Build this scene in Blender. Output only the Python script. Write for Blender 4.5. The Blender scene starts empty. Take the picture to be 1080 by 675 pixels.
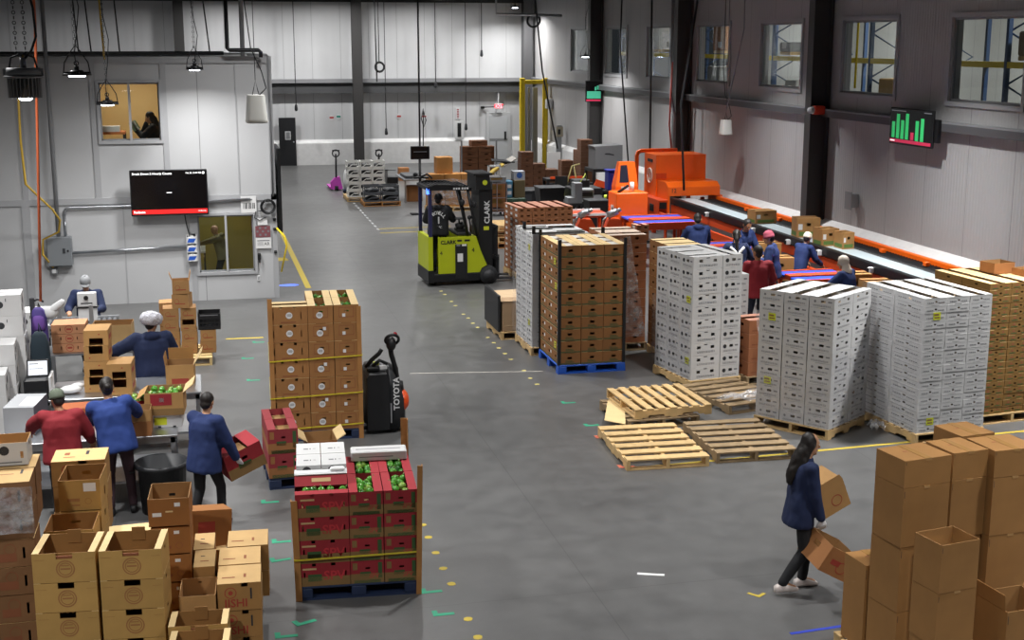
import bpy, math, random
from mathutils import Vector, Matrix, Euler, noise
R = math.radians
random.seed(7)
SC = bpy.context.scene
COL = SC.collection
V = Vector

# ------------------------------------------------------------------ materials
MATS = {}
def mat(name, col, rough=.6, metal=0., var=0., scale=6., rnd=0., bump=0., bscale=40., emit=0., spec=.5, coat=0.):
    if name in MATS: return MATS[name]
    m = bpy.data.materials.new(name); m.use_nodes = True
    nt = m.node_tree; b = nt.nodes['Principled BSDF']
    b.inputs['Base Color'].default_value = (*col, 1)
    b.inputs['Roughness'].default_value = rough
    b.inputs['Metallic'].default_value = metal
    b.inputs['Specular IOR Level'].default_value = spec
    if coat: b.inputs['Coat Weight'].default_value = coat
    tc = nt.nodes.new('ShaderNodeTexCoord')
    if var or rnd:
        hs = nt.nodes.new('ShaderNodeHueSaturation'); hs.inputs['Color'].default_value = (*col, 1)
        ad = nt.nodes.new('ShaderNodeMath'); ad.operation = 'ADD'; ad.inputs[0].default_value = 1.; ad.inputs[1].default_value = 0.
        last = None
        if var:
            n = nt.nodes.new('ShaderNodeTexNoise'); n.inputs['Scale'].default_value = scale; n.inputs['Detail'].default_value = 5
            nt.links.new(tc.outputs['Object'], n.inputs['Vector'])
            mr = nt.nodes.new('ShaderNodeMapRange'); mr.inputs[1].default_value = .3; mr.inputs[2].default_value = .7
            mr.inputs[3].default_value = 1-var; mr.inputs[4].default_value = 1+var
            nt.links.new(n.outputs[0], mr.inputs[0]); last = mr.outputs[0]
            nt.links.new(last, ad.inputs[0])
        if rnd:
            oi = nt.nodes.new('ShaderNodeObjectInfo')
            m2 = nt.nodes.new('ShaderNodeMapRange'); m2.inputs[3].default_value = -rnd; m2.inputs[4].default_value = rnd
            nt.links.new(oi.outputs['Random'], m2.inputs[0]); nt.links.new(m2.outputs[0], ad.inputs[1])
        nt.links.new(ad.outputs[0], hs.inputs['Value'])
        nt.links.new(hs.outputs[0], b.inputs['Base Color'])
    if bump:
        n2 = nt.nodes.new('ShaderNodeTexNoise'); n2.inputs['Scale'].default_value = bscale
        nt.links.new(tc.outputs['Object'], n2.inputs['Vector'])
        bp = nt.nodes.new('ShaderNodeBump'); bp.inputs['Strength'].default_value = bump; bp.inputs['Distance'].default_value = .01
        nt.links.new(n2.outputs[0], bp.inputs['Height']); nt.links.new(bp.outputs[0], b.inputs['Normal'])
    if emit:
        b.inputs['Emission Color'].default_value = (*col, 1); b.inputs['Emission Strength'].default_value = emit
    MATS[name] = m
    return m

def h2(s):  # sRGB hex to linear
    c = [int(s[i:i+2], 16)/255 for i in (0, 2, 4)]
    return tuple(x/12.92 if x <= .04045 else ((x+.055)/1.055)**2.4 for x in c)

def panel_mat(name, col, axis, pitch, rib=.0, seam=.014, dark=.45, rough=.55):
    """wall cladding: vertical panel joints every PITCH metres and fine ribs, along axis 0 (x) or 1 (y)"""
    m = mat(name, col, rough, var=.04, scale=.8)
    nt = m.node_tree; b = nt.nodes['Principled BSDF']
    tc = nt.nodes.new('ShaderNodeTexCoord'); sx = nt.nodes.new('ShaderNodeSeparateXYZ')
    nt.links.new(tc.outputs['Object'], sx.inputs[0])
    d = nt.nodes.new('ShaderNodeMath'); d.operation = 'DIVIDE'; d.inputs[1].default_value = pitch
    nt.links.new(sx.outputs[axis], d.inputs[0])
    f = nt.nodes.new('ShaderNodeMath'); f.operation = 'FRACT'; nt.links.new(d.outputs[0], f.inputs[0])
    l = nt.nodes.new('ShaderNodeMath'); l.operation = 'LESS_THAN'; l.inputs[1].default_value = seam/pitch
    nt.links.new(f.outputs[0], l.inputs[0])
    mx = nt.nodes.new('ShaderNodeMix'); mx.data_type = 'RGBA'
    src = b.inputs['Base Color'].links[0].from_socket
    nt.links.new(l.outputs[0], mx.inputs[0]); nt.links.new(src, mx.inputs[6])
    mx.inputs[7].default_value = (*[c*dark for c in col], 1)
    nt.links.new(mx.outputs[2], b.inputs['Base Color'])
    if rib:
        w = nt.nodes.new('ShaderNodeMath'); w.operation = 'MULTIPLY'; w.inputs[1].default_value = 2*math.pi/rib
        nt.links.new(sx.outputs[axis], w.inputs[0])
        s = nt.nodes.new('ShaderNodeMath'); s.operation = 'SINE'; nt.links.new(w.outputs[0], s.inputs[0])
        bp = nt.nodes.new('ShaderNodeBump'); bp.inputs['Strength'].default_value = .25; bp.inputs['Distance'].default_value = .01
        nt.links.new(s.outputs[0], bp.inputs['Height']); nt.links.new(bp.outputs[0], b.inputs['Normal'])
    return m

def film_mat(name, tint=(.9, .9, .92), opac=.12):
    m = bpy.data.materials.new(name); m.use_nodes = True; nt = m.node_tree
    for n in list(nt.nodes):
        if n.type != 'OUTPUT_MATERIAL': nt.nodes.remove(n)
    out = [n for n in nt.nodes if n.type == 'OUTPUT_MATERIAL'][0]
    t = nt.nodes.new('ShaderNodeBsdfTransparent'); t.inputs[0].default_value = (.96, .96, .97, 1)
    g = nt.nodes.new('ShaderNodeBsdfGlossy'); g.inputs['Roughness'].default_value = .22; g.inputs[0].default_value = (*tint, 1)
    d = nt.nodes.new('ShaderNodeBsdfDiffuse'); d.inputs[0].default_value = (*tint, 1)
    m1 = nt.nodes.new('ShaderNodeMixShader'); m1.inputs[0].default_value = .45
    nt.links.new(g.outputs[0], m1.inputs[1]); nt.links.new(d.outputs[0], m1.inputs[2])
    m2 = nt.nodes.new('ShaderNodeMixShader')
    tc = nt.nodes.new('ShaderNodeTexCoord'); nz = nt.nodes.new('ShaderNodeTexNoise'); nz.inputs['Scale'].default_value = 9
    mr = nt.nodes.new('ShaderNodeMapRange'); mr.inputs[1].default_value = .35; mr.inputs[2].default_value = .75
    mr.inputs[3].default_value = opac*.3; mr.inputs[4].default_value = opac*2.
    nt.links.new(tc.outputs['Object'], nz.inputs['Vector']); nt.links.new(nz.outputs[0], mr.inputs[0]); nt.links.new(mr.outputs[0], m2.inputs[0])
    nt.links.new(t.outputs[0], m2.inputs[1]); nt.links.new(m1.outputs[0], m2.inputs[2])
    bp = nt.nodes.new('ShaderNodeBump'); bp.inputs['Strength'].default_value = .8; bp.inputs['Distance'].default_value = .03
    n2 = nt.nodes.new('ShaderNodeTexNoise'); n2.inputs['Scale'].default_value = 14
    nt.links.new(tc.outputs['Object'], n2.inputs['Vector']); nt.links.new(n2.outputs[0], bp.inputs['Height']); nt.links.new(bp.outputs[0], g.inputs['Normal'])
    nt.links.new(m2.outputs[0], out.inputs[0]); MATS[name] = m
    return m

def glass_mat(name):
    m = bpy.data.materials.new(name); m.use_nodes = True; nt = m.node_tree
    for n in list(nt.nodes):
        if n.type != 'OUTPUT_MATERIAL': nt.nodes.remove(n)
    out = [n for n in nt.nodes if n.type == 'OUTPUT_MATERIAL'][0]
    t = nt.nodes.new('ShaderNodeBsdfTransparent'); t.inputs[0].default_value = (.9, .93, .92, 1)
    g = nt.nodes.new('ShaderNodeBsdfGlossy'); g.inputs['Roughness'].default_value = .02
    lw = nt.nodes.new('ShaderNodeLayerWeight'); lw.inputs[0].default_value = .5
    pw = nt.nodes.new('ShaderNodeMath'); pw.operation = 'POWER'; pw.inputs[1].default_value = 5; nt.links.new(lw.outputs['Facing'], pw.inputs[0])
    fr = nt.nodes.new('ShaderNodeMath'); fr.operation = 'MULTIPLY_ADD'; fr.inputs[1].default_value = .8; fr.inputs[2].default_value = .025; nt.links.new(pw.outputs[0], fr.inputs[0])
    m2 = nt.nodes.new('ShaderNodeMixShader'); nt.links.new(fr.outputs[0], m2.inputs[0])
    nt.links.new(t.outputs[0], m2.inputs[1]); nt.links.new(g.outputs[0], m2.inputs[2]); nt.links.new(m2.outputs[0], out.inputs[0])
    MATS[name] = m
    return m

# ------------------------------------------------------------------ mesh builder
class MB:
    def __init__(s): s.v = []; s.f = []; s.m = []; s.s = []
    def add(s, vs, fs, mi=0, sm=False, M=None):
        b = len(s.v)
        s.v.extend([tuple(M @ V(p)) for p in vs] if M else [tuple(p) for p in vs])
        s.f.extend(tuple(b+i for i in f) for f in fs); s.m.extend([mi]*len(fs)); s.s.extend([sm]*len(fs))
        return s
    def box(s, x0, x1, y0, y1, z0, z1, mi=0, ch=0., M=None):
        if ch <= 0:
            vs = [(x, y, z) for z in (z0, z1) for y in (y0, y1) for x in (x0, x1)]
            return s.add(vs, [(0, 2, 3, 1), (4, 5, 7, 6), (0, 1, 5, 4), (2, 6, 7, 3), (0, 4, 6, 2), (1, 3, 7, 5)], mi, False, M)
        c = ch; rings = []
        for z, i in ((z0, c), (z0+c, 0), (z1-c, 0), (z1, c)):
            rings.append([(x0+i+c, y0+i, z), (x1-i-c, y0+i, z), (x1-i, y0+i+c, z), (x1-i, y1-i-c, z), (x1-i-c, y1-i, z), (x0+i+c, y1-i, z), (x0+i, y1-i-c, z), (x0+i, y0+i+c, z)])
        return s.loft(rings, mi, False, M=M)
    def loft(s, rings, mi=0, sm=True, caps=True, closed=True, M=None):
        n = len(rings[0]); vs = [p for r in rings for p in r]; fs = []
        for k in range(len(rings)-1):
            for i in range(n if closed else n-1):
                j = (i+1) % n; fs.append((k*n+i, k*n+j, (k+1)*n+j, (k+1)*n+i))
        if caps: fs.append(tuple(range(n-1, -1, -1))); fs.append(tuple((len(rings)-1)*n+i for i in range(n)))
        return s.add(vs, fs, mi, sm, M)
    @staticmethod
    def frame(d):
        d = V(d).normalized(); a = V((0, 0, 1)) if abs(d.z) < .9 else V((1, 0, 0))
        u = a.cross(d).normalized(); return u, d.cross(u), d
    def cyl(s, p0, p1, r0, r1=None, n=12, mi=0, sm=True, caps=True, M=None):
        r1 = r0 if r1 is None else r1
        p0, p1 = V(p0), V(p1); u, w, d = s.frame(p1-p0)
        ring = lambda p, r: [p+(u*math.cos(2*math.pi*i/n)+w*math.sin(2*math.pi*i/n))*r for i in range(n)]
        return s.loft([ring(p0, r0), ring(p1, r1)], mi, sm, caps, M=M)
    def tube(s, pts, r, n=6, mi=0, sm=True, M=None):
        pts = [V(p) for p in pts]; rings = []; pu = None
        for i, p in enumerate(pts):
            d = (pts[min(i+1, len(pts)-1)]-pts[max(i-1, 0)])
            u, w, d = s.frame(d)
            if pu is not None:
                u = (pu-d*pu.dot(d))
                u = u.normalized() if u.length > 1e-5 else s.frame(d)[0]
                w = d.cross(u)
            pu = u
            rings.append([p+(u*math.cos(2*math.pi*k/n)+w*math.sin(2*math.pi*k/n))*r for k in range(n)])
        return s.loft(rings, mi, sm, True, M=M)
    def caps(s, p0, p1, r0, r1=None, n=12, mi=0, M=None):
        """tapered capsule with round ends"""
        r1 = r0 if r1 is None else r1
        p0, p1 = V(p0), V(p1); u, w, d = s.frame(p1-p0 if (p1-p0).length > 1e-6 else V((0, 0, 1))); rings = []
        def ring(c, r): rings.append([c+(u*math.cos(2*math.pi*i/n)+w*math.sin(2*math.pi*i/n))*r for i in range(n)])
        for a in (-85, -60, -30, 0): ring(p0+d*r0*math.sin(R(a)), r0*math.cos(R(a)))
        for a in (0, 30, 60, 85): ring(p1+d*r1*math.sin(R(a)), r1*math.cos(R(a)))
        return s.loft(rings, mi, True, True, M=M)
    def ell(s, c, r, n=16, m=10, mi=0, rot=None, M=None):
        c = V(c); rings = []; T = Euler(rot).to_matrix() if rot else None
        for k in range(m+1):
            a = -math.pi/2*.98+math.pi*.98*k/m; ring = []
            for i in range(n):
                b = 2*math.pi*i/n
                p = V((r[0]*math.cos(a)*math.cos(b), r[1]*math.cos(a)*math.sin(b), r[2]*math.sin(a)))
                ring.append(c+(T @ p if T else p))
            rings.append(ring)
        return s.loft(rings, mi, True, True, M=M)
    def prism(s, poly, a, lo, hi, mi=0, sm=False, M=None):
        """polygon given in the two axes other than A, extruded along axis A"""
        def P(p, t): q = list(p); q.insert(a, t); return tuple(q)
        return s.loft([[P(p, lo) for p in poly], [P(p, hi) for p in poly]], mi, sm, True, M=M)
    def torus(s, c, Rr, r, axis=(0, 0, 1), n=20, m=8, mi=0, arc=2*math.pi, M=None):
        c = V(c); u, w, d = s.frame(axis); pts = []
        full = arc > 6.28
        for i in range(n+1):
            a = arc*i/n; pts.append(c+(u*math.cos(a)+w*math.sin(a))*Rr)
        return s.tube(pts, r, m, mi, True, M=M)
    def quad(s, o, U, W, mi=0, M=None):
        o, U, W = V(o), V(U), V(W)
        return s.add([o, o+U, o+U+W, o+W], [(0, 1, 2, 3)], mi, False, M)
    def panel(s, o, U, W, holes=(), mi=0, M=None):
        """rectangle o+u*U+v*W with rectangular holes (u0,u1,v0,v1) in fractions"""
        o, U, W = V(o), V(U), V(W)
        us = sorted({0., 1., *[h[i] for h in holes for i in (0, 1)]}); vs = sorted({0., 1., *[h[i] for h in holes for i in (2, 3)]})
        for i in range(len(us)-1):
            for j in range(len(vs)-1):
                cu, cv = (us[i]+us[i+1])/2, (vs[j]+vs[j+1])/2
                if any(h[0] < cu < h[1] and h[2] < cv < h[3] for h in holes): continue
                s.add([o+U*us[i]+W*vs[j], o+U*us[i+1]+W*vs[j], o+U*us[i+1]+W*vs[j+1], o+U*us[i]+W*vs[j+1]], [(0, 1, 2, 3)], mi, False, M)
        return s
    def text(s, txt, o, U, N, size, mi=0, align='CENTER', ext=0.001, M=None, bold=0.):
        vs, fs = text_geo(txt, align, bold)
        o, U, N = V(o), V(U).normalized(), V(N).normalized(); W = N.cross(U)
        return s.add([o+U*(x*size)+W*(y*size)+N*ext for x, y in vs], fs, mi, False, M)
    def mesh(s, name, mats):
        me = bpy.data.meshes.new(name); me.from_pydata([tuple(p) for p in s.v], [], s.f)
        for m in mats: me.materials.append(m)
        me.polygons.foreach_set('material_index', s.m); me.polygons.foreach_set('use_smooth', s.s); me.update()
        return me
    def build(s, name, mats, parent=None, loc=None, rz=0., rot=None):
        if not isinstance(mats, (list, tuple)): mats = [mats]
        return link(name, s.mesh(name, mats), parent, loc, rz, rot)

def baked(ob):
    """the object's mesh with its modifiers applied, worked out in a scratch scene"""
    sc = bpy.data.scenes.get('scratch') or bpy.data.scenes.new('scratch')
    sc.collection.objects.link(ob); vl = sc.view_layers[0]; vl.update()
    me = bpy.data.meshes.new_from_object(ob.evaluated_get(vl.depsgraph)); sc.collection.objects.unlink(ob)
    return me
_TX = {}
def text_geo(txt, align, bold=0.):
    k = (txt, align, bold)
    if k not in _TX:
        cu = bpy.data.curves.new('lettering', 'FONT'); cu.body = txt; cu.align_x = align; cu.align_y = 'CENTER'; cu.size = 1.; cu.resolution_u = 2
        cu.offset = bold
        ob = bpy.data.objects.new('lettering', cu); me = baked(ob)
        _TX[k] = ([(v.co.x, v.co.y) for v in me.vertices], [tuple(p.vertices) for p in me.polygons])
        bpy.data.objects.remove(ob); bpy.data.curves.remove(cu); bpy.data.meshes.remove(me)
    return _TX[k]

def link(name, data, parent=None, loc=None, rz=0., rot=None):
    o = bpy.data.objects.new(name, data); COL.objects.link(o)
    if parent: o.parent = parent
    if loc is not None: o.location = loc
    if rot is not None: o.rotation_euler = rot
    elif rz: o.rotation_euler = (0, 0, rz)
    return o
def tag(o, label=None, cat=None, group=None, kind=None):
    if label: o['label'] = label
    if cat: o['category'] = cat
    if group: o['group'] = group
    if kind: o['kind'] = kind
    return o
def thing(name, label, cat, loc=(0, 0, 0), rz=0., group=None):
    return tag(link(name, None, None, loc, rz), label, cat, group)
def struct(o): o['kind'] = 'structure'; return o

class Proto:
    """one finished thing as mesh data, placed again and again by linking copies of its object and its parts"""
    def __init__(s, me, parts=()): s.me = me; s.parts = parts      # parts: (name, mesh, loc, label, [sub parts])
    def put(s, name, label, cat, loc, rz=0., group=None, rot=None, extra=()):
        o = tag(link(name, s.me, None, loc, rz, rot), label, cat, group)
        for n, me, l, lab, sub in list(s.parts)+list(extra):
            p = link(n, me, o, l)
            if lab: p['label'] = lab
            for n2, me2, l2, lab2 in sub:
                q = link(n2, me2, p, l2)
                if lab2: q['label'] = lab2
        return o

ORD = ['', 'top', 'second', 'third', 'fourth', 'fifth', 'sixth', 'seventh', 'eighth', 'ninth', 'tenth', 'eleventh', 'twelfth', 'thirteenth', 'fourteenth', 'fifteenth', 'sixteenth', 'seventeenth', 'eighteenth', 'nineteenth', 'twentieth', 'twenty-first']
def nth(i): return 'top' if i == 1 else ORD[i]+' from top'

# ------------------------------------------------------------------ colours
card = lambda n, c, **k: mat(n, h2(c), .8, var=.07, scale=5, rnd=.07, **k)
KRAFT = card('kraft_card', 'a9814f'); KRAFT_IN = card('kraft_inside', '9a7448'); KRAFT_D = card('brown_card', '97653a')
KRAFT_P = card('pale_card', 'c3a06c'); CREAM = card('cream_card', 'dcc08c'); REDBR = card('red_brown_card', '99613f')
WHITE = mat('white_card', h2('c4c4c4'), .6, var=.03, scale=4, rnd=.03); WHITE_IN = card('white_carton_inside', '8e7a60')
REDC = card('red_print_card', '98262f'); GREENP = mat('green_print', h2('39562f'), .8); OLIVE = card('olive_card', '86683e')
INK = mat('black_ink', h2('2b2c30'), .7); GREYINK = mat('grey_ink', h2('77787c'), .7); REDINK = mat('red_ink', h2('9c3a2c'), .7); BROWNINK = mat('brown_ink', h2('8a5234'), .8)
PAPER = mat('paper_label', h2('dedede'), .6); YSTICK = mat('yellow_sticker', h2('c8d02a'), .6); CONT_W = mat('white_produce', h2('cfcac4'), .6, var=.2, scale=30)
WOOD = mat('pallet_pine', h2('c9a976'), .75, var=.14, scale=7, rnd=.1); WOOD_G = mat('weathered_pine', h2('8d7758'), .8, var=.18, scale=7, rnd=.1); WOOD_Y = mat('corner_board_wood', h2('a97742'), .75, var=.1)
BLUE_PAINT = mat('blue_paint', h2('1f55b8'), .5, var=.08); NAVY_PAINT = mat('navy_paint', h2('22304f'), .6, var=.1)
BLACK = mat('black_plastic', h2('17181b'), .5); BLACKM = mat('black_metal', h2('1c1d20'), .45, .3); DARKG = mat('dark_grey_metal', h2('3a3b3e'), .5, .3)
STEEL = mat('stainless_steel', h2('b4b7bc'), .3, .9, var=.05); GREYM = mat('grey_metal', h2('8b8d90'), .5, .2); GREYP = mat('grey_plastic', h2('7f8184'), .5); WPLAS = mat('white_plastic', h2('d9dadb'), .45)
YELLOW = mat('yellow_paint', h2('f0d01c'), .5); ORANGE = mat('orange_paint', h2('fb6a12'), .38, var=.02); ORANGE_D = mat('orange_red_paint', h2('d2491a'), .45)
BELT = mat('pale_belt', h2('bccad0'), .35); BLUEBELT = mat('blue_belt', h2('2c50d0'), .45); RUBBER = mat('rubber', h2('222326'), .8)
LIME = mat('lime_paint', h2('a9b413'), .4, var=.03); GREENT = mat('green_tape', h2('2f9c78'), .6); ORANGET = mat('orange_tape', h2('d8745a'), .6); YTAPE = mat('yellow_tape', h2('b8a236'), .6)
BLUET = mat('blue_tape', h2('2b3fae'), .6); STRAP = mat('yellow_strap', h2('cfbd2e'), .5); FILM = film_mat('stretch_film', opac=.13); FILM_D = film_mat('dense_stretch_film', opac=.4); GLASS = glass_mat('window_glass')
SCREEN = mat('dark_screen', h2('06070a'), .15); LAMPGLOW = mat('lamp_glow', (.86, .93, 1.), .5, emit=14.)
def glow(n, c, e): return mat(n, h2(c), .4, emit=e)
# ------------------------------------------------------------------ the building
XR, YB, ZC = 14.3, 57.5, 7.6
YO, XO, ZO = 27.4, 1.47, 4.9            # office block: front wall, right corner, top
def floor_mat():
    m = mat('polished_concrete', h2('7b7b7d'), .32, spec=.45)
    nt = m.node_tree; b = nt.nodes['Principled BSDF']; tc = nt.nodes.new('ShaderNodeTexCoord')
    n1 = nt.nodes.new('ShaderNodeTexNoise'); n1.inputs['Scale'].default_value = .35; n1.inputs['Detail'].default_value = 6
    n2 = nt.nodes.new('ShaderNodeTexNoise'); n2.inputs['Scale'].default_value = 3.; n2.inputs['Detail'].default_value = 8; n2.inputs['Roughness'].default_value = .7
    for n in (n1, n2): nt.links.new(tc.outputs['Object'], n.inputs['Vector'])
    ad = nt.nodes.new('ShaderNodeMath'); ad.operation = 'ADD'; nt.links.new(n1.outputs[0], ad.inputs[0]); nt.links.new(n2.outputs[0], ad.inputs[1])
    cr = nt.nodes.new('ShaderNodeValToRGB'); cr.color_ramp.elements[0].position = .7/2; cr.color_ramp.elements[1].position = 1.3/2
    cr.color_ramp.elements[0].color = (*h2('515151'), 1); cr.color_ramp.elements[1].color = (*h2('666666'), 1)
    h = nt.nodes.new('ShaderNodeMath'); h.operation = 'MULTIPLY'; h.inputs[1].default_value = .5
    nt.links.new(ad.outputs[0], h.inputs[0]); nt.links.new(h.outputs[0], cr.inputs[0])
    # saw-cut joints every 4.6 m
    sx = nt.nodes.new('ShaderNodeSeparateXYZ'); nt.links.new(tc.outputs['Object'], sx.inputs[0]); prev = None
    for ax, off in ((0, 1.1), (1, 2.3)):
        a = nt.nodes.new('ShaderNodeMath'); a.operation = 'ADD'; a.inputs[1].default_value = off+46; nt.links.new(sx.outputs[ax], a.inputs[0])
        d = nt.nodes.new('ShaderNodeMath'); d.operation = 'DIVIDE'; d.inputs[1].default_value = 4.6; nt.links.new(a.outputs[0], d.inputs[0])
        f = nt.nodes.new('ShaderNodeMath'); f.operation = 'FRACT'; nt.links.new(d.outputs[0], f.inputs[0])
        l = nt.nodes.new('ShaderNodeMath'); l.operation = 'LESS_THAN'; l.inputs[1].default_value = .002; nt.links.new(f.outputs[0], l.inputs[0])
        if prev is None: prev = l
        else:
            mxx = nt.nodes.new('ShaderNodeMath'); mxx.operation = 'MAXIMUM'; nt.links.new(prev.outputs[0], mxx.inputs[0]); nt.links.new(l.outputs[0], mxx.inputs[1]); prev = mxx
    mx = nt.nodes.new('ShaderNodeMix'); mx.data_type = 'RGBA'; nt.links.new(prev.outputs[0], mx.inputs[0]); nt.links.new(cr.outputs[0], mx.inputs[6]); mx.inputs[7].default_value = (*h2('4c4c4c'), 1)
    nt.links.new(mx.outputs[2], b.inputs['Base Color'])
    mr = nt.nodes.new('ShaderNodeMapRange'); mr.inputs[3].default_value = .22; mr.inputs[4].default_value = .48
    nt.links.new(n2.outputs[0], mr.inputs[0]); nt.links.new(mr.outputs[0], b.inputs['Roughness'])
    return m
FLOORM = floor_mat()
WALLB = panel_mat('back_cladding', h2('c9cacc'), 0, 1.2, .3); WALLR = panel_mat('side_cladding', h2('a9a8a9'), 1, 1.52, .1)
WALLO = panel_mat('office_panel', h2('b9babc'), 0, 30.); TRIMG = mat('grey_trim', h2('a7a8ab'), .5); BEAMG = mat('girt_grey', h2('505053'), .55)
COLD = mat('dark_column_paint', h2('3b3a3a'), .5); KERBM = mat('white_kerb', h2('e4e4e4'), .5, var=.05); ROOFM = mat('roof_deck', h2('55565a'), .7)
struct(MB().box(-9.5, 26., -2., 58., -.2, 0).build('floor', FLOORM))
struct(MB().box(-9.5, 26., -2., 58., ZC, ZC+.2).build('ceiling', ROOFM))
struct(MB().box(-9.5, XR, YB, YB+.2, 0, ZC).build('wall_back', WALLB))
struct(MB().box(-9.7, -9.5, -2, 58, 0, ZC).build('wall_left', WALLB))
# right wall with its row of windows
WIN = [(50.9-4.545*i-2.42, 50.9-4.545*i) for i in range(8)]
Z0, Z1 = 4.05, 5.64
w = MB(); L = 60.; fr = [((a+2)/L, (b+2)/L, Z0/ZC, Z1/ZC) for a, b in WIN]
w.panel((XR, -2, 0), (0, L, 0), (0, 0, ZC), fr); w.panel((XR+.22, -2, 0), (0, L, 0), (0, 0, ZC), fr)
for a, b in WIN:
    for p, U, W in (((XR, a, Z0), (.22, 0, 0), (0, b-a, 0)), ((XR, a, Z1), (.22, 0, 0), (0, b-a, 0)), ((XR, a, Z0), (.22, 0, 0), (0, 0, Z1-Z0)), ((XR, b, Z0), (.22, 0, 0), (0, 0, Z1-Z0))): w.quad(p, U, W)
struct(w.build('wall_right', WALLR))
for i, (a, b) in enumerate(WIN[:7]):
    f = MB(); t = .09
    for y0, y1, z0, z1 in ((a-t, b+t, Z1, Z1+t), (a-t, b+t, Z0-t, Z0), (a-t, a, Z0, Z1), (b, b+t, Z0, Z1)): f.box(XR-.04, XR-.002, y0, y1, z0, z1)
    for y0, y1, z0, z1 in ((a, b, Z1-.05, Z1), (a, b, Z0, Z0+.05), (a, a+.05, Z0, Z1), (b-.05, b, Z0, Z1)): f.box(XR+.02, XR+.08, y0, y1, z0, z1, 1)
    wo = struct(f.build('window_%d' % (i+1), [TRIMG, GREYM]))
    MB().box(XR+.045, XR+.053, a+.05, b-.05, Z0+.05, Z1-.05).build('pane', GLASS, wo)
# girts, kerbs, eave, columns
struct(MB().box(XR-.2, XR-.003, 2, YB-.01, 3.47, 3.62, 0).box(XR-.2, XR-.003, 2, YB-.01, 3.62, 3.655, 1).build('trim_1', [BEAMG, GREYM]))  # lighter grey strip on top paints the lit flange
struct(MB().box(-9.4, 14.05, YB-.3, YB-.003, 3.02, 3.46, 0).box(-9.4, 14.05, YB-.42, YB-.003, 3.46, 3.62, 1).build('trim_2', [mat('girt_dark', h2('4c4d4f'), .6), mat('girt_lit_top', h2('8a8b8e'), .6)]))  # top flange coloured lighter than the face, as if lit
kb = [(XR-.003, 0), (XR-.003, 1.1), (XR-.16, 1.0), (XR-.2, .95), (XR-.2, 0)]
struct(MB().prism(kb, 1, 2, YB-.21, 0).build('baseboard_right', KERBM))
struct(MB().prism([(YB-.003, 0), (YB-.003, 1.06), (YB-.16, .97), (YB-.2, .92), (YB-.2, 0)], 0, -9.4, 12.2).prism([(YB-.003, 0), (YB-.003, 1.06), (YB-.16, .97), (YB-.2, .92), (YB-.2, 0)], 0, 13.45, 14.1).build('baseboard_back', KERBM))
def ibeam(m, x, y, w, d, z0, z1, along='y', mi=0):
    t = .04
    if along == 'y':
        m.box(x-w/2, x+w/2, y-d/2, y-d/2+t, z0, z1, mi); m.box(x-w/2, x+w/2, y+d/2-t, y+d/2, z0, z1, mi); m.box(x-t/2, x+t/2, y-d/2+t, y+d/2-t, z0, z1, mi)
    else:
        m.box(x-w/2, x-w/2+t, y-d/2, y+d/2, z0, z1, mi); m.box(x+w/2-t, x+w/2, y-d/2, y+d/2, z0, z1, mi); m.box(x-w/2+t, x+w/2-t, y-t/2, y+t/2, z0, z1, mi)
    return m
n = 3
for x in (-.6, 6.62):
    struct(ibeam(MB(), x, YB-.65, .4, .44, 0, ZC-.01, 'y').build('trim_%d' % n, COLD)); n += 1
struct(ibeam(MB(), 13.96, YB-.7, .38, .5, 0, ZC-.01, 'y').build('trim_%d' % n, mat('corner_column', h2('58585a'), .5))); n += 1
for y in (46.8, 37.8, 28.8):
    m = ibeam(MB(), 14.04, y, .48, .3, 0, ZC-.01, 'x'); m.box(13.7, 14.28, y-.25, y+.25, 0, .03)
    struct(m.build('trim_%d' % n, COLD)); n += 1
# eave truss beam in front of the back wall, and the rafters it carries
m = MB().box(-9.4, 14.2, YB-.62, YB-.42, 6.78, 7.45)
for i in range(16): m.box(-9+i*1.5, -8.94+i*1.5, YB-.66, YB-.4, 6.78, 7.45)
struct(m.build('trim_%d' % n, mat('eave_beam', h2('2b2c2e'), .6))); n += 1
# ------------------------------------------------------------------ office block
UW = (-1.87, -.73, 3.27, 4.40); LW = (-.11, 1.0, .58, 1.74); XL = -9.4
m = MB(); W_, H_ = XO-XL, ZO
hol = [((a-XL)/W_, (b-XL)/W_, c/H_, d/H_) for a, b, c, d in (UW, LW)]
m.panel((XL, YO, 0), (W_, 0, 0), (0, 0, H_), hol); m.panel((XL, YO+.12, 0), (W_, 0, 0), (0, 0, H_), hol)
for a, b, c, d in (UW, LW):
    for p, U, W in (((a, YO, c), (b-a, 0, 0), (0, .12, 0)), ((a, YO, d), (b-a, 0, 0), (0, .12, 0)), ((a, YO, c), (0, 0, d-c), (0, .12, 0)), ((b, YO, c), (0, 0, d-c), (0, .12, 0))): m.quad(p, U, W)
m.box(XO-.12, XO, YO+.12, 36, 0, ZO); m.box(XL, XO-.12, 35.9, 36, 0, ZO); m.box(XL, XO-.12, YO+.12, 35.9, ZO-.1, ZO)
struct(m.build('wall_front_office', WALLO))
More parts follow.
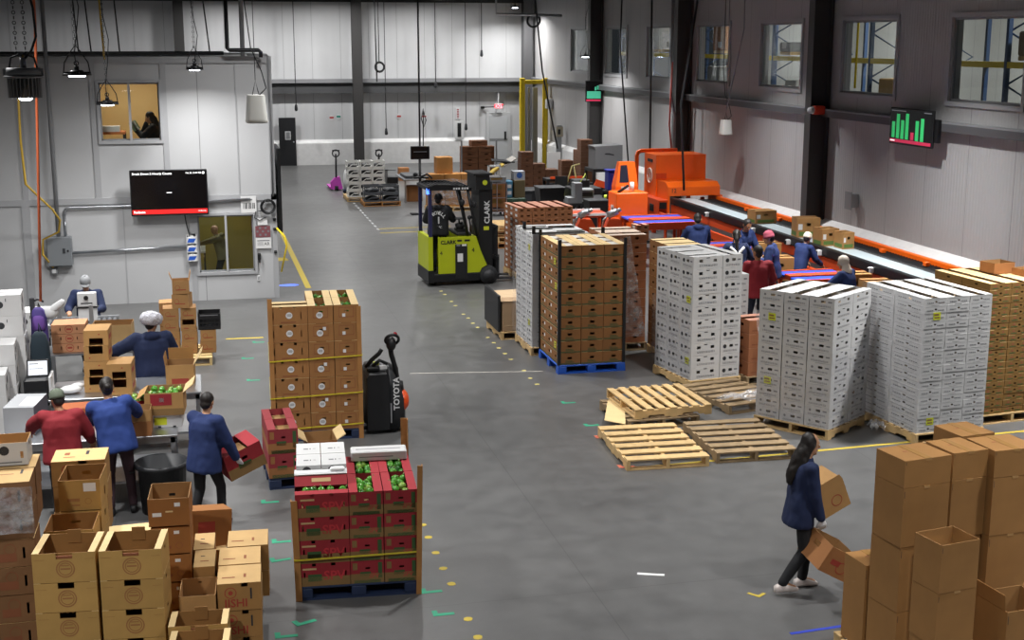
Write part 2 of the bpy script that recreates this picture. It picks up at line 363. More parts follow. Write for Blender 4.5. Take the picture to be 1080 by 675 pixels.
# battens, head and mid trims on the office front
m = MB()
def bat(x0, x1, z0, z1, t=.025): m.box(x0, x1, YO-t, YO-.002, z0, z1)
for x in (-3.35, -1.98, -.64, .75): bat(x-.055 if x != .75 else x-.01, x+.055 if x != .75 else x+.01, 2.15, ZO-.13, .02)
bat(XL, XO, ZO-.13, ZO, .04); bat(XL, XO, 2.03, 2.15, .03); bat(XO-.1, XO, 0, ZO-.13, .03)
bat(-3.45, -3.3, 0, 2.03, .03); bat(-.26, -.16, 0, 2.03, .02); bat(-1.55, -1.53, 0, 2.03, .012)
for a, b, c, d in (UW, LW):
    for x0, x1, z0, z1 in ((a-.05, b+.05, d, d+.05), (a-.05, b+.05, c-.06, c), (a-.05, a, c, d), (b, b+.05, c, d), ((a+b)/2-.022, (a+b)/2+.022, c, d)): m.box(x0, x1, YO-.04, YO-.002, z0, z1)
struct(m.build('trim_%d' % n, TRIMG)); n += 1
for i, (a, b, c, d) in enumerate((UW, LW)):
    f = MB(); mid = (a+b)/2
    for x0, x1, z0, z1 in ((a, b, d-.035, d), (a, b, c, c+.035), (a, a+.03, c, d), (b-.03, b, c, d), (mid-.02, mid+.02, c, d)): f.box(x0, x1, YO+.03, YO+.07, z0, z1)
    wo = struct(f.build('window_%d' % (8+i), GREYM)); MB().box(a+.03, b-.03, YO+.045, YO+.053, c+.035, d-.035).build('pane', GLASS, wo)
# rooms behind the two office windows
CR = mat('cream_room_paint', h2('e2c48e'), .8); OL = mat('olive_room_paint', h2('b0a25c'), .8)
def room(x0, x1, z0, z1, dep, m_, nm):
    y0 = YO+.14; t = .04
    m = MB().box(x0, x1, y0+dep, y0+dep+t, z0, z1).box(x0-t, x0, y0, y0+dep+t, z0, z1).box(x1, x1+t, y0, y0+dep+t, z0, z1).box(x0-t, x1+t, y0, y0+dep+t, z0-t, z0).box(x0-t, x1+t, y0, y0+dep+t, z1, z1+t)
    struct(m.build(nm, m_))
room(-2.6, .1, 2.45, 4.75, 2.2, CR, 'wall_upper_room'); room(-1.0, XO-.13, .02, 2.3, 2.4, OL, 'wall_lower_room')
# pipes and conduits on the office
def pipe(nm, pts, r, m_, lab, cat='pipe', grp=None):
    return tag(MB().tube(pts, r, 8).build(nm, m_), lab, cat, grp)
def arc(c, r, a0, a1, u, w, k=6): c, u, w = V(c), V(u), V(w); return [c+u*(r*math.cos(R(a0+(a1-a0)*i/k)))+w*(r*math.sin(R(a0+(a1-a0)*i/k))) for i in range(k+1)]
pipe('ceiling_mounted_pipe', [(-9, YO-.07, ZO+.06), (.55, YO-.07, ZO+.06)], .04, BLACKM, 'black horizontal pipe running along the top edge of the grey office block')
pipe('ceiling_mounted_pipe', [(.62, YO-.3, 7.5), (.62, YO-.3, 5.05), (.66, YO-.3, 5.02), (1.22, YO-.3, 5.02), (1.26, YO-.3, 4.98), (1.26, YO-.3, ZO-.02)], .04, BLACKM, 'black stepped pipe dropping from the ceiling onto the office top right corner')
pipe('ceiling_mounted_pipe', [(.92, YO-.1, 7.5), (.92, YO-.1, ZO+.0)], .045, GREYM, 'grey vertical pipe dropping onto the office block behind the pendant speaker')
pipe('ceiling_mounted_pipe', [(1.0, YO-.05, ZO+.03), (1.38, YO-.05, ZO+.03), (1.41, YO-.05, ZO), (1.41, YO-.05, 2.1)], .022, GREYM, 'thin grey conduit bending over the office top right edge')
pipe('ceiling_mounted_pipe', [(-2.79, YO-.1, 7.5), (-2.79, YO-.1, 1.43)], .04, GREYM, 'grey vertical conduit descending the office wall to the grey electrical box')
pipe('ceiling_mounted_pipe', [(-2.66, YO-.06, 1.43), (-2.66, YO-.06, 1.86)]+arc((-2.54, YO-.06, 1.86), .12, 180, 90, (1, 0, 0), (0, 0, 1))+[(-1.2, YO-.06, 1.99), (.95, YO-.06, 2.06)], .028, STEEL, 'steel conduit rising from the electrical box and running behind the large television')
pipe('ceiling_mounted_pipe', [(-2.6, YO-.06, 1.08), (-.32, YO-.06, 1.14)], .028, STEEL, 'straight steel conduit from the electrical box to the leaflet rack')
t = tag(MB().box(-3.02, -2.55, YO-.2, YO-.004, .84, 1.42, 0, .012).box(-2.72, -2.67, YO-.215, YO-.2, 1.1, 1.2, 1).build('electrical_box', [mat('switchgear_grey', h2('787c80'), .5), DARKG]), 'grey electrical switch box fixed on the office wall', 'electrical box')
MB().box(-3.0, -2.57, YO-.208, YO-.198, .86, 1.4).build('door', MATS['switchgear_grey'], t)
MB().cyl((-2.62, YO-.22, 1.15), (-2.62, YO-.2, 1.15), .02).build('handle', BLACKM, t)
tag(MB().box(-2.98, -2.85, YO-.12, YO-.004, .68, .8, 0, .01).box(-2.95, -2.88, YO-.125, YO-.12, .7, .78, 1).build('outlet', [GREYM, WPLAS]), 'small outlet box below the electrical switch box', 'outlet')
tag(MB().box(1.03, 1.09, YO-.02, YO-.004, .36, .48, 0, .005).box(1.05, 1.07, YO-.024, YO-.02, .39, .45, 1).build('light_switch', [WPLAS, GREYM]), 'white wall switch under the notices right of the lower office window', 'switch')
# the big television on the office wall
def screen_quad(mb, o, U, N, u0, u1, v0, v1, mi, W=1.): pass
TVX0, TVX1, TVZ0, TVZ1 = -1.37, .12, 1.80, 2.71
tv = thing('television', 'large black wall television with red bottom banner on the office wall', 'television', (0, 0, 0))
MB().box(TVX0, TVX1, YO-.3, YO-.25, TVZ0, TVZ1, 0, .012).build('casing', BLACK, tv)
b = MB(); yf = YO-.3015
b.box(TVX0+.02, TVX1-.02, yf-.001, yf, TVZ0+.03, TVZ1-.02, 0)
b.box(TVX0+.025, TVX1-.025, yf-.003, yf-.001, TVZ0+.04, TVZ0+.125, 1)
b.text('Break Down 2 Hourly Counts', (TVX0+.05, yf-.003, TVZ1-.075), (1, 0, 0), (0, -1, 0), .062, 2, 'LEFT', bold=.02)
b.text('Feb 28, 12:00 PM', (TVX1-.12, yf-.003, TVZ1-.07), (1, 0, 0), (0, -1, 0), .042, 2, 'RIGHT', bold=.02)
b.torus((TVX1-.075, yf-.003, TVZ1-.07), .02, .006, (0, 1, 0), 12, 5, 2)
b.box((TVX0+TVX1)/2-.05, (TVX0+TVX1)/2+.05, yf-.003, yf-.001, 2.25, 2.265, 2)
b.text('Redzone', (TVX0+.05, yf-.004, TVZ0+.08), (1, 0, 0), (0, -1, 0), .062, 2, 'LEFT', bold=.03)
b.text('redzone', (TVX1-.05, yf-.004, TVZ0+.085), (1, 0, 0), (0, -1, 0), .045, 2, 'RIGHT')
b.build('screen', [SCREEN, glow('screen_red', 'e02020', .9), glow('screen_white', 'f0f0f0', 1.)], tv)
MB().box(-.95, -.3, YO-.25, YO-.2, 2.0, 2.45).box(-.8, -.74, YO-.2, YO-.004, 2.05, 2.4).box(-.5, -.44, YO-.2, YO-.004, 2.05, 2.4).build('wall_bracket', BLACKM, tv)
pipe('hanging_cable', [(-.35, YO-.26, 1.8), (-.33, YO-.1, 1.6), (-.3, YO-.06, 1.45), (-.27, YO-.05, 1.32)], .012, BLACK, 'black cable hanging from the television to the leaflet rack', 'cable')
# leaflet rack
rk = thing('leaflet_rack', 'wall rack of blue and white glove boxes left of the lower office window', 'rack', (0, 0, 0))
MB().box(-.345, -.14, YO-.02, YO-.004, .84, 1.38).box(-.345, -.335, YO-.14, YO-.02, .84, 1.38).box(-.15, -.14, YO-.14, YO-.02, .84, 1.38).box(-.345, -.14, YO-.14, YO-.02, .84, .85).box(-.345, -.14, YO-.14, YO-.02, 1.02, 1.03).box(-.345, -.14, YO-.14, YO-.02, 1.2, 1.21).build('rack_frame', WPLAS, rk)
for z, nm in ((.852, 'lowest'), (1.032, 'middle'), (1.212, 'top')):
    tag(MB().box(-.33, -.155, YO-.135, YO-.025, z, z+.125, 0, .004).prism([(-.33, z+.01), (-.2, z+.01), (-.155, z+.09), (-.3, z+.09)], 1, YO-.1365, YO-.135, 1).ell((-.24, YO-.08, z+.13), (.05, .03, .02), 8, 6, 0).build('glove_box', [WPLAS, BLUE_PAINT]), nm+' blue and white glove box in the wall rack beside the lower window', 'glove box')
# notices
def notice(nm, x0, x1, z0, z1, lab, draw=None, m_=None):
    o = MB().box(x0, x1, YO-.044, YO-.041, z0, z1)
    if draw: draw(o)
    return tag(o.build(nm, m_ or [PAPER, INK, mat('dull_red_photo', h2('7e4a50'), .6), GREYINK]), lab, 'notice')
y_ = YO-.0445
def d1(o):
    for i in range(9): o.box(.80+i*.027, .80+i*.027+.008+.007*(i % 3), y_-.001, y_, 1.86, 1.98, 1)
    o.box(.84, .99, y_-.001, y_, 2.03, 2.06, 3)
notice('notice_sign', .76, 1.07, 1.78, 2.12, 'white barcode sign above the lower office window', d1)
def d2(o):
    for i in range(14): o.box(1.05+(i % 5)*.055, 1.05+(i % 5)*.055+.04, y_-.001, y_, 1.3+(i//5)*.07, 1.34+(i//5)*.07, 3 if i % 2 else 0)
notice('notice_sign', 1.03, 1.33, 1.27, 1.5, 'dull red photo notice right of the lower office window', d2, [MATS['dull_red_photo'], INK, PAPER, GREYINK])
def d3(o):
    o.box(1.06, 1.31, y_-.001, y_, 1.19, 1.21, 3); o.text('AR', (1.25, y_, 1.13), (1, 0, 0), (0, -1, 0), .09, 1)
    for i in range(4): o.box(1.06, 1.18, y_-.001, y_, 1.1+i*.02, 1.106+i*.02, 3)
notice('notice_sign', 1.03, 1.34, 1.04, 1.26, 'white printed notice below the dull red photo notice', d3)
notice('notice_sign', 1.08, 1.28, 1.52, 1.66, 'plain white sheet above the dull red photo notice')
o = MB()
for k, rr in enumerate((.125, .135, .145, .15, .12)): o.torus((1.3, YO-.07-.022*(k % 3), 1.9), rr, .012, (0, 1, .1*(k-2)), 28, 6)
o.tube([(1.2, YO-.06, 1.82), (1.05, YO-.06, 1.8), (1.02, YO-.06, 1.68), (1.12, YO-.06, 1.62), (1.25, YO-.06, 1.68)], .009, 6)
tag(o.build('hanging_cable_coil', BLACK), 'coiled black cable hung on the office wall right corner', 'cable')
tag(MB().box(1.06, 1.12, YO-.07, YO-.004, .8, .94, 0, .01).caps((1.09, YO-.09, .92), (1.09, YO-.09, .76), .022, .015).build('door_buzzer', BLACK), 'black handset hook below the notices on the office corner', 'handset')
for z, nm in ((1.6, 'upper'), (1.4, 'lower'), (.93, 'lowest')):
    tag(MB().box(1.39, 1.45, YO-.07, YO-.032, z, z+.06, 0, .008).cyl((1.42, YO-.085, z+.03), (1.42, YO-.07, z+.03), .015, n=8).build('latch', BLACKM), nm+' small black latch on the office corner trim', 'latch')
tag(MB().tube([(1.46, YO-.05, 1.45), (1.6, YO-.2, 1.3), (1.64, YO-.2, 1.1), (1.52, YO-.1, .55)], .018).build('hanging_hose', YELLOW), 'yellow cord looping off the office right corner', 'cord')
# dark door and the monitor hung on the side of the office block
d = struct(MB().box(3.3, 4.0, YB-.26, YB-.201, 0, 2.02).build('door_1', mat('dark_door', h2('202124'), .5)))
MB().box(3.55, 3.78, YB-.27, YB-.261, 1.1, 1.45).box(3.58, 3.75, YB-.275, YB-.27, 1.13, 1.42, 1).build('door_window', [WPLAS, GREYP], d)
MB().cyl((3.9, YB-.3, 1.0), (3.9, YB-.26, 1.0), .03).build('handle', STEEL, d)
tv2 = thing('mounted_monitor', 'black monitor seen edge on beside the office block', 'monitor')
MB().box(1.6, 1.68, 29.0, 30.3, 1.1, 2.95, 0, .015).build('casing', BLACK, tv2)
MB().box(1.48, 1.6, 29.5, 29.8, 1.8, 2.1).build('wall_bracket', DARKG, tv2)
# back wall door under the exit sign
d = struct(MB().box(12.3, 13.35, YB-.1, YB-.003, 0, 2.12).build('door_2', mat('pale_door_frame', h2('c6c8ca'), .5)))
MB().box(12.42, 13.23, YB-.14, YB-.101, .02, 2.0).box(12.42, 13.23, YB-.15, YB-.14, .9, 1.0, 1).build('door_panel', [mat('pale_door', h2('c0c3c6'), .5), GREYM], d)
MB().box(13.08, 13.16, YB-.19, YB-.14, .95, 1.3).build('handle', BLACKM, d)
ex = thing('exit_sign', 'lit red exit sign above the pale back wall door', 'sign')
MB().box(12.62, 12.98, YB-.3, YB-.22, 2.3, 2.52, 0, .01).box(12.78, 12.82, YB-.26, YB-.003, 2.52, 3.1).build('housing', WPLAS, ex)
MB().box(12.64, 12.96, YB-.305, YB-.3, 2.32, 2.5, 0).text('EXIT', (12.8, YB-.306, 2.41), (1, 0, 0), (0, -1, 0), .2, 1, bold=.02).build('sign_face', [glow('exit_pink', 'ffb0b8', 1.2), glow('exit_red', 'ff2030', 1.5)], ex)
tag(MB().box(12.05, 12.2, YB-.16, YB-.003, 2.3, 2.4, 0, .01).cyl((12.2, YB-.08, 2.36), (12.62, YB-.26, 2.38), .025, n=6).build('emergency_lamp', BLACKM), 'small black emergency lamp arm beside the exit sign', 'lamp')
for x, z, c, lab in ((5.55, 1.98, 'b04a4a', 'small red and white round sign left of the back wall column'), (5.85, 2.02, '2f8a7a', 'small green sign left of the back wall column'), (8.45, 2.0, 'b04a4a', 'small red and white round sign between the column and the hanging cable'), (9.55, 1.98, 'b04a4a', 'small red and white round sign left of the extinguisher sign')):
    tag(MB().cyl((x, YB-.02, z), (x, YB-.003, z), .11, n=16, sm=False).box(x-.09, x+.09, YB-.025, YB-.02, z-.03, z+.05, 1).build('wall_sign', [WPLAS, mat('sign_'+c, h2(c), .6)]), lab, 'sign')
o = MB().box(10.95, 11.12, YB-.03, YB-.003, 1.85, 2.35, 0)
for i in range(6): o.box(10.99, 11.08, YB-.035, YB-.03, 1.9+i*.07, 1.94+i*.07, 1)
tag(o.build('wall_sign', [WPLAS, REDC]), 'tall white sign with red lettering above the fire extinguisher cabinet', 'sign')
fx = tag(MB().box(10.85, 11.25, YB-.25, YB-.21, 1.0, 1.8, 0, .01).build('extinguisher_cabinet', WPLAS), 'white extinguisher cabinet on the back wall', 'cabinet')
MB().box(10.97, 11.13, YB-.262, YB-.25, 1.1, 1.7).build('door_window', BLACK, fx)
# yellow guard frame in the back right corner
g = thing('guard_frame', 'tall yellow guard frame around the grey posts in the far corner', 'guard frame', (0, 0, 0))
for x in (13.08, 14.06): MB().box(x-.1, x+.1, 53.9, 54.1, .02, 3.7, 0, .02).box(x-.16, x+.16, 53.84, 54.16, 0, .02).build('post', YELLOW, g)
MB().box(13.18, 13.96, 53.92, 54.08, 3.45, 3.62, 0, .02).build('top_rail', YELLOW, g)
MB().box(13.16, 13.3, 54.4, 54.6, 0, 3.3).box(13.44, 13.52, 54.45, 54.55, 0, 3.3).box(13.64, 13.84, 54.4, 54.6, 0, 3.3).build('inner_post', GREYM, g)
tag(MB().box(14.0, 14.26, 53.55, 53.8, 2.45, 2.85, 0, .03).build('mounted_junction_box', WPLAS), 'white box on the right post of the yellow guard frame', 'box')
tag(MB().box(14.0, 14.14, 49.0, 49.14, 0, 1.0, 0, .01).build('bollard', YELLOW), 'short yellow bollard right of the yellow guard frame', 'bollard')
tag(MB().box(13.9, 14.1, 51.5, 51.65, 0, 1.9, 0, .01).box(13.86, 14.14, 51.46, 51.5, 1.45, 1.85, 1).box(13.93, 14.03, 51.44, 51.46, 1.55, 1.75, 2).build('control_post', [GREYM, mat('beige_panel', h2('a39a86'), .6), BLACK]), 'grey control post with beige panel right of the yellow guard frame', 'control post')
# ------------------------------------------------------------------ floor markings
def dots(pts, line, m_, r=.045):
    for i, (x, y) in enumerate(pts):
        a = random.uniform(0, 1)
        o = MB().loft([[(r*math.cos(2*math.pi*k/9+a)*(1+.15*math.sin(3*k)), r*math.sin(2*math.pi*k/9+a), z) for k in range(9)] for z in (.0005, .003)], 0, False).build('floor_tape', m_, None, (x, y, 0))
        tag(o, '%s floor dot, %s of the line %s' % (line[0], 'nearest camera' if i == 0 else ORD[i+1]+' from camera', line[1]), 'floor mark', line[0]+' floor dots '+line[1])
dots([(2.21, 10.77), (2.2, 11.16), (2.2, 11.99), (2.19, 12.39), (2.19, 12.82), (2.19, 13.27), (2.19, 13.65), (2.19, 14.04)], ('yellow', 'beside the red crates'), YTAPE)
dots([(4.91, 19.27), (4.9, 19.66), (4.92, 20.16), (4.89, 20.97), (4.89, 21.39), (4.88, 21.83), (4.88, 22.25), (4.87, 22.68), (4.86, 23.55), (4.85, 23.94), (4.86, 24.43), (4.84, 24.81), (4.85, 25.68), (4.85, 26.13), (4.86, 26.93), (4.85, 27.3)], ('pale yellow', 'toward the forklift'), mat('pale_yellow_tape', h2('c9bd74'), .6), .04)
def lpiece(x, y, rz, m_, lab, a=.2, b=.12, t=.05):
    tag(MB().box(0, a, 0, t, .0005, .003).box(0, t, t, b, .0005, .003).build('floor_tape', m_, None, (x, y, 0), rz), lab, 'floor mark')
for x, y, rz, lab in ((.55, 13.47, 0, 'green tape mark left of the red crates, halfway along'), (.52, 12.94, .2, 'green tape mark left of the red crates, near their front corner'), (.66, 11.36, .4, 'L shaped green tape mark in front of the red crates'), (.45, 11.15, 0, 'green tape hook in front of the red crates, nearest camera'), (1.9, 11.29, 0, 'green tape bar right of the red crates among the yellow dots'), (1.88, 11.82, 0, 'small green tape mark at the red pallet right corner'), (.5, 14.75, 0, 'green tape mark left of the red crates, by their back'), (.55, 20.5, 0, 'green tape mark on the aisle beside the strapped brown pallet'), (.52, 22.0, 0, 'green tape mark on the aisle near the small pallet of cartons'), (.75, 23.2, 0, 'farthest green tape mark on the aisle near the yellow line'), (5.0, 18.1, 0, 'green tape mark in front of the blue pallet'), (5.0, 16.9, 0, 'green tape mark left of the empty pallets')): lpiece(x, y, rz, GREENT, lab)
lpiece(4.98, 16.33, 0, ORANGET, 'orange tape mark left of the empty pallets'); lpiece(4.9, 15.05, 0, ORANGET, 'orange tape mark at the empty pallet front corner'); lpiece(5.0, 11.0, .6, YTAPE, 'yellow V shaped tape mark behind the walking woman', .12, .14, .035)
def tape(x0, y0, x1, y1, wd, m_, lab):
    p, q = V((x0, y0, 0)), V((x1, y1, 0)); d = (q-p).normalized(); s_ = V((-d.y, d.x, 0))*wd/2
    tag(MB().loft([[p-s_+V((0, 0, z)), q-s_+V((0, 0, z)), q+s_+V((0, 0, z)), p+s_+V((0, 0, z))] for z in (.0005, .003)], 0, False).build('floor_tape', m_), lab, 'floor line')
tape(2.14, 28.3, 2.1, 37.6, .12, YTAPE, 'yellow floor line running back beside the office block')
tape(.3, 23.62, .95, 23.6, .08, YTAPE, 'short yellow floor line by the small pallet of cartons')
tape(5.0, 15.0, 12.5, 15.42, .06, YTAPE, 'long yellow floor line passing under the white carton pallets')
tape(4.75, 36.25, 6.9, 36.4, .09, YTAPE, 'nearer of two yellow cross lines left of the forklift'); tape(4.8, 37.1, 6.9, 37.2, .09, YTAPE, 'farther of two yellow cross lines left of the forklift')
tape(1.55, 32.3, 1.95, 32.35, .5, YTAPE, 'yellow floor patch beside the office block corner')
tape(4.95, 10.2, 5.6, 10.25, .04, BLUET, 'blue tape line on the floor at the tall cartons')
tape(3.1, 20.4, 5.2, 20.05, .03, mat('scuffed_white', h2('b0aca4'), .6), 'scuffed white line leading to the blue pallet')
tape(4.05, 11.82, 4.3, 11.72, .05, PAPER, 'scrap of white paper lying on the open floor')
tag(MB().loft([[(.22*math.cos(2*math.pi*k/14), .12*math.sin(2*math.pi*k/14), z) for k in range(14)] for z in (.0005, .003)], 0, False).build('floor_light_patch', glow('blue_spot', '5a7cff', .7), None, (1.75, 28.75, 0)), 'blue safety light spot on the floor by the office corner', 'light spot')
for i in range(12): tape(4.79+.004*i, 36.9+i*.62, 4.79+.004*i, 37.2+i*.62, .06, mat('white_tape', h2('b9bbbd'), .6), '%s of the white floor dashes left of the forklift' % ('nearest' if i == 0 else ORD[i+1]+' nearest'))
# ------------------------------------------------------------------ the store room beyond the right hand windows
struct(MB().box(24.5, 24.7, 14, 58, 0, ZC).build('wall_store', panel_mat('store_cladding', h2('b2b2b2'), 1, 1.4)))
for ri, (X, zb) in enumerate(((18., 4.66), (19.5, 4.62))):
    rk = thing('pallet_rack', ('near' if ri == 0 else 'far')+' blue and yellow pallet rack seen through the right wall windows', 'pallet rack', (X, 0, 0))
    ys = [24.2+i*3.2 for i in range(11)]
    for y in ys:
        m = MB().box(-.05, .05, y-.05, y+.05, 0, 7.0)
        m.build('upright', mat('rack_blue', h2('34507c'), .5), rk)
        if ri == 0:
            b = MB(); z = 3.0
            while z < 6.4: b.tube([(0, y, z), (1.1, y, z+.6), (0, y, z+1.2)], .025, 4); z += 1.2
            b.build('brace', MATS['rack_blue'], rk)
    for z in (3.1, zb): MB().box(-.04, .04, ys[0], ys[-1], z-.07, z+.07).build('beam', YELLOW, rk)
for i, (y, z, sx, sy, sz, m_, lab) in enumerate(((25.0, 4.76, .9, 1.0, .75, GREYP, 'grey wrapped load on the rack behind the nearest window'), (26.3, 4.76, .9, .9, .55, WHITE_IN, 'brown wrapped load on the rack behind the nearest window'), (31.4, 3.2, .9, 1.0, .8, KRAFT, 'brown cartons low on the rack behind the second window'), (32.7, 3.2, .9, .8, .9, KRAFT_P, 'pale cartons low on the rack behind the second window'), (37.2, 3.2, .9, 1.0, .85, KRAFT, 'brown cartons low on the rack behind the third window'), (38.7, 3.2, .9, .8, .7, WHITE, 'white cartons low on the rack behind the third window'), (39.2, 4.76, .9, .8, .3, GREYP, 'grey load on the rack behind the third window'), (44.6, 4.76, .9, 1.1, .9, KRAFT_D, 'brown load on the rack behind the fourth window'), (45.0, 3.2, .9, 1.2, 1.0, GREYP, 'grey load low on the rack behind the fourth window'), (50.0, 4.76, .9, 1.2, .7, FILM_D, 'film wrapped load on the rack behind the fifth window'), (51.6, 4.76, .9, .8, .9, WHITE, 'white load on the rack behind the fifth window'))):
    tag(MB().box(0, sx, 0, sy, 0, sz, 0, .03).box(.02, sx-.02, .02, sy-.02, -.1, 0, 1).box(-.006, 0, .3, .6, .1, .3, 2).build('wrapped_load', [m_, WOOD, PAPER], None, (18.1, y, z+.1)), lab, 'wrapped load')
tag(MB().tube([(16.6, 31.9, 7.5), (16.6, 31.95, 4.0)], .03).build('ceiling_mounted_pipe', YELLOW), 'yellow vertical gas pipe behind the third window', 'pipe')
for y in (26, 34, 43, 52):
    l = bpy.data.lights.new('store_lamp', 'AREA'); l.shape = 'DISK'; l.size = .6; l.energy = 330; l.color = (1, .99, .96)
    o = link('store_lamp', l, None, (20.8, y, 7.3))
# ------------------------------------------------------------------ right wall screens
t = thing('mounted_television', 'wall television with green bar chart on the right wall', 'television', (13.98, 24.45, 3.49))
MB().box(.0, .05, -.84, .84, -.37, .37, 0, .012).build('casing', BLACK, t)
MB().box(.05, .12, -.95, .3, -.25, .2).box(.12, .318, -.3, .2, -.1, .1).build('wall_bracket', BLACK, t)
b = MB(); b.box(-.003, -.0005, -.82, .82, -.35, .35, 0)
def uy(u): return .82-1.64*u
bars = [(.1, .28, .66, 1), (.2, .13, .88, 1), (.31, .26, .74, 1), (.42, .13, .9, 1), (.55, .11, .3, 2), (.64, .14, .76, 1), (.76, .13, .85, 1)]
for u, z0, z1, mi in ((.05, .16, .62, 1), (.16, .15, .85, 1), (.27, .14, .68, 1), (.38, .14, .88, 1), (.51, .14, .36, 2), (.62, .13, .7, 1), (.74, .13, .78, 1)):
    b.box(-.006, -.003, uy(u+.075), uy(u), -.35+.7*z0, -.35+.7*z1, mi)
b.box(-.006, -.003, -.8, .8, -.33, -.265, 2)
b.box(-.005, -.003, .2, .78, .3, .32, 4).box(-.005, -.003, -.78, -.5, .3, .32, 4).box(-.008, -.006, .6, .78, -.31, -.285, 3)
b.build('screen', [SCREEN, glow('bar_green', '2fae62', .7), glow('bar_red', 'b02848', .7), glow('screen_white', 'f0f0f0', 1.), glow('screen_grey', '6a6c70', .5)], t)
t = thing('mounted_television', 'small wall screen with green block on the far right column', 'television', (13.92, 46.55, 3.42), R(-12))
MB().box(-.3, .3, 0, .06, -.38, .38, 0, .01).build('casing', BLACK, t)
MB().box(-.05, .3, .06, .2, -.1, .1).build('wall_bracket', BLACK, t)
b = MB(); b.box(-.28, .28, -.003, -.0005, -.36, .36, 0).box(-.24, .26, -.006, -.003, -.26, .0, 1).box(-.26, .26, -.006, -.003, -.35, -.29, 2)
b.box(.04, .1, -.006, -.003, .03, .16, 1); b.box(.12, .18, -.006, -.003, .06, .2, 1)
b.build('screen', [SCREEN, glow('block_green', '3c9c7c', .6), glow('bar_red', 'b02848', .7)], t)
tag(MB().box(13.84, 14.1, 28.5, 28.75, 3.53, 3.73, 0, .02).cyl((13.72, 28.6, 3.63), (13.84, 28.6, 3.63), .06, .09, 12, 1).build('wall_mounted_alarm', [mat('alarm_red', h2('c8381c'), .5), WPLAS]), 'orange alarm horn on the nearest right column', 'alarm')
tag(MB().box(14.08, 14.1, 27.0, 27.3, 1.5, 1.9).box(14.1, 14.297, 27.05, 27.25, 1.55, 1.85, 0, .01).build('wall_outlet', GREYM), 'grey outlet box low on the right wall past the column', 'outlet')
# ------------------------------------------------------------------ hanging lamps
def lamp_light(x, y, z, energy, size=.32, spread=R(150)):
    l = bpy.data.lights.new('lamp_light', 'AREA'); l.shape = 'DISK'; l.size = size; l.energy = energy; l.color = (1., .99, .972); l.spread = spread
    return link('lamp_light', l, None, (x, y, z))
def ufo(x, y, z, r, lab, e=120, top=7.6, chain=True):
    t = thing('pendant_high_bay_lamp', lab, 'lamp', (x, y, z))
    h = MB().cyl((0, 0, .0), (0, 0, .03), r, r*.98, 24).cyl((0, 0, .03), (0, 0, .075), r*.62, r*.4, 20).cyl((0, 0, .075), (0, 0, .13), .035, .03, 12)
    for k in range(20):
        a = 2*math.pi*k/20; h.box(r*.45, r*.95, -.004, .004, .03, .05, M=Matrix.Rotation(a, 4, 'Z'))
    h.build('lamp_housing', BLACKM, t)
    MB().cyl((0, 0, -.018), (0, 0, -.001), r*.55, r*.6, 20).build('lamp_lens', LAMPGLOW, t)
    MB().tube([(-r*.9, 0, .04), (-r*.8, 0, .18), (-r*.3, 0, .34), (0, 0, .42), (r*.3, 0, .34), (r*.8, 0, .18), (r*.9, 0, .04)], .009, 6).torus((0, 0, .17), .03, .008, (0, 1, 0), 12, 5).build('hanger', BLACK, t)
    c = MB(); zz = .42; k = 0
    while zz < top-z:
        c.torus((0, 0, zz), .018, .004, (1, 0, 0) if k % 2 else (0, 1, 0), 8, 4); zz += .045; k += 1
        if k > 60: c.tube([(0, 0, zz), (0, 0, top-z)], .006, 5); break
    c.build('chain', DARKG, t)
    pts = [(.03+.05*math.sin(i*1.7+x), .02, .3+i*(top-z-.3)/8) for i in range(9)]
    MB().tube([(0, 0, .13)]+pts, .008, 5).build('power_cord', BLACK, t)
    lamp_light(x, y, z-.03, e)
    return t
ufo(-1.64, 20, 4.72, .2, 'black round high bay lamp hanging left over the sorting tables', 110)
ufo(-1.5, 24, 4.13, .19, 'lowest black round high bay lamp hanging before the upper office window', 80)
ufo(-.02, 26, 4.67, .16, 'small black round high bay lamp hanging right of the upper office window', 80)
ufo(13.0, 44.5, 4.66, .2, 'black high bay lamp hanging before the far right column', 80)
ufo(16.6, 43.2, 4.3, .2, 'black high bay lamp seen through a right wall window', 90)
ufo(13.1, 55.4, 6.55, .2, 'high bay lamp glowing high in the far right corner', 170, 7.6)
# the big finned lamp at the far left
t = thing('pendant_high_bay_lamp', 'big grey finned high bay lamp hanging at the upper left', 'lamp', (-1.53, 13, 4.69))
m = MB().cyl((0, 0, .18), (0, 0, .2), .175, .175, 24).cyl((0, 0, .2), (0, 0, .27), .165, .15, 24).cyl((0, 0, .27), (0, 0, .36), .03, .025, 10).box(-.175, .175, -.03, .03, .195, .265)
for k in range(26): m.box(.08, .148, -.004, .004, 0, .18, M=Matrix.Rotation(2*math.pi*k/26, 4, 'Z'))
m.cyl((0, 0, .0), (0, 0, .18), .1, .1, 20)
m.build('heat_sink', mat('lamp_grey', h2('86878a'), .5, .3), t)
MB().ell((0, 0, .0), (.065, .065, .03), 16, 8).build('lamp_lens', LAMPGLOW, t)
MB().tube([(-.12, 0, .27), (-.1, 0, .36), (0, 0, .4), (.1, 0, .36), (.12, 0, .27)], .01).build('hanger', DARKG, t)
for sx in (-.05, .03):
    c = MB()
    for k in range(60): c.torus((sx, 0, .4+k*.045), .015, .004, (1, 0, 0) if k % 2 else (0, 1, 0), 8, 4)
    c.build('chain', DARKG, t)
MB().tube([(.0, 0, .33), (.08, 0, .42), (.13, 0, .55), (.12, 0, .8), (.06, 0, 1.1), (.05, 0, 1.4), (.05, 0, 2.8)], .012).build('power_cord', BLACK, t)
lamp_light(-1.53, 13, 4.64, 90)
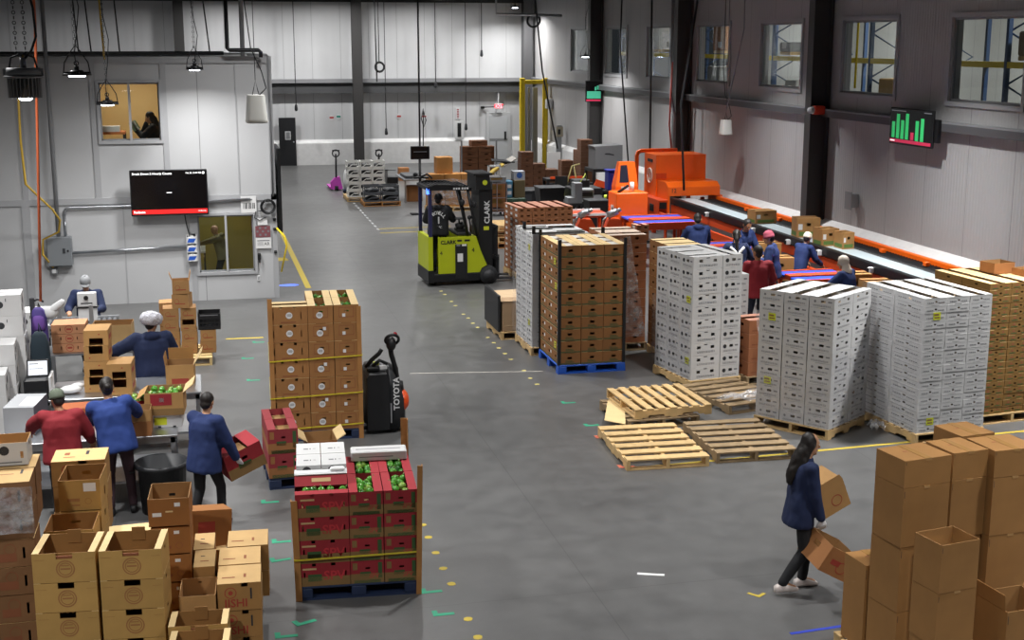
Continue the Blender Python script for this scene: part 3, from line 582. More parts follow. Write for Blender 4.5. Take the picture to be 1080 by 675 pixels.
def strip_lamp(x, y, z, lab):
    t = thing('pendant_lamp', lab, 'lamp', (x, y, z)); MB().cyl((0, 0, .1), (0, 0, .3), .3, .14, 24).cyl((0, 0, .3), (0, 0, 1.4), .02).build('lamp_housing', GREYM, t); MB().cyl((0, 0, .07), (0, 0, .1), .29, .3, 24).build('lamp_lens', mat('clear_lens', h2('c8ccd0'), .2), t)
strip_lamp(5.44, 30, 6.03, 'round grey lamp hanging at the top middle of the hall')
# pendant loudspeakers
def speaker(x, y, z, s, lab):
    t = thing('pendant_speaker', lab, 'speaker', (x, y, z))
    def sq(w, zz): return [(w*math.copysign(abs(math.cos(a))**.45, math.cos(a)), w*math.copysign(abs(math.sin(a))**.45, math.sin(a)), zz) for a in [2*math.pi*k/24 for k in range(24)]]
    MB().loft([sq(.13*s, .40*s), sq(.135*s, .39*s), sq(.165*s, .04*s), sq(.175*s, .0), sq(.16*s, -.02*s)]).build('cabinet', mat('speaker_white', h2('cfcfca'), .5), t)
    MB().loft([sq(.15*s, -.02*s), sq(.13*s, -.028*s)]).build('grille', GREYP, t)
    MB().tube([(-.05*s, 0, .4*s), (-.03*s, 0, .48*s), (0, 0, .62*s), (.03*s, 0, .48*s), (.05*s, 0, .4*s)], .007).tube([(0, 0, .62*s), (0, 0, 7.5-z)], .006, 5).build('hanger', DARKG, t)
    MB().tube([(.06*s, 0, .4*s), (.16*s, 0, .5*s), (.1*s, 0, .75*s), (-.05*s, 0, 1.1*s), (-.12*s, 0, 1.8*s), (-.12*s, 0, 7.5-z)], .01).build('power_cord', DARKG, t)
speaker(.92, 22, 3.93, 1.05, 'pale pendant loudspeaker hanging before the office block'); speaker(13.5, 33, 2.8, .92, 'white pendant loudspeaker hanging before the right wall')
# ------------------------------------------------------------------ hanging cables and hoses
def cable(pts, r, m_, lab, nm='hanging_cable'): tag(MB().tube(pts, r, 6).build(nm, m_), lab, 'cable')
cable([(-1.8, 17, 7.5), (-1.83, 17, 5.4), (-1.9, 17, 4.0), (-2.0, 17, 2.05)], .018, mat('orange_hose', h2('c8643c'), .5), 'orange red air hose hanging at the far left')
cable([(-3.2, 27.3, 4.93), (-3.2, 26.8, 4.75), (-3.18, 26, 4.4), (-3.2, 26, 3.4), (-3.17, 26, 2.6), (-3.0, 26.2, 2.36), (-2.8, 26.6, 2.05), (-2.7, 26.9, 1.8), (-2.75, 27.05, 1.55), (-3.06, 27.1, 1.4), (-3.09, 27.15, 1.1), (-2.92, 27.25, .82)], .022, mat('yellow_cord', h2('c9a43a'), .5), 'yellow power cord looping to the grey electrical box')
cable([(-1.75, 26.8, 7.5), (-1.7, 26.8, 5.4), (-1.68, 26.8, 4.85)], .02, MATS['yellow_cord'], 'yellow cord hanging before the dark pipe above the upper window')
for i, (x0, x1, y, lab) in enumerate(((-2.25, -2.15, 26.9, 'leftmost black cable above the office block'), (-2.05, -1.92, 26.9, 'second black cable above the office block'), (-1.5, -1.4, 26.9, 'third black cable above the office block'), (.1, .28, 26.9, 'slanted black cable above the office block beside a lamp'))):
    cable([(x0, y, 7.5), ((x0+x1)/2, y, 6), (x1, y, 4.98)], .016, BLACK, lab)
cable([(6.5, 40, 7.5), (6.5, 40, 3.4), (6.5, 40, 1.95)], .03, BLACK, 'black cable dropping to the dark hanging screen')
cable([(6.62, 40, 3.2), (6.55, 39.95, 2.9), (6.62, 39.95, 2.65), (6.7, 40, 2.85), (6.62, 40, 3.15), (6.6, 40, 1.95)], .016, BLACK, 'looped thin cable beside the hanging screen drop')
cable([(7.15, 55, 7.5), (7.2, 55, 3.55)], .03, DARKG, 'grey drop cable right of the back wall column')
o = MB()
for k in range(4): o.torus((7.32, 55, 4.15), .16+.02*k, .018, (.2*k, 1, 0), 16, 5)
o.tube([(7.3, 55, 7.5), (7.3, 55, 4.3)], .02)
tag(o.build('hanging_cable_coil', BLACK), 'coiled black cable hung high beside the back wall column', 'cable')
for i, (x, z, lab) in enumerate(((4.0, 2.4, 'pendant pull cord hanging on the back wall above the dark door'), (7.75, 1.35, 'grey drop cord ending low right of the back column'), (9.9, 3.3, 'thin drop cord with grey plug on the back wall'), (11.2, 1.5, 'thin drop cord left of the pale back door'), (11.9, 4.6, 'short drop cord with black plug high on the back wall'))):
    m = MB().tube([(x, YB-1, 7.5), (x, YB-1, z+.2)], .018, 5).caps((x, YB-1, z+.18), (x, YB-1, z), .05, .07, 8)
    tag(m.build('hanging_wire', DARKG), lab, 'cable')
o = MB()
for k in range(4): o.torus((12.55, 50, 5.95), .22+.015*k, .02, (0, 1, .1*k), 20, 5)
o.tube([(12.6, 50, 7.5), (12.6, 50, 6.15)], .025)
tag(o.build('hanging_cable_coil', BLACK), 'coiled black cable hanging near the far right corner lamp', 'cable')
tag(MB().tube([(10.65, 48, 7.5), (10.65, 48, 6.15), (13.1, 48, 6.1)], .05, 8).build('hanging_rail', STEEL), 'bright bracket rail near the far right corner lamp', 'rail')
cable([(11.0, 44, 7.4), (11.35, 44, 4.2), (11.9, 44, 1.6)], .03, BLACK, 'black slanted hose hanging beside the yellow guard frame')
for i, (p, r, lab) in enumerate(([((12.85, 40, 7.5), (12.8, 40, 5), (13.15, 40, 1.2)), .025, 'thin black cable hanging left of the far windows'], [((13.1, 38, 7.5), (13.15, 38, 1.4)), .03, 'black cable dropping behind the orange machine'], [((12.6, 32.5, 7.5), (12.3, 32.5, 5.3), (12.05, 32.5, 3.6), (12.2, 32.5, 1.4)), .03, 'long black hose hanging over the packing line'], [((13.62, 37.6, 7.5), (13.62, 37.6, 3.6), (13.75, 37.6, 3.0), (13.75, 37.6, 1.2)), .05, 'grey conduit running down the middle right column'], [((13.9, 33, 7.5), (13.92, 33, 5.5), (13.5, 33, 3.4)), .015, 'thin pale cable leading to the white pendant loudspeaker'])):
    cable(p, r, GREYM if 'grey' in lab or 'pale' in lab else BLACK, lab)
cable([(13.5, 37.2, 4.6), (13.45, 37.2, 2.8), (13.6, 37.2, 1.5)], .025, mat('red_hose', h2('a03a30'), .5), 'red hose hanging on the middle right column')
# ------------------------------------------------------------------ camera, light, world
cam = bpy.data.cameras.new('camera'); cam.sensor_width = 36; cam.lens = 1400/1080*36; cam.clip_end = 200
co = link('camera', cam)
pitch = math.atan((337.5-43)/1400); yaw = math.atan((540-205)*math.cos(pitch)/1400)
co.location = (0, 0, 5.2); co.rotation_euler = (math.pi/2-pitch, 0, -yaw); SC.camera = co
vs = SC.view_settings; vs.view_transform = 'Standard'; vs.look = 'None'; vs.gamma = 1; vs.use_curve_mapping = False; vs.exposure = 0
wd = bpy.data.worlds.new('world'); SC.world = wd; wd.use_nodes = True
wd.node_tree.nodes['Background'].inputs[0].default_value = (.8, .88, 1, 1); wd.node_tree.nodes['Background'].inputs[1].default_value = .03
def hall(x, y, z=6.2, e=320, spread=150, size=.45):
    o = lamp_light(x, y, z, e, size, R(spread)); return o
for y in (5, 13, 21, 29, 37, 45):
    hall(3.4, y, 6.8, 190, 125, .35); hall(11.2, y+1.5, 6.8, 310 if y < 24 else 240, 101, .35); hall(7.4, y+3.5, 6.8, 120, 100, .35)
for y in (7, 15): hall(-3.2, y, 6.8, 250, 120, .35)
for x in (1.5, 5.5, 9.5): hall(x, 54.4, 7.0, 215, 170)
hall(-3.2, 22, 6.8, 170, 130, .35); hall(-4, 52, 7.0, 190, 170); hall(1.6, 24.2, 6.8, 150, 140)
for x, y, z, e, c in ((-1.3, YO+1.2, 4.6, 17, (1, .93, .8)), (.3, YO+1.2, 2.2, 9, (1, .98, .9))):
    l = bpy.data.lights.new('office_lamp', 'AREA'); l.size = .5; l.energy = e; l.color = c; link('office_lamp', l, None, (x, y, z))
# ------------------------------------------------------------------ cartons
def carton(w, d, h, top='slit', gap=.3, axis='x', holes=None, prints=(), texts=(), gaps=.003, t=.006, lip=0., flap_mi=0, in_mi=1, deep=.72):
    """a corrugated carton, front at y=0.  holes / prints: {face: [(u0,u1,v0,v1)]} / (face,u0,u1,v0,v1,mi) or (face,'o',u,v,r,mi)"""
    m = MB(); holes = holes or {}
    F = {'F': ((0, 0, 0), (w, 0, 0), (0, 0, h), (0, -1, 0)), 'B': ((w, d, 0), (-w, 0, 0), (0, 0, h), (0, 1, 0)),
         'L': ((0, d, 0), (0, -d, 0), (0, 0, h), (-1, 0, 0)), 'R': ((w, 0, 0), (0, d, 0), (0, 0, h), (1, 0, 0)), 'T': ((0, 0, h), (w, 0, 0), (0, d, 0), (0, 0, 1))}
    for f in 'FBLR':
        o, U, W, N = F[f]; m.panel(o, U, W, holes.get(f, ()))
    m.quad((0, 0, 0), (w, 0, 0), (0, d, 0))
    if top == 'open':
        a = t
        fl_ = lambda f: [(1-q[1], 1-q[0], q[2], q[3]) for q in holes.get(f, ())]
        m.panel((a, a, t), (w-2*a, 0, 0), (0, 0, h-t), holes.get('F', ()), in_mi); m.panel((a, d-a, t), (w-2*a, 0, 0), (0, 0, h-t), fl_('B'), in_mi)
        m.panel((a, a, t), (0, d-2*a, 0), (0, 0, h-t), fl_('L'), in_mi); m.panel((w-a, a, t), (0, d-2*a, 0), (0, 0, h-t), holes.get('R', ()), in_mi); m.quad((a, a, t), (w-2*a, 0, 0), (0, d-2*a, 0), in_mi)
        for o, U, W in (((0, 0, h), (w, 0, 0), (0, a, 0)), ((0, d-a, h), (w, 0, 0), (0, a, 0)), ((0, 0, h), (a, 0, 0), (0, d, 0)), ((w-a, 0, h), (a, 0, 0), (0, d, 0))): m.quad(o, U, W, in_mi)
    elif top == 'closed': m.quad((0, 0, h), (w, 0, 0), (0, d, 0), flap_mi)
    elif top == 'slit':
        g = gap/2
        if axis == 'x': m.box(0, w, 0, d*(.5-g), h, h+.002, flap_mi); m.box(0, w, d*(.5+g), d, h, h+.002, flap_mi)
        else: m.box(0, w*(.5-g), 0, d, h, h+.002, flap_mi); m.box(w*(.5+g), w, 0, d, h, h+.002, flap_mi)
        m.quad((t, t, h*deep), (w-2*t, 0, 0), (0, d-2*t, 0), in_mi)
    for p in prints:
        o, U, W, N = [V(q) for q in F[p[0]]]; o = o+N*.0015
        if p[1] == 'o':
            _, _, u, v, r, mi = p; c = o+U*u+W*v; uu, ww = U.normalized(), W.normalized()
            m.add([c+uu*(r*math.cos(2*math.pi*k/12))+ww*(r*math.sin(2*math.pi*k/12)) for k in range(12)], [tuple(range(12))], mi)
        elif p[1] == 'ring':
            _, _, u, v, r, mi = p; c = o+U*u+W*v; uu, ww = U.normalized(), W.normalized(); n = 20
            ring = lambda q: [c+uu*(q*math.cos(2*math.pi*k/n))+ww*(q*math.sin(2*math.pi*k/n)) for k in range(n)]
            m.add(ring(r)+ring(r*.86), [(k, (k+1) % n, n+(k+1) % n, n+k) for k in range(n)], mi)
        else:
            _, u0, u1, v0, v1, mi = p; m.quad(o+U*u0+W*v0, U*(u1-u0), W*(v1-v0), mi)
    for f, s, u, v, sz, mi in texts:
        o, U, W, N = [V(q) for q in F[f]]; m.text(s, o+U*u+W*v, U, N, sz, mi, 'CENTER', .0015, bold=.02)
    return m
G_ = .004
# --- white cartons (shallow, with hand holes, a round black mark and lines of print)
WM = [WHITE, WHITE_IN, INK, GREYINK]
def lines(f, u0, u1, v, n=2, hgt=.035, mi=3):
    out = []; k = 0
    for j in range(n):
        u = u0; r = random.Random(j*7+3)
        while u < u1-.02:
            l = r.uniform(.03, .09); out.append((f, u, min(u+l, u1), v-j*.09, v-j*.09+hgt, mi)); u += l+.018
    return out
def white_carton(w, d, h, long_front=True, top='slit', axis='x', gap=.34, mark=.17, mi=2):
    big = [(.2, .32, .55, .78), (.68, .80, .55, .78)]; small = [(.46, .64, .5, .72)]
    ff, ss = ('FB', 'LR') if long_front else ('LR', 'FB')
    hol = {f: big for f in ff}; hol.update({f: small for f in ss}); pr = []
    for f in ff: pr += lines(f, .2, .82, .3, 2, .05) + [(f, .44, .56, .86, .93, 2)]
    for f in ss: pr += [(f, 'o', .22, .58, min(h, .2)*mark, mi), (f, .74, .9, .55, .68, 3)] + lines(f, .15, .85, .22, 2, .05)
    pr += [('T', .1+.2*i, .15+.2*i, .06, .1, 2) for i in range(5)]+[('T', .1+.2*i, .15+.2*i, .9, .94, 2) for i in range(5)]
    return carton(w-G_, d-G_, h-G_, top, gap, axis, hol, pr, deep=.1).mesh('white_carton', WM)
stk_me = MB().box(-.055, .055, -.004, -.001, -.05, .05).box(-.045, .03, -.0045, -.004, .005, .03, 1).box(-.04, .04, -.0045, -.004, -.03, -.01, 1).mesh('sticker', [YSTICK, OLIVE])
stk_side = MB().box(-.004, -.001, -.055, .055, -.05, .05).box(-.0045, -.004, -.03, .045, .005, .03, 1).box(-.0045, -.004, -.04, .04, -.03, -.01, 1).mesh('sticker', [YSTICK, OLIVE])
def sticker(o, x, y, z, side=False):
    p = link('sticker', stk_side if side else stk_me, o, (x, y, z)); p['label'] = 'yellow sticker'
# --- pallets
def pallet(w, d, mats, nm, lab, loc, rz, boards=7, rot=None, across='x', h=.14):
    """stringer pallet, corner at origin; boards run along x"""
    t = thing(nm, lab, 'pallet', loc, rz)
    if rot: t.rotation_euler = rot
    bw = d/boards
    for i in range(boards):
        j = random.uniform(-.006, .006)
        MB().box(j, w+j, i*bw*(d-.62*bw)/(d-bw), i*bw*(d-.62*bw)/(d-bw)+.62*bw, h-.022, h, 0, .003).build('deck_board', mats, t)
    for i in range(3):
        x = [0, w/2-.022, w-.044][i]
        MB().prism([(0, .018), (.18, .018), (.2, .05), (.42, .05), (.44, .018), (d-.44, .018), (d-.42, .05), (d-.2, .05), (d-.18, .018), (d, .018), (d, h-.022), (0, h-.022)], 0, x, x+.044).build('stringer', mats, t)
    for y in (.0, d/2-.05, d-.1): MB().box(0, w, y, y+.1, 0, .018).build('bottom_board', mats, t)
    return t
def block_pallet(w, d, m_, lab, loc, rz, nm='block_pallet'):
    t = thing(nm, lab, 'pallet', loc, rz)
    MB().box(0, w, 0, d, .115, .14, 0, .006).build('deck', m_, t)
    for x in (0, w/2-.07, w-.14):
        for y in (0, d/2-.07, d-.14): MB().box(x, x+.14, y, y+.14, .02, .115, 0, .006).build('block', m_, t)
    for y in (0, d/2-.07, d-.14): MB().box(0, w, y, y+.14, 0, .02).build('skid', m_, t)
    return t
def xf(loc, rz):
    c, s = math.cos(rz), math.sin(rz)
    return lambda x, y, z=0: (loc[0]+c*x-s*y, loc[1]+s*x+c*y, loc[2]+z)
class Stack:
    def __init__(s, loc, rz, z0=.142): s.T = xf(loc, rz); s.rz = rz; s.z0 = z0; s.box = {}
    def column(s, proto, x, y, rows, h, nm, what, col, tail, cat='carton', grp=None, skip=0, jit=.003, extra=None):
        for r in range(skip, rows):
            p = s.T(x+random.uniform(-jit, jit)*.6, y+random.uniform(-jit, jit), s.z0+r*h)
            lab = '%s, %s in %s %s' % (what, nth(rows-r), col, tail)
            if len(lab.replace(',', '').split()) > 16: lab = lab.replace(' with round sticker', '').replace(' with black print', '').replace(' with small label', '').replace(' with round mark', '').replace('reddish ', '')
            o = proto.put(nm, lab, cat, p, s.rz, grp); s.box[(col, r)] = o
            if extra: extra(o, r)
        if skip > 1:     # the taller inner carton that carries the visible top layer
            tag(carton(.26, .3, skip*h-.006, 'closed').build('inner_carton', [KRAFT, KRAFT_IN], None, s.T(x+.03, y+.03, s.z0), s.rz), 'tall inner carton under %s %s' % (col, tail), cat)
P_ = lambda me: Proto(me)
# 1. white stack by the walking woman (turned on the floor)
rz = R(-55); L9 = (7.31, 16.46, 0)
pallet(1.14, 1.02, WOOD, 'wooden_pallet', 'pine pallet under the turned white carton stack behind the walking woman', (7.29, 16.46, 0), rz, 7)
S = Stack(L9, rz); h = .1478
wc = P_(white_carton(.37, .51, h, False, axis='y', mark=.12, mi=3))
for j, c in enumerate(('left', 'middle', 'right')):
    S.column(wc, j*.378, 0, 12, h, 'white_carton', 'white carton', c+' front column', 'of the turned stack', grp='white cartons of the turned stack')
S.column(wc, 2*.378, .515, 12, h, 'white_carton', 'white carton', 'right rear column', 'of the turned stack', grp='white cartons of the turned stack')
for j, c in enumerate(('left', 'middle')):
    S.column(wc, j*.378, .515, 12, h, 'white_carton', 'white carton', c+' rear column', 'of the turned stack', grp='white cartons of the turned stack', skip=9)
sticker(S.box[('left front column', 9)], .2, 0, .08); sticker(S.box[('left front column', 3)], .17, 0, .08)
# 2. tall white stack of shallow trays at the right
rz = R(6); L10 = (9.0, 15.12, 0)
pallet(1.08, 1.3, WOOD, 'wooden_pallet', 'pine pallet under the tall wrapped white carton stack on the right', (8.98, 15.1, 0), rz, 8)
S = Stack(L10, rz); h = .1005
hol = {f: [(.47, .56, .4, .62)] for f in 'FBLR'}
pr = []
for f in 'FBLR': pr += [(f, .06, .94, .84, .87, 3)] + lines(f, .12, .42, .3, 1, .14) + lines(f, .6, .9, .3, 1, .14)
pr += [('T', .12+.25*i, .17+.25*i, .12, .15, 2) for i in range(4)]
tray = P_(carton(.35-G_, .645-G_, h-.003, 'slit', .34, 'y', hol, pr, deep=.1).mesh('white_tray', WM))
for j, c in enumerate(('left', 'middle', 'right')):
    S.column(tray, j*.353, 0, 18, h, 'white_tray_carton', 'shallow white carton', c+' front column', 'of the tall stack', grp='shallow white cartons of the tall stack')
S.column(tray, 0, .65, 18, h, 'white_tray_carton', 'shallow white carton', 'left rear column', 'of the tall stack', grp='shallow white cartons of the tall stack')
for j, c in ((1, 'middle'), (2, 'right')): S.column(tray, j*.353, .65, 18, h, 'white_tray_carton', 'shallow white carton', c+' rear column', 'of the tall stack', grp='shallow white cartons of the tall stack', skip=15)
sticker(S.box[('left front column', 15)], .2, 0, .06); sticker(S.box[('left front column', 1)], .2, 0, .05)
# 3. brown stack at the right edge
rz = R(6); L11 = (10.33, 15.72, 0)
pallet(1.08, 1.2, WOOD, 'wooden_pallet', 'pine pallet under the brown carton stack at the right edge', (10.31, 15.7, 0), rz, 7)
S = Stack(L11, rz); h = .092
hol = {f: [(.46, .56, .38, .62)] for f in 'FL'}
pr = [('F', .1, .4, .2, .32, 4), ('F', .62, .9, .2, .32, 4), ('F', .2, .3, .45, .8, 2), ('F', .72, .8, .45, .8, 2)]
bt = P_(carton(.35-G_, .6-G_, h-.003, 'slit', .34, 'y', hol, pr, flap_mi=5).mesh('brown_tray', [card('ochre_card', '7f5d2a'), KRAFT_IN, BROWNINK, INK, GREENP, CREAM]))
for j, c in enumerate(('left', 'middle', 'right')):
    S.column(bt, j*.353, 0, 20, h, 'brown_tray_carton', 'shallow brown carton', c+' front column', 'of the right edge stack', grp='shallow brown cartons of the right edge stack')
    S.column(bt, j*.353, .605, 20, h, 'brown_tray_carton', 'shallow brown carton', c+' rear column', 'of the right edge stack', grp='shallow brown cartons of the right edge stack', skip=18)
# 4. white stack with round black marks, centre right
rz = R(9); L8 = (7.1, 18.42, 0)
pallet(.9, 1.18, WOOD, 'wooden_pallet', 'pine pallet under the white carton stack beside the brown stacks', (7.08, 18.4, 0), rz, 8)
S = Stack(L8, rz); h = .19
wl = P_(white_carton(.5, .38, h, True, axis='x', gap=.2)); ws = P_(white_carton(.345, .57, h, False, axis='y', gap=.2))
for j, c in enumerate(('front', 'second', 'rear')):
    S.column(wl, 0, j*.385, 10, h, 'white_carton', 'white carton with black print', 'left %s column' % c, 'of the centre right stack', grp='white cartons of the centre right stack')
S.column(ws, .505, 0, 10, h, 'white_carton', 'white carton with round mark', 'right front column', 'of the centre right stack', grp='white cartons of the centre right stack')
S.column(ws, .505, .575, 10, h, 'white_carton', 'white carton with round mark', 'right rear column', 'of the centre right stack', grp='white cartons of the centre right stack', skip=9)
sticker(S.box[('left front column', 6)], -.003, .12, .1, True); sticker(S.box[('left front column', 1)], -.003, .12, .1, True)
S = Stack((8.0, 19.2, 0), R(4)); block_pallet(.8, .6, WOOD_G, 'grey wooden pallet under the low white stack behind the white stack', (7.99, 19.19, 0), R(4))
S.column(ws, 0, 0, 8, .182, 'white_carton', 'white carton', 'low column', 'between the white stack and red shirt', grp='white cartons of the low column')
# 5. brown cartons standing between the white stacks
pallet(.62, .5, WOOD_G, 'wooden_pallet', 'dark pallet under the brown cartons between the white stacks', (8.03, 18.45, 0), R(8), 4)
S = Stack((8.05, 18.47, 0), R(8)); h = .22
rb = P_(carton(.5-G_, .44-G_, h-G_, 'slit', .3, 'x', {'F': [(.44, .58, .5, .68)], 'L': [(.4, .6, .5, .68)]}, [('F', .1, .5, .2, .3, 2)], flap_mi=3).mesh('red_brown_carton', [REDBR, KRAFT_IN, BROWNINK, mat('pinkish_card', h2('c58d76'), .8, rnd=.05)]))
S.column(rb, 0, 0, 4, h, 'red_brown_carton', 'reddish brown carton', 'single column', 'between the two white stacks', grp='reddish brown cartons between the white stacks')
# 6. brown produce cartons on the blue pallet
block_pallet(1.12, 1.26, BLUE_PAINT, 'bright blue pallet under the brown produce cartons', (5.39, 19.8, 0), 0, 'blue_pallet')
S = Stack((5.41, 19.83, 0), 0); h = .192
hol = {f: [(.4, .6, .48, .68)] for f in 'FLR'}
pr = [('F', .02, .98, .02, .14, 2), ('F', .3, .7, .18, .26, 2), ('F', .36, .5, .5, .66, 4) if 0 else ('F', .3, .62, .3, .36, 2), ('L', .02, .98, .02, .14, 2), ('L', .7, .85, .5, .75, 3), ('L', .3, .65, .25, .34, 2)]
pc = P_(carton(.362-G_, .4-G_, h-G_, 'slit', .36, 'y', hol, pr, flap_mi=4, in_mi=5, deep=.93).mesh('produce_carton', [card('produce_brown', '86592f'), KRAFT_IN, card('green_brown_print', '4f5230'), PAPER, CREAM, CONT_W]))
cut = MB()
for j, c in enumerate(('left', 'middle', 'right')):
    S.column(pc, j*.366, 0, 10, h, 'produce_carton', 'brown produce carton', c+' front column', 'on the blue pallet', grp='produce cartons on the blue pallet')
for j, c in ((1, 'second'), (2, 'rear')):
    S.column(pc, 0, j*.404, 10, h, 'produce_carton', 'brown produce carton', 'left %s column' % c, 'on the blue pallet', grp='produce cartons on the blue pallet')
    for k, c2 in ((1, 'middle'), (2, 'right')): S.column(pc, k*.366, j*.404, 10, h, 'produce_carton', 'brown produce carton', c2+' %s column' % c, 'on the blue pallet', grp='produce cartons on the blue pallet', skip=9)
for r, u in ((8, .27), (6, .2), (1, .22)): sticker(S.box[('left front column', r)], -.003, u, .1, True)
for x, y, lab in ((5.385, 19.805, 'front left'), (6.505, 19.805, 'front right'), (5.385, 21.05, 'rear left'), (6.505, 21.05, 'rear right')):
    sx = 1 if x < 6 else -1; sy = 1 if y < 20 else -1
    tag(MB().prism([(0, 0), (sx*.05, 0), (sx*.05, sy*.008), (sx*.008, sy*.008), (sx*.008, sy*.05), (0, sy*.05)], 2, .142, 2.16).build('corner_board', BLACK, None, (x, y, 0)), 'tall black corner board, %s of the blue pallet stack' % lab, 'corner board')
# 7. white wrapped stack behind it
pallet(1.0, 1.2, WOOD, 'wooden_pallet', 'pine pallet under the white stack left of the blue pallet', (5.28, 21.13, 0), 0, 7)
S = Stack((5.3, 21.15, 0), 0); h = .16
for j, c in enumerate(('front', 'middle', 'rear')):
    S.column(P_(white_carton(.5, .385, h, True, axis='x')), 0, j*.39, 12, h, 'white_carton', 'white carton', 'left %s column' % c, 'behind the blue pallet', grp='white cartons behind the blue pallet')
for j, c in enumerate(('front', 'rear')):
    S.column(P_(white_carton(.48, .57, h, True, axis='x')), .505, j*.58, 12, h, 'white_carton', 'white carton', 'right %s column' % c, 'behind the blue pallet', grp='white cartons behind the blue pallet', skip=9)
sticker(S.box[('left front column', 10)], -.003, .2, .08, True); sticker(S.box[('left front column', 2)], -.003, .2, .08, True)
for y, lab in ((21.1, 'front'), (21.75, 'rear')): tag(MB().prism([(0, 0), (.05, 0), (.05, .008), (.008, .008), (.008, .05), (0, .05)], 2, 2.07, 2.2).box(0, .9, 0, .02, 2.07, 2.09).build('corner_board', BLACK, None, (5.29, y, 0)), '%s black board lying on the white stack behind the blue pallet' % lab, 'corner board')
# 8. wrapped reddish brown stack right of the blue pallet, and the brown one behind the white stack
pallet(.76, 1.1, WOOD_G, 'wooden_pallet', 'weathered pallet under the film wrapped reddish brown stack', (6.56, 21.12, 0), 0, 6)
S = Stack((6.57, 21.14, 0), 0); h = .155
fr_ = P_(carton(.36-G_, .5-G_, h-G_, 'slit', .3, 'x', {'F': [(.42, .6, .5, .72)]}, [('F', .1, .3, .2, .5, 3)], flap_mi=4).mesh('red_brown_carton', [REDBR, KRAFT_IN, BROWNINK, mat('faded_print', h2('8f5a42'), .8), mat('pale_flap', h2('c9b3a0'), .7)]))
for j, c in enumerate(('left', 'right')):
    S.column(fr_, j*.364, 0, 12, h, 'red_brown_carton', 'reddish brown carton', c+' front column', 'of the film wrapped stack', grp='reddish brown cartons of the film wrapped stack', skip=0 if j else 10)
    S.column(fr_, j*.364, .505, 12, h, 'red_brown_carton', 'reddish brown carton', c+' rear column', 'of the film wrapped stack', grp='reddish brown cartons of the film wrapped stack', skip=10)
pallet(.72, 1.15, WOOD, 'wooden_pallet', 'pine pallet under the brown stack behind the white stack', (7.34, 19.85, 0), R(3), 7)
S = Stack((7.36, 19.87, 0), R(3)); h = .2
hb = P_(carton(.6-G_, .38-G_, h-G_, 'slit', .2, 'x', {'L': [(.42, .6, .4, .55)]}, [('L', .1, .3, .2, .3, 2)], flap_mi=3).mesh('brown_carton', [card('dark_kraft', '8a5f36'), KRAFT_IN, BROWNINK, CREAM]))
for j, c in enumerate(('front', 'middle', 'rear')):
    S.column(hb, 0, j*.384, 9, h, 'brown_carton', 'brown carton', c+' column', 'behind the round mark white stack', grp='brown cartons behind the centre right stack')
sticker(S.box[('front column', 7)], -.003, .19, .1, True); sticker(S.box[('front column', 1)], -.003, .19, .1, True)
# 9. far reddish stack past the forklift
pallet(1.3, 1.1, WOOD, 'wooden_pallet', 'pine pallet under the far reddish brown stack past the forklift', (6.73, 28.2, 0), R(4), 7)
S = Stack((6.76, 28.23, 0), R(4)); h = .122
far = P_(carton(.315-G_, .36-G_, h-G_, 'slit', .3, 'y', {'F': [(.14, .36, .4, .66), (.62, .84, .4, .66)]}, [('L', .3, .7, .3, .75, 2)], flap_mi=3).mesh('red_brown_carton', [card('far_red_card', '96603c'), REDC, PAPER, mat('pinkish_card', h2('c58d76'), .8)]))
for j in range(4):
    S.column(far, j*.318, 0, 12, h, 'red_brown_tray', 'reddish brown tray', ORD[j+1].replace('top', 'first')+' front column', 'past the forklift', grp='reddish brown trays past the forklift')
    for k, c in ((1, 'middle'), (2, 'rear')):
        S.column(far, j*.318, k*.364, 12, h, 'red_brown_tray', 'reddish brown tray', ORD[j+1].replace('top', 'first')+' %s column' % c, 'past the forklift', grp='reddish brown trays past the forklift', skip=0 if j == 0 else 11)
# 10. low stack of brown paper sacks
pallet(.8, 1.1, WOOD, 'wooden_pallet', 'low pine pallet under the flat brown cartons left of the white stack', (5.06, 22.42, 0), R(2), 6)
for i in range(3):
    y = 22.44+i*.355
    for k in range(1 if i else 1):
        m = MB().box(0, .74, 0, .345, 0, .56-.02*i, 0, .012).prism([(-.01, .545), (.75, .555), (.75, .565), (-.02, .552)], 1, -.01, .35, 1).box(.02, .72, -.003, 0, .1, .11, 1)
        tag(m.build('brown_carton', [card('pale_brown', 'a78a6a'), card('pale_brown_top', 'c0a684')], None, (5.08, y, .142)), '%s plain brown carton on the low pallet left of the white stack' % ('front', 'middle', 'rear')[i], 'carton')
tag(MB().box(0, .05, 0, 1.15, .142, .8, 0, .01).build('corner_board', BLACK, None, (5.0, 22.44, 0)), 'black board standing along the low pallet of plain cartons', 'board')
# ------------------------------------------------------------------ empty pallets on the open floor
pallet(1.06, 1.5, WOOD, 'wooden_pallet', 'empty pale pine pallet nearest the camera on the open floor', (4.95, 14.92, 0), R(-3), 6)
pallet(1.06, 1.42, WOOD_G, 'wooden_pallet', 'empty weathered pallet right of the pale pine one', (6.14, 14.95, 0), R(-3), 6)
pallet(1.05, 1.15, WOOD_G, 'wooden_pallet', 'lower of two stacked pallets behind the pale empty pallet', (5.5, 16.55, 0), R(3), 6)
pallet(1.2, 1.12, WOOD, 'wooden_pallet', 'upper of two stacked pallets behind the pale empty pallet', (6.73, 16.62, .145), R(92), 7)
tag(MB().loft([[(-.06, .2, 0), (.16, -.05, 0), (.5, 1.05, 0), (.3, 1.2, 0)], [(-.06, .2, .006), (.16, -.05, .006), (.5, 1.05, .006), (.3, 1.2, .006)]], 0, False).build('cardboard_sheet', CREAM, None, (5.25, 16.45, .142)), 'loose cardboard sheet slipped between the two stacked pallets', 'cardboard')
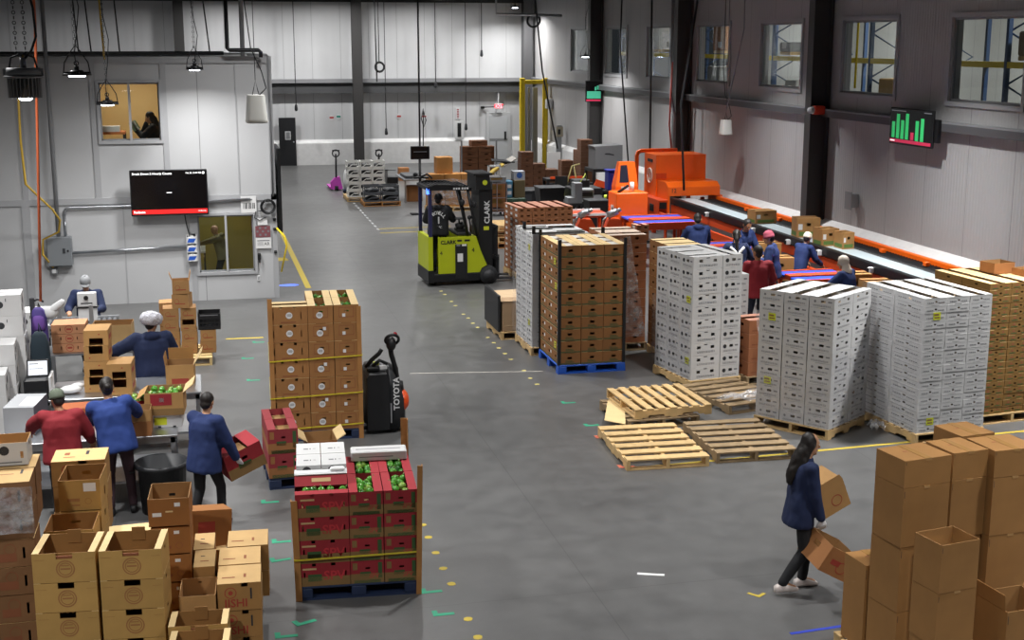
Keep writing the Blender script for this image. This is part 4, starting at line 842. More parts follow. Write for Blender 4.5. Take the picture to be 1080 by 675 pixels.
pallet(1.0, 1.3, WOOD_G, 'wooden_pallet', 'empty pallet half covered in film beside the turned white stack', (7.14, 16.98, 0), R(12), 6)
def film(nm, grid, lab, m_=None, amp=.02):
    """a crinkled sheet through a grid of points"""
    m = MB(); nu, nv = len(grid[0]), len(grid); vs = []
    for r in grid:
        for p in r:
            p = V(p); q = noise.noise_vector(p*4.); vs.append(p+V((q.x, q.y, q.z))*amp)
    fs = [(j*nu+i, j*nu+i+1, (j+1)*nu+i+1, (j+1)*nu+i) for j in range(nv-1) for i in range(nu-1)]
    m.add(vs, fs, 0, True)
    return tag(m.build(nm, m_ or FILM), lab, 'plastic film')
def sheet(p0, p1, z0, z1, nu=24, nv=24): 
    p0, p1 = V((*p0, 0)), V((*p1, 0)); return [[p0.lerp(p1, i/nu)+V((0, 0, z0+(z1-z0)*j/nv)) for i in range(nu+1)] for j in range(nv+1)]
film('stretch_film', sheet((8.81, 16.42), (8.94, 15.02), .15, 1.96), 'clear stretch film on the left side of the tall white stack', amp=.012)
film('stretch_film', sheet((7.27, 16.45), (7.93, 15.5), .15, .75), 'clear stretch film round the foot of the turned white stack', amp=.012)
film('stretch_film', sheet((7.985, 15.495), (8.835, 16.09), .15, 1.2), 'clear stretch film on the right side of the turned white stack', amp=.012)
film('stretch_film', sheet((6.87, 19.6), (7.05, 18.4), .2, 1.3), 'clear stretch film on the left side of the centre right white stack', amp=.012)
film('hanging_stretch_film', [[(6.8+.48*i/20*(.35+.65*j/24), 21.04, 2.0-1.75*j/24) for i in range(21)] for j in range(25)], 'film hanging down the front of the reddish brown wrapped stack', FILM_D, .02)
film('stretch_film', sheet((5.24, 22.35), (5.25, 21.14), .15, 2.05), 'clear stretch film on the left side of the white stack behind the blue pallet', amp=.015)
film('stretch_film', [[(7.16+1.0*i/24+.1*math.sin(j), 17.02+.55*j/12+.12*i/24, .2+.04*math.sin(i*.8)*math.sin(j*1.1)) for i in range(25)] for j in range(9)], 'crumpled film lying over the empty pallet beside the turned stack', FILM_D, .04)
film('stretch_film', [[(8.66+.2*i/10, 15.6+.3*j/10, .09+.05*math.sin(i*1.3)*math.cos(j*1.7)) for i in range(11)] for j in range(11)], 'crumpled ball of film on the floor between the white stacks', FILM_D, .07)
film('hanging_stretch_film', [[(8.12+.12*j/14+.1*i/8, 18.38, .2+1.0*(1-j/14)) for i in range(9)] for j in range(15)], 'loose film hanging on the brown cartons between the white stacks', FILM_D, .03)
# ------------------------------------------------------------------ peppers
def pepper_mesh(seed, col):
    r = random.Random(seed); m = MB(); n = 16; rings = []
    prof = [(.0, .012), (.006, .028), (.016, .038), (.035, .044), (.055, .041), (.072, .033), (.082, .018), (.084, .004)]
    for z, rad in prof:
        rings.append([((.9*rad*(1+.1*math.cos(4*2*math.pi*k/n+seed)))*math.cos(2*math.pi*k/n), (.9*rad*(1+.1*math.cos(4*2*math.pi*k/n+seed)))*math.sin(2*math.pi*k/n), z*.85) for k in range(n)])
    m.loft(rings); return m.mesh('bell_pepper', [col])
PG = [mat('pepper_green_%d' % i, h2(c), .25) for i, c in enumerate(('2f6820', '4a8a2c', '25541c', '76983e'))]
PEP = [pepper_mesh(i, PG[i]) for i in range(4)]
stem_me = MB().tube([(0, 0, .066), (.003, 0, .08), (.01, .004, .092)], .006, 6).mesh('stem', [mat('pepper_stem', h2('5d7a35'), .6)])
PPROTO = [Proto(p, [('stem', stem_me, None, None, [])]) for p in PEP]
def peppers(T, x0, x1, y0, y1, z, n, where, rz=0.):
    nx = max(1, int((x1-x0)/.082)); k = 0; spots = []
    ny = max(1, int((y1-y0)/.082))
    for j in range(ny):
        for i in range(nx): spots.append((x0+(i+.5)*(x1-x0)/nx, y0+(j+.5)*(y1-y0)/ny))
    for i, (x, y) in enumerate(spots[:n]):
        pr = PPROTO[random.randrange(4) if random.random() < .6 else 1]
        pr.put('bell_pepper', 'green bell pepper '+where, 'pepper', T(x+random.uniform(-.008, .008), y+random.uniform(-.008, .008), z+random.uniform(-.012, .012)), 0, 'green bell peppers '+where, rot=(random.uniform(-.8, .8), random.uniform(-.8, .8), random.uniform(0, 6)))
# ------------------------------------------------------------------ strapped brown stack, left of centre
rd_me = MB().cyl((0, -.003, 0), (0, -.001, 0), .043, n=20, sm=False).box(-.03, .03, -.0035, -.003, .0, .006, 1).box(-.025, .025, -.0035, -.003, -.012, -.006, 1).box(-.025, .025, -.0035, -.003, .012, .018, 1).mesh('sticker', [PAPER, GREYINK])
sq_me = MB().box(-.02, .02, -.003, -.001, -.022, .022).mesh('label', [PAPER])
def rsticker(o, x, z): p = link('sticker', rd_me, o, (x, 0, z)); p['label'] = 'round white sticker'
def slabel(o, x, z): p = link('sticker', sq_me, o, (x, 0, z)); p['label'] = 'small white label'
BM = [card('box_brown', '9a6b3c'), KRAFT_IN, INK, BROWNINK, CREAM, card('print_brown', '86592f')]
long_h = {'F': [(.1, .125, .3, .68), (.82, .845, .3, .68), (.27, .34, .86, 1), (.63, .7, .86, 1)], 'L': [(.45, .6, .55, .7)]}
short_h = {'F': [(.44, .6, .62, .7)], 'R': [(.2, .225, .3, .68), (.75, .775, .3, .68)]}
h = .2405; rz = R(-2.5); P1 = (.77, 17.12, 0)
block_pallet(1.17, 1.12, NAVY_PAINT, 'dark blue pallet under the strapped brown carton stack', P1, rz, 'blue_pallet')
bl = Proto(carton(.5-G_, .36-G_, h-G_, 'slit', .3, 'x', long_h, [('F', .3, .7, .1, .16, 3), ('L', .2, .8, .1, .16, 3)], flap_mi=4).mesh('brown_carton', BM))
bs = Proto(carton(.33-G_, .54-G_, h-G_, 'slit', .4, 'y', short_h, [('F', .2, .8, .3, .34, 3), ('F', .2, .8, .84, .87, 3), ('F', .2, .22, .34, .84, 3), ('F', .78, .8, .34, .84, 3)]+[('T', .08+.28*i, .12+.28*i, .1+.2*j, .13+.2*j, 2) for i in range(4) for j in range(5) if i in (0, 3)], flap_mi=4, deep=.35).mesh('brown_carton', BM))
S = Stack(P1, rz); gr = 'brown cartons of the strapped stack'
def ex_long(o, r): rsticker(o, .26, .12)
def ex_s1(o, r):
    rsticker(o, .15, .11)
    if r % 2: slabel(o, .21, .17)
def ex_s2(o, r): slabel(o, .13, .1)
S.column(bl, 0, 0, 7, h, 'brown_carton', 'brown carton with round sticker', 'left front column', 'of the strapped stack', grp=gr, extra=ex_long)
for j, c in ((1, 'second'), (2, 'rear')): S.column(bl, 0, j*.365, 6, h, 'brown_carton', 'brown carton', 'left %s column' % c, 'of the strapped stack', grp=gr)
S.column(bs, .503, 0, 7, h, 'brown_carton', 'brown carton with round sticker', 'middle front column', 'of the strapped stack', grp=gr, extra=ex_s1)
S.column(bs, .836, 0, 7, h, 'brown_carton', 'brown carton with small label', 'right front column', 'of the strapped stack', grp=gr, extra=ex_s2)
for x, c in ((.503, 'middle'), (.836, 'right')): S.column(bs, x, .545, 7, h, 'brown_carton', 'brown carton', c+' rear column', 'of the strapped stack', grp=gr, skip=6)
for x, y, c in ((.503, .0, 'front middle'), (.836, 0, 'front right'), (.503, .545, 'rear middle'), (.836, .545, 'rear right')):
    peppers(S.T, x+.08, x+.25, y+.06, y+.5, .142+7*h-.12, 10, 'in the %s carton atop the strapped stack' % c)
T1 = xf(P1, rz)
def board(T, x, y, z0, z1, lab, sx=1, sy=1, m_=None, w=.06, lean=(0, 0)):
    p = [(0, 0), (sx*w, 0), (sx*w, sy*.008), (sx*.008, sy*.008), (sx*.008, sy*w), (0, sy*w)]
    m = MB().loft([[V(T(x+a, y+b, z0)) for a, b in p], [V(T(x+a+lean[0], y+b+lean[1], z1)) for a, b in p]], 0, False)
    tag(m.build('corner_board', m_ or WOOD_Y), lab, 'corner board')
board(T1, -.014, -.014, .1, 1.93, 'brown corner board at the front left of the strapped stack'); board(T1, 1.19, -.014, .0, 1.8, 'brown corner board at the front right of the strapped stack', -1)
def strap(T, x0, x1, y0, y1, zf, lab, sl=0.):
    m = MB(); c = [(x0, y0, zf-sl), (x1, y0, zf+sl), (x1, y1, zf+sl), (x0, y1, zf-sl)]; e = .008
    for i in range(4):
        a, b = V(T(*c[i])), V(T(*c[(i+1) % 4])); d = (b-a).normalized(); nn = V((d.y, -d.x, 0))*.002
        m.loft([[a+nn+V((0, 0, -e)), a+nn+V((0, 0, e)), a-nn+V((0, 0, e)), a-nn+V((0, 0, -e))], [b+nn+V((0, 0, -e)), b+nn+V((0, 0, e)), b-nn+V((0, 0, e)), b-nn+V((0, 0, -e))]], 0, False)
    tag(m.build('strap', STRAP), lab, 'strap')
for z, c in ((1.12, 'upper'), (.62, 'middle'), (.19, 'lowest')): strap(T1, -.02, 1.196, -.02, 1.14, z, c+' yellow strap round the strapped brown stack', .02)
# ------------------------------------------------------------------ red pepper cartons in the front
rz = R(-4.2); P2 = (.71, 11.92, 0); h = .229
block_pallet(1.15, 1.2, NAVY_PAINT, 'dark blue pallet under the red pepper cartons', P2, rz, 'blue_pallet')
RM = [REDC, KRAFT_IN, OLIVE, GREENP, mat('cream_logo', h2('c9a878'), .7), mat('bright_red_letters', h2('c0323a'), .7), INK]
lh = {'F': [(.28, .35, .88, 1), (.64, .72, .88, 1), (.12, .15, .3, .62), (.9, .93, .3, .62)], 'L': [(.42, .56, .6, .7)], 'R': [(.42, .56, .6, .7)]}
lp = [('F', 0, 1, 0, .4, 2), ('F', .2, .46, .2, .52, 3), ('F', .1, .36, .72, .8, 4), ('L', 0, 1, 0, .4, 2)]
sh = {'F': [(.44, .58, .62, .7)], 'R': [(.2, .24, .3, .6), (.7, .74, .3, .6)], 'L': [(.2, .24, .3, .6)]}
sp = [('F', 0, 1, 0, .42, 2), ('F', .28, .6, .32, .5, 3), ('F', .1, .9, .0, .14, 3), ('F', .06, .2, .6, .9, 2), ('F', .82, .94, .2, .9, 3), ('L', 0, 1, 0, .4, 2), ('R', 0, 1, 0, .4, 2), ('T', .06, .2, .2, .4, 4), ('T', .8, .94, .2, .4, 4), ('T', .06, .2, .6, .8, 4), ('T', .8, .94, .6, .8, 4)]
rl = Proto(carton(.5-G_, .38-G_, h-G_, 'slit', .42, 'x', lh, lp, [('F', 'SPV', .7, .42, .13, 5)], deep=.3).mesh('red_carton', RM))
rs = Proto(carton(.32-G_, .55-G_, h-G_, 'slit', .48, 'y', sh, sp, [('F', 'SPV', .7, .3, .06, 5)], deep=.3).mesh('red_carton', RM))
S = Stack(P2, rz); gr = 'red pepper cartons of the front stack'
S.column(rl, 0, 0, 4, h, 'red_carton', 'wide red pepper carton', 'left front column', 'of the front stack', grp=gr)
S.column(rl, 0, .385, 4, h, 'red_carton', 'red pepper carton', 'left second column', 'of the front stack', grp=gr, skip=3); S.column(rl, 0, .77, 4, h, 'red_carton', 'red pepper carton', 'left rear column', 'of the front stack', grp=gr, skip=3)
for x, c in ((.503, 'middle'), (.826, 'right')):
    S.column(rs, x, 0, 4, h, 'red_carton', 'red pepper carton', c+' front column', 'of the front stack', grp=gr); S.column(rs, x, .555, 4, h, 'red_carton', 'red pepper carton', c+' rear column', 'of the front stack', grp=gr, skip=3)
    for y, c2 in ((0, 'front'), (.555, 'rear')): peppers(S.T, x+.075, x+.245, y+.05, y+.5, .142+4*h-.07, 12, 'in the %s %s red carton' % (c, c2))
peppers(S.T, .04, .46, .11, .26, .142+4*h-.06, 10, 'in the wide front left red carton')
T2 = xf(P2, rz); zt = .142+4*h
# raised back flap of the wide carton
fl = MB().loft([[V((.0, .235, h)), V((.495, .235, h)), V((.495, .24, h)), V((.0, .24, h))], [V((.0, .3, h+.08)), V((.495, .3, h+.08)), V((.495, .305, h+.08)), V((.0, .305, h+.08))]], 0, False)
fl.add([(.16, .259, h+.032), (.34, .259, h+.032), (.34, .283, h+.062), (.16, .283, h+.062)], [(0, 1, 2, 3)], 1)
o = S.box[('left front column', 3)]; p = fl.build('flap', [REDC, RM[4]], o); p['label'] = 'raised red back flap'
# small white cartons on top of the rear left, one long white carton rear right
sw = Proto(carton(.235, .36, .14, 'closed', prints=[('F', 'o', .42, .62, .042, 2), ('F', .62, .8, .6, .66, 3), ('F', .14, .86, .18, .26, 3), ('F', .3, .7, .08, .12, 3), ('T', .3, .5, .4, .5, 3), ('T', .56, .6, .4, .5, 2), ('T', .7, .8, .44, .48, 3)]).mesh('small_white_carton', WM))
for i, (x, y, z, c) in enumerate(((.02, .42, zt+.004, 'left small white carton with round mark atop the red cartons'), (.262, .42, zt+.004, 'right small white carton with round mark atop the red cartons'), (.02, .79, zt+.004, 'rear left small white carton atop the red cartons'), (.262, .79, zt+.004, 'rear right small white carton atop the red cartons'))):
    sw.put('white_carton', c, 'carton', S.T(x, y, z), rz)
tag(MB().box(0, .5, 0, .16, 0, .012, 0, .004).prism([(0, .012), (.5, .012), (.5, .016), (0, .016)], 1, .02, .14, 0).box(.34, .48, .03, .1, .012, .05, 0, .01).build('white_cover_sheet', WPLAS, None, S.T(.0, .3, zt+.085), rz), 'white flat lid lying in front of the small white cartons', 'lid')
tag(MB().box(0, .56, 0, .2, 0, .1, 0, .01).box(.08, .42, -.001, 0, .04, .05, 1).box(.05, .5, .08, .1, .1, .101, 1).build('white_carton', [WHITE, GREYINK], None, S.T(.56, .9, zt+.003), rz), 'long white carton behind the right red cartons', 'carton')
board(T2, -.02, -.014, .0, 1.0, 'brown corner board at the front left of the red stack', lean=(-.02, 0)); board(T2, 1.17, -.014, .0, 1.32, 'brown corner board at the front right of the red stack', -1, w=.05, lean=(.02, -.1)); board(T2, 1.15, 1.17, .0, 1.42, 'taller brown corner board at the rear right of the red stack', -1, -1, w=.07)
tag(MB().box(0, .1, 0, .06, 0, .05, 0, .005).build('wood_block', WOOD, None, S.T(-.12, -.1, -.138), R(40)), 'small wood block at the red pallet front left corner', 'wood block')
strap(T2, -.024, 1.175, -.03, 1.2, .43, 'yellow strap round the red pepper cartons', .01)
# ------------------------------------------------------------------ small red stack behind
rz = R(2); P3 = (.62, 15.2, 0)
block_pallet(.95, .95, NAVY_PAINT, 'dark pallet under the small red carton stack', P3, rz, 'blue_pallet')
S = Stack(P3, rz); h3 = .3
r3 = Proto(carton(.35, .46-G_, h3-G_, 'slit', .46, 'y', sh, sp).mesh('red_carton', [mat('dull_red_card', h2('8e2f35'), .8), KRAFT_IN, KRAFT_D, GREENP, RM[4], RM[5]]))
S.column(r3, 0, 0, 2, h3, 'red_carton', 'tall red carton', 'front column', 'of the small stack', grp='tall red cartons of the small stack'); S.column(r3, 0, .46, 2, h3, 'red_carton', 'tall red carton', 'rear column', 'of the small stack', grp='tall red cartons of the small stack')
tc = carton(.36, .44, .3, 'open', holes={'F': [(.44, .56, .6, .68)]}, prints=[('F', .2, .8, .0, .5, 2)])
o = tag(tc.build('open_carton', [KRAFT_D, KRAFT_IN, REDC], None, S.T(.5, .38, .142), rz), 'open brown carton with cream flaps beside the small red stack', 'carton')
for pl in ([(-.11, .36), (-.1, .37), (0, .303), (0, .297)], [(.47, .36), (.46, .37), (.36, .303), (.36, .297)]): MB().prism(pl, 1, 0, .44, 0).build('flap', CREAM, o)['label'] = 'cream flap standing open'
o = tag(carton(.34, .36, .26, 'open').build('open_carton', [REDC, KRAFT_IN], None, S.T(.55, .0, .142), rz), 'low open red carton in front of the cream flapped carton', 'carton')
# ------------------------------------------------------------------ foreground left: trays and cartons
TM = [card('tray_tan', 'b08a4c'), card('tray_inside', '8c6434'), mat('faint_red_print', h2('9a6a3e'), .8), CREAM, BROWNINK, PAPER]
def tray_mesh(w, d, h, notch=True, printed=True, tab=True):
    ho = {'F': [(.38, .64, .8, 1)], 'L': [(.4, .55, .7, .82)], 'R': [(.4, .55, .7, .82)]} if notch else {'F': [(.42, .58, .6, .7)]}
    pr = [('F', 'ring', .52, .46, .075, 2), ('F', 'ring', .52, .46, .055, 2), ('F', .44, .6, .44, .49, 2), ('F', .45, .58, .56, .59, 2), ('F', .03, .2, .78, .79, 2), ('F', .83, .98, .78, .79, 2)] if printed else [('F', .2, .6, .3, .36, 2)]
    m = carton(w, d, h, 'open', holes=ho, prints=pr)
    for x0, x1 in ((0, .11*w), (.89*w, w)): m.box(x0, x1, 0, d, h, h+.003, 3)
    m.prism([(d-.012, h-.08), (d-.004, h-.08), (d-.004, h+(.035 if tab else -.01)), (d-.012, h+(.035 if tab else -.01))], 0, .4*w, .62*w, 1)
    if tab: m.prism([(.012, h-.1), (.02, h-.1), (.02, h-.03), (.012, h-.03)], 0, .36*w, .66*w, 4)
    return m.mesh('tray_carton', TM)
tr = Proto(tray_mesh(.495, .45, .252, tab=False)); tr_top = Proto(tray_mesh(.495, .45, .252))
for ci, (x, y, c) in enumerate(((-1.47, 10.66, 'left'), (-.95, 10.6, 'right'))):
    pallet(.5, .5, WOOD, 'wooden_pallet', 'pine pallet under the %s column of tan tray cartons in front' % c, (x, y-.02, 0), R(-6), 4)
    S = Stack((x, y, 0), R(-6)); S.column(tr, 0, 0, 3, .256, 'tray_carton', 'tan tray carton', c+' column', 'under the open top trays', grp='tan tray cartons in the lower left'); tr_top.put('tray_carton', 'open tan tray topping the %s front column at lower left' % c, 'carton', S.T(0, 0, S.z0+3*.256), R(-6))
lw = Proto(carton(.5-G_, .38-G_, .243, 'closed', holes={'F': [(.3, .34, .3, .7), (.8, .84, .3, .7)]}, prints=[('F', .4, .7, .2, .5, 2), ('F', 'ring', .6, .65, .05, 2), ('T', .2, .5, .3, .36, 2), ('T', .3, .7, .6, .64, 2), ('T', .1, .14, .6, .9, 4), ('T', .8, .84, .6, .9, 4)], flap_mi=3).mesh('brown_carton', [card('shaded_brown', '805a38'), KRAFT_IN, BROWNINK, KRAFT_P, INK]))  # light from above painted in: paler card on top, darker brown sides
def col(proto, x, y, rz, rows, h, nm, what, tail, z0=.0, skip=0, cat='carton', grp=None):
    S = Stack((x, y, 0), rz, z0); 
    if skip: tag(carton(.14, .24, skip*h-.006, 'closed').build('inner_carton', [KRAFT, KRAFT_IN], None, S.T(.04, .04, z0), rz), 'kraft base carton, %s' % tail, cat)
    for r in range(skip, rows): proto.put(nm, '%s, %s %s' % (what, nth(rows-r), tail), cat, S.T(random.uniform(-.004, .004), random.uniform(-.004, .004), z0+r*h), rz+R(random.uniform(-.5, .5)), grp)
    return S
pallet(1.1, .8, WOOD_G, 'wooden_pallet', 'dark pallet under the film wrapped cartons at the left edge', (-2.58, 11.1, 0), 0, 5)
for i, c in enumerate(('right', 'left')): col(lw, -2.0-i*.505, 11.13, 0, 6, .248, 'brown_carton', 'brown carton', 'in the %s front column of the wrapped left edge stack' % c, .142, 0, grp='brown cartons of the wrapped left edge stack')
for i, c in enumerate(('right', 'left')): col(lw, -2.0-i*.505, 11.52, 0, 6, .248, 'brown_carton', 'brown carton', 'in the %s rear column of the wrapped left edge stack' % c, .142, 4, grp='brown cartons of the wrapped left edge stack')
wo = carton(.5, .3, .2, 'open', holes={'F': [(.88, .93, .3, .6)], 'R': [(.4, .6, .7, .85)]}, prints=[('F', 'o', .62, .66, .042, 2), ('F', .4, .6, .63, .67, 3), ('F', .3, .9, .1, .16, 3)])
tag(wo.build('white_carton', [WHITE, KRAFT, INK, GREYINK], None, (-2.06, 11.58, 1.635), 0), 'open white carton with round mark on the wrapped left edge stack', 'carton')
film('hanging_stretch_film', sheet((-2.6, 11.07), (-1.48, 11.07), 1.2, 1.6), 'shiny stretch film across the front of the left edge stack', FILM_D, .012)
pale = Proto(carton(.5-G_, .4-G_, .25, 'closed', holes={'F': [(.5, .66, .86, 1)], 'L': [(.3, .4, .8, 1)]}, prints=[('T', .2, .42, .3, .35, 2), ('T', .6, .66, .5, .8, 4), ('T', .2, .3, .5, .7, 2), ('F', 'ring', .3, .65, .055, 5), ('F', 'o', .3, .65, .02, 5)], texts=[('F', 'JISHI', .42, .28, .1, 5)], flap_mi=3).mesh('brown_carton', [card('jishi_brown', '9c7340'), KRAFT_IN, BROWNINK, KRAFT_P, INK, REDINK]))  # paler card on the top face paints the light from above
col(pale, -1.52, 12.78, R(-2), 5, .255, 'brown_carton', 'carton with lit painted top', 'behind the labelled open carton', 0, 2)
o = carton(.37, .48, .29, 'open', holes={'B': [(.4, .62, .66, .78)], 'R': [(.5, .62, .2, .5)]}, prints=[('F', .6, .9, .62, .9, 5), ('F', .2, .5, .3, .4, 2), ('F', 'ring', .7, .3, .03, 2), ('F', .3, .5, .15, .2, 2)])
tag(o.build('open_carton', TM, None, (-1.41, 12.24, .96), R(-4)), 'open tan carton with white label near the red jacket', 'carton')
col(Proto(carton(.37-G_, .48-G_, .235, 'closed', holes={'R': [(.5, .62, .4, .65)]}).mesh('brown_carton', TM)), -1.41, 12.24, R(-4), 4, .238, 'brown_carton', 'tan carton', 'under the labelled open carton', 0, 1)
tag(carton(.42, .46, .24, 'open', holes={'B': [(.4, .6, .6, .7)]}).build('open_carton', TM, None, (-1.5, 11.72, .72), R(-3)), 'open tan carton behind the left tray column', 'carton')
col(Proto(carton(.42, .46, .235, 'closed').mesh('brown_carton', TM)), -1.5, 11.72, R(-3), 3, .239, 'brown_carton', 'tan carton', 'under the open carton behind the trays', 0, 1)
tag(carton(.45, .4, .25, 'closed', prints=[('T', .3, .5, .3, .5, 2), ('F', .4, .6, .9, 1, 4)], flap_mi=3).build('brown_carton', TM, None, (-.95, 11.75, .56), R(4)), 'carton with lit painted top behind the right tray column', 'carton')  # cream top colour stands for overhead light on the carton
col(Proto(carton(.45, .4, .275, 'closed').mesh('brown_carton', TM)), -.95, 11.75, R(4), 2, .28, 'brown_carton', 'tan carton', 'under the lit top carton behind the trays', 0, 0)
# the leaning column with small white labels
cb = carton(.335, .44, .246, 'closed', holes={'F': [(.18, .34, .5, .6)], 'R': [(.4, .5, .3, .8)]}, prints=[('F', .58, .72, .74, .86, 5), ('F', .3, .5, .2, .3, 4), ('F', 'ring', .7, .3, .03, 4)])
cbp = Proto(cb.mesh('brown_carton', [card('column_brown', '93602f'), KRAFT_IN, BROWNINK, CREAM, BROWNINK, PAPER]))
S = col(cbp, -.575, 11.4, R(-2), 4, .262, 'brown_carton', 'brown carton with white label', 'under the open carton beside the carrying worker', 0)
tag(carton(.35, .44, .25, 'open', holes={'B': [(.42, .58, .5, .6)]}, prints=[('F', .1, .32, .36, .5, 5), ('F', .64, .78, .7, .84, 5), ('F', .42, .6, .5, .56, 3)]).build('open_carton', [card('column_brown', '93602f'), KRAFT_IN, BROWNINK, CREAM, BROWNINK, PAPER], None, (-.585, 11.38, 1.052), R(-3)), 'open brown carton with two white labels topping the narrow column', 'carton')
tag(carton(.4, .3, .36, 'closed', prints=[('F', .2, .6, .3, .7, 2), ('F', 'o', .25, .2, .04, 2)]).build('brown_carton', [card('column_brown', '93602f'), KRAFT_IN, REDINK], None, (-.27, 12.15, .52), rot=(R(-8), R(6), R(14))), 'tilted brown carton with red print beside the carrying worker', 'carton')
col(pale, -.42, 12.1, R(3), 2, .253, 'brown_carton', 'carton with lit painted top', 'under the tilted red printed carton', 0)
# cluster with red lettering; tops coloured paler as lit from above
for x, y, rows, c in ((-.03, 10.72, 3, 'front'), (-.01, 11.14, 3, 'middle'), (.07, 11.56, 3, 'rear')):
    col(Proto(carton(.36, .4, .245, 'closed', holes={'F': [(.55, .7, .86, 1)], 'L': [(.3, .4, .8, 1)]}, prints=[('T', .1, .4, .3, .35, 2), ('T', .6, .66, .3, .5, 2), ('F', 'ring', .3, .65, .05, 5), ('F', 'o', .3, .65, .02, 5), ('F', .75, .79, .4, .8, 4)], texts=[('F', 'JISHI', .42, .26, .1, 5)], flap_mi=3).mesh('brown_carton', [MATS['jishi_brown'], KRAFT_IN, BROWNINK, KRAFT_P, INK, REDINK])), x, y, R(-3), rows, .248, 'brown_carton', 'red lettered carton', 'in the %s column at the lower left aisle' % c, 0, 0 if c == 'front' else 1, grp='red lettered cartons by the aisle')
for y, c in ((11.14, 'front'), (11.56, 'rear')): col(Proto(carton(.18, .4, .245, 'closed', prints=[('T', .3, .7, .3, .35, 2), ('T', .3, .5, .6, .64, 4)], flap_mi=3).mesh('brown_carton', [MATS['jishi_brown'], KRAFT_IN, BROWNINK, KRAFT_P, INK])), -.225, y, R(-3), 3, .248, 'brown_carton', 'narrow lit top carton', 'in the %s column left of red lettered ones' % c, 0, 0)
tag(carton(.3, .4, .16, 'open', holes={'B': [(.44, .54, .7, .8)]}).build('open_carton', [KRAFT, KRAFT_IN], None, (-.345, 10.71, .5), R(-3)), 'open low carton left of the front red lettered carton', 'carton')
col(Proto(carton(.3, .4, .24, 'closed').mesh('brown_carton', [KRAFT, KRAFT_IN])), -.345, 10.71, R(-3), 2, .247, 'brown_carton', 'kraft carton', 'under the open low carton by the aisle', 0, 1)
t2 = Proto(tray_mesh(.47, .3, .2))
for y, z, c in ((10.36, .36, 'rear'), (10.04, .33, 'front')):
    t2.put('tray_carton', '%s of two empty tan trays at the bottom edge' % c, 'carton', (-.43, y, z), R(-5))
    col(Proto(carton(.47, .3, z/2-.002, 'closed').mesh('brown_carton', TM)), -.43, y, R(-5), 2, z/2, 'brown_carton', 'tan carton', 'under the %s empty tan tray' % c, 0)
# ------------------------------------------------------------------ tall kraft cartons, lower right
KM = [card('tall_kraft', '966c3b'), card('tall_inside', '9b7344'), mat('clear_tape', h2('ae8550'), .12, coat=.6), INK, BROWNINK]
tape_me = lambda w, d: MB().box(w*.5-.03, w*.5+.03, 0, d, .001, .003).box(w*.5-.03, w*.5+.03, -.002, 0, -.02, .003).mesh('tape', [KM[2]])
def tall(x, y, z0, w, d, h, rz, lab, seam=(), top='closed'):
    m = carton(w, d, h, top, prints=[('F', .02, .03, v-.11, v, 3) for v in seam]+([('T', .3, .4, .55, .6, 4), ('T', .45, .5, .7, .8, 4)] if top == 'closed' else []))
    o = tag(m.build('tall_carton', KM, None, (x, y, z0), rz), lab, 'carton')
    if top == 'closed': link('tape', tape_me(w, d), o, (0, 0, h))['label'] = 'shiny clear tape'
    return o
pallet(1.35, 1.35, WOOD, 'wooden_pallet', 'pine pallet under the tall plain cartons at the lower right', (5.26, 8.54, 0), R(2), 8)
# columns of plain boxes, the shortest standing nearest the woman
z0 = .142
def tower(x, y, rz, w, d, hs, c, top='closed'):
    z = z0
    for i, hh in enumerate(hs):
        lastt = i == len(hs)-1
        o = tall(x+random.uniform(-.006, .006), y+random.uniform(-.004, .004), z, w, d, hh-.003, R(rz+random.uniform(-.8, .8)), 'plain kraft carton, %s in the %s' % (nth(len(hs)-i), c), (.95,), top if lastt else 'closed'); z += hh
    return o
tower(5.26, 9.49, 6, .36, .32, (.76,), 'short left pile beside the walking woman')
tower(5.32, 9.06, 9, .45, .37, (.52, .56, .5, .23), 'left tall column'); tower(5.79, 9.15, 7, .34, .36, (.52, .56, .5, .23), 'middle tall column'); tower(6.16, 9.13, 4, .42, .38, (.5, .58, .5, .23), 'right tall column')
tower(6.12, 9.56, 8, .34, .36, (.56, .6, .65), 'rear tall column')
tower(5.39, 8.58, 9, .37, .31, (.44, .44, .4), 'front column with the open carton', 'open')
tag(MB().box(0, .26, 0, .2, 0, .01).box(.04, .22, .03, .16, .01, .03, 0, .005).build('paper_bundle', CREAM, None, (5.43, 8.66, 1.22), R(9)), 'cream paper lying inside the open tall carton', 'paper')
o = tower(6.02, 8.6, 6, .46, .42, (.66,), 'corner pile, open at the bottom right', 'open')
for pl in ([(.46, .66), (.464, .66), (.56, .77), (.556, .775)], [(.0, .66), (-.004, .66), (-.02, .79), (-.016, .795)]): MB().prism(pl, 1, .02, .4).build('flap', KM[0], o)

for x, y, w, h_, lab in ((10.78, 16.35, .36, .15, 'open brown carton lying atop the right edge brown stack'), (11.1, 16.05, .3, .09, 'low brown carton atop the right edge brown stack')):
    tag(carton(w, .3, h_, 'open').build('open_carton', [KRAFT_D, KRAFT_IN], None, (x, y, 1.99), R(8)), lab, 'carton')
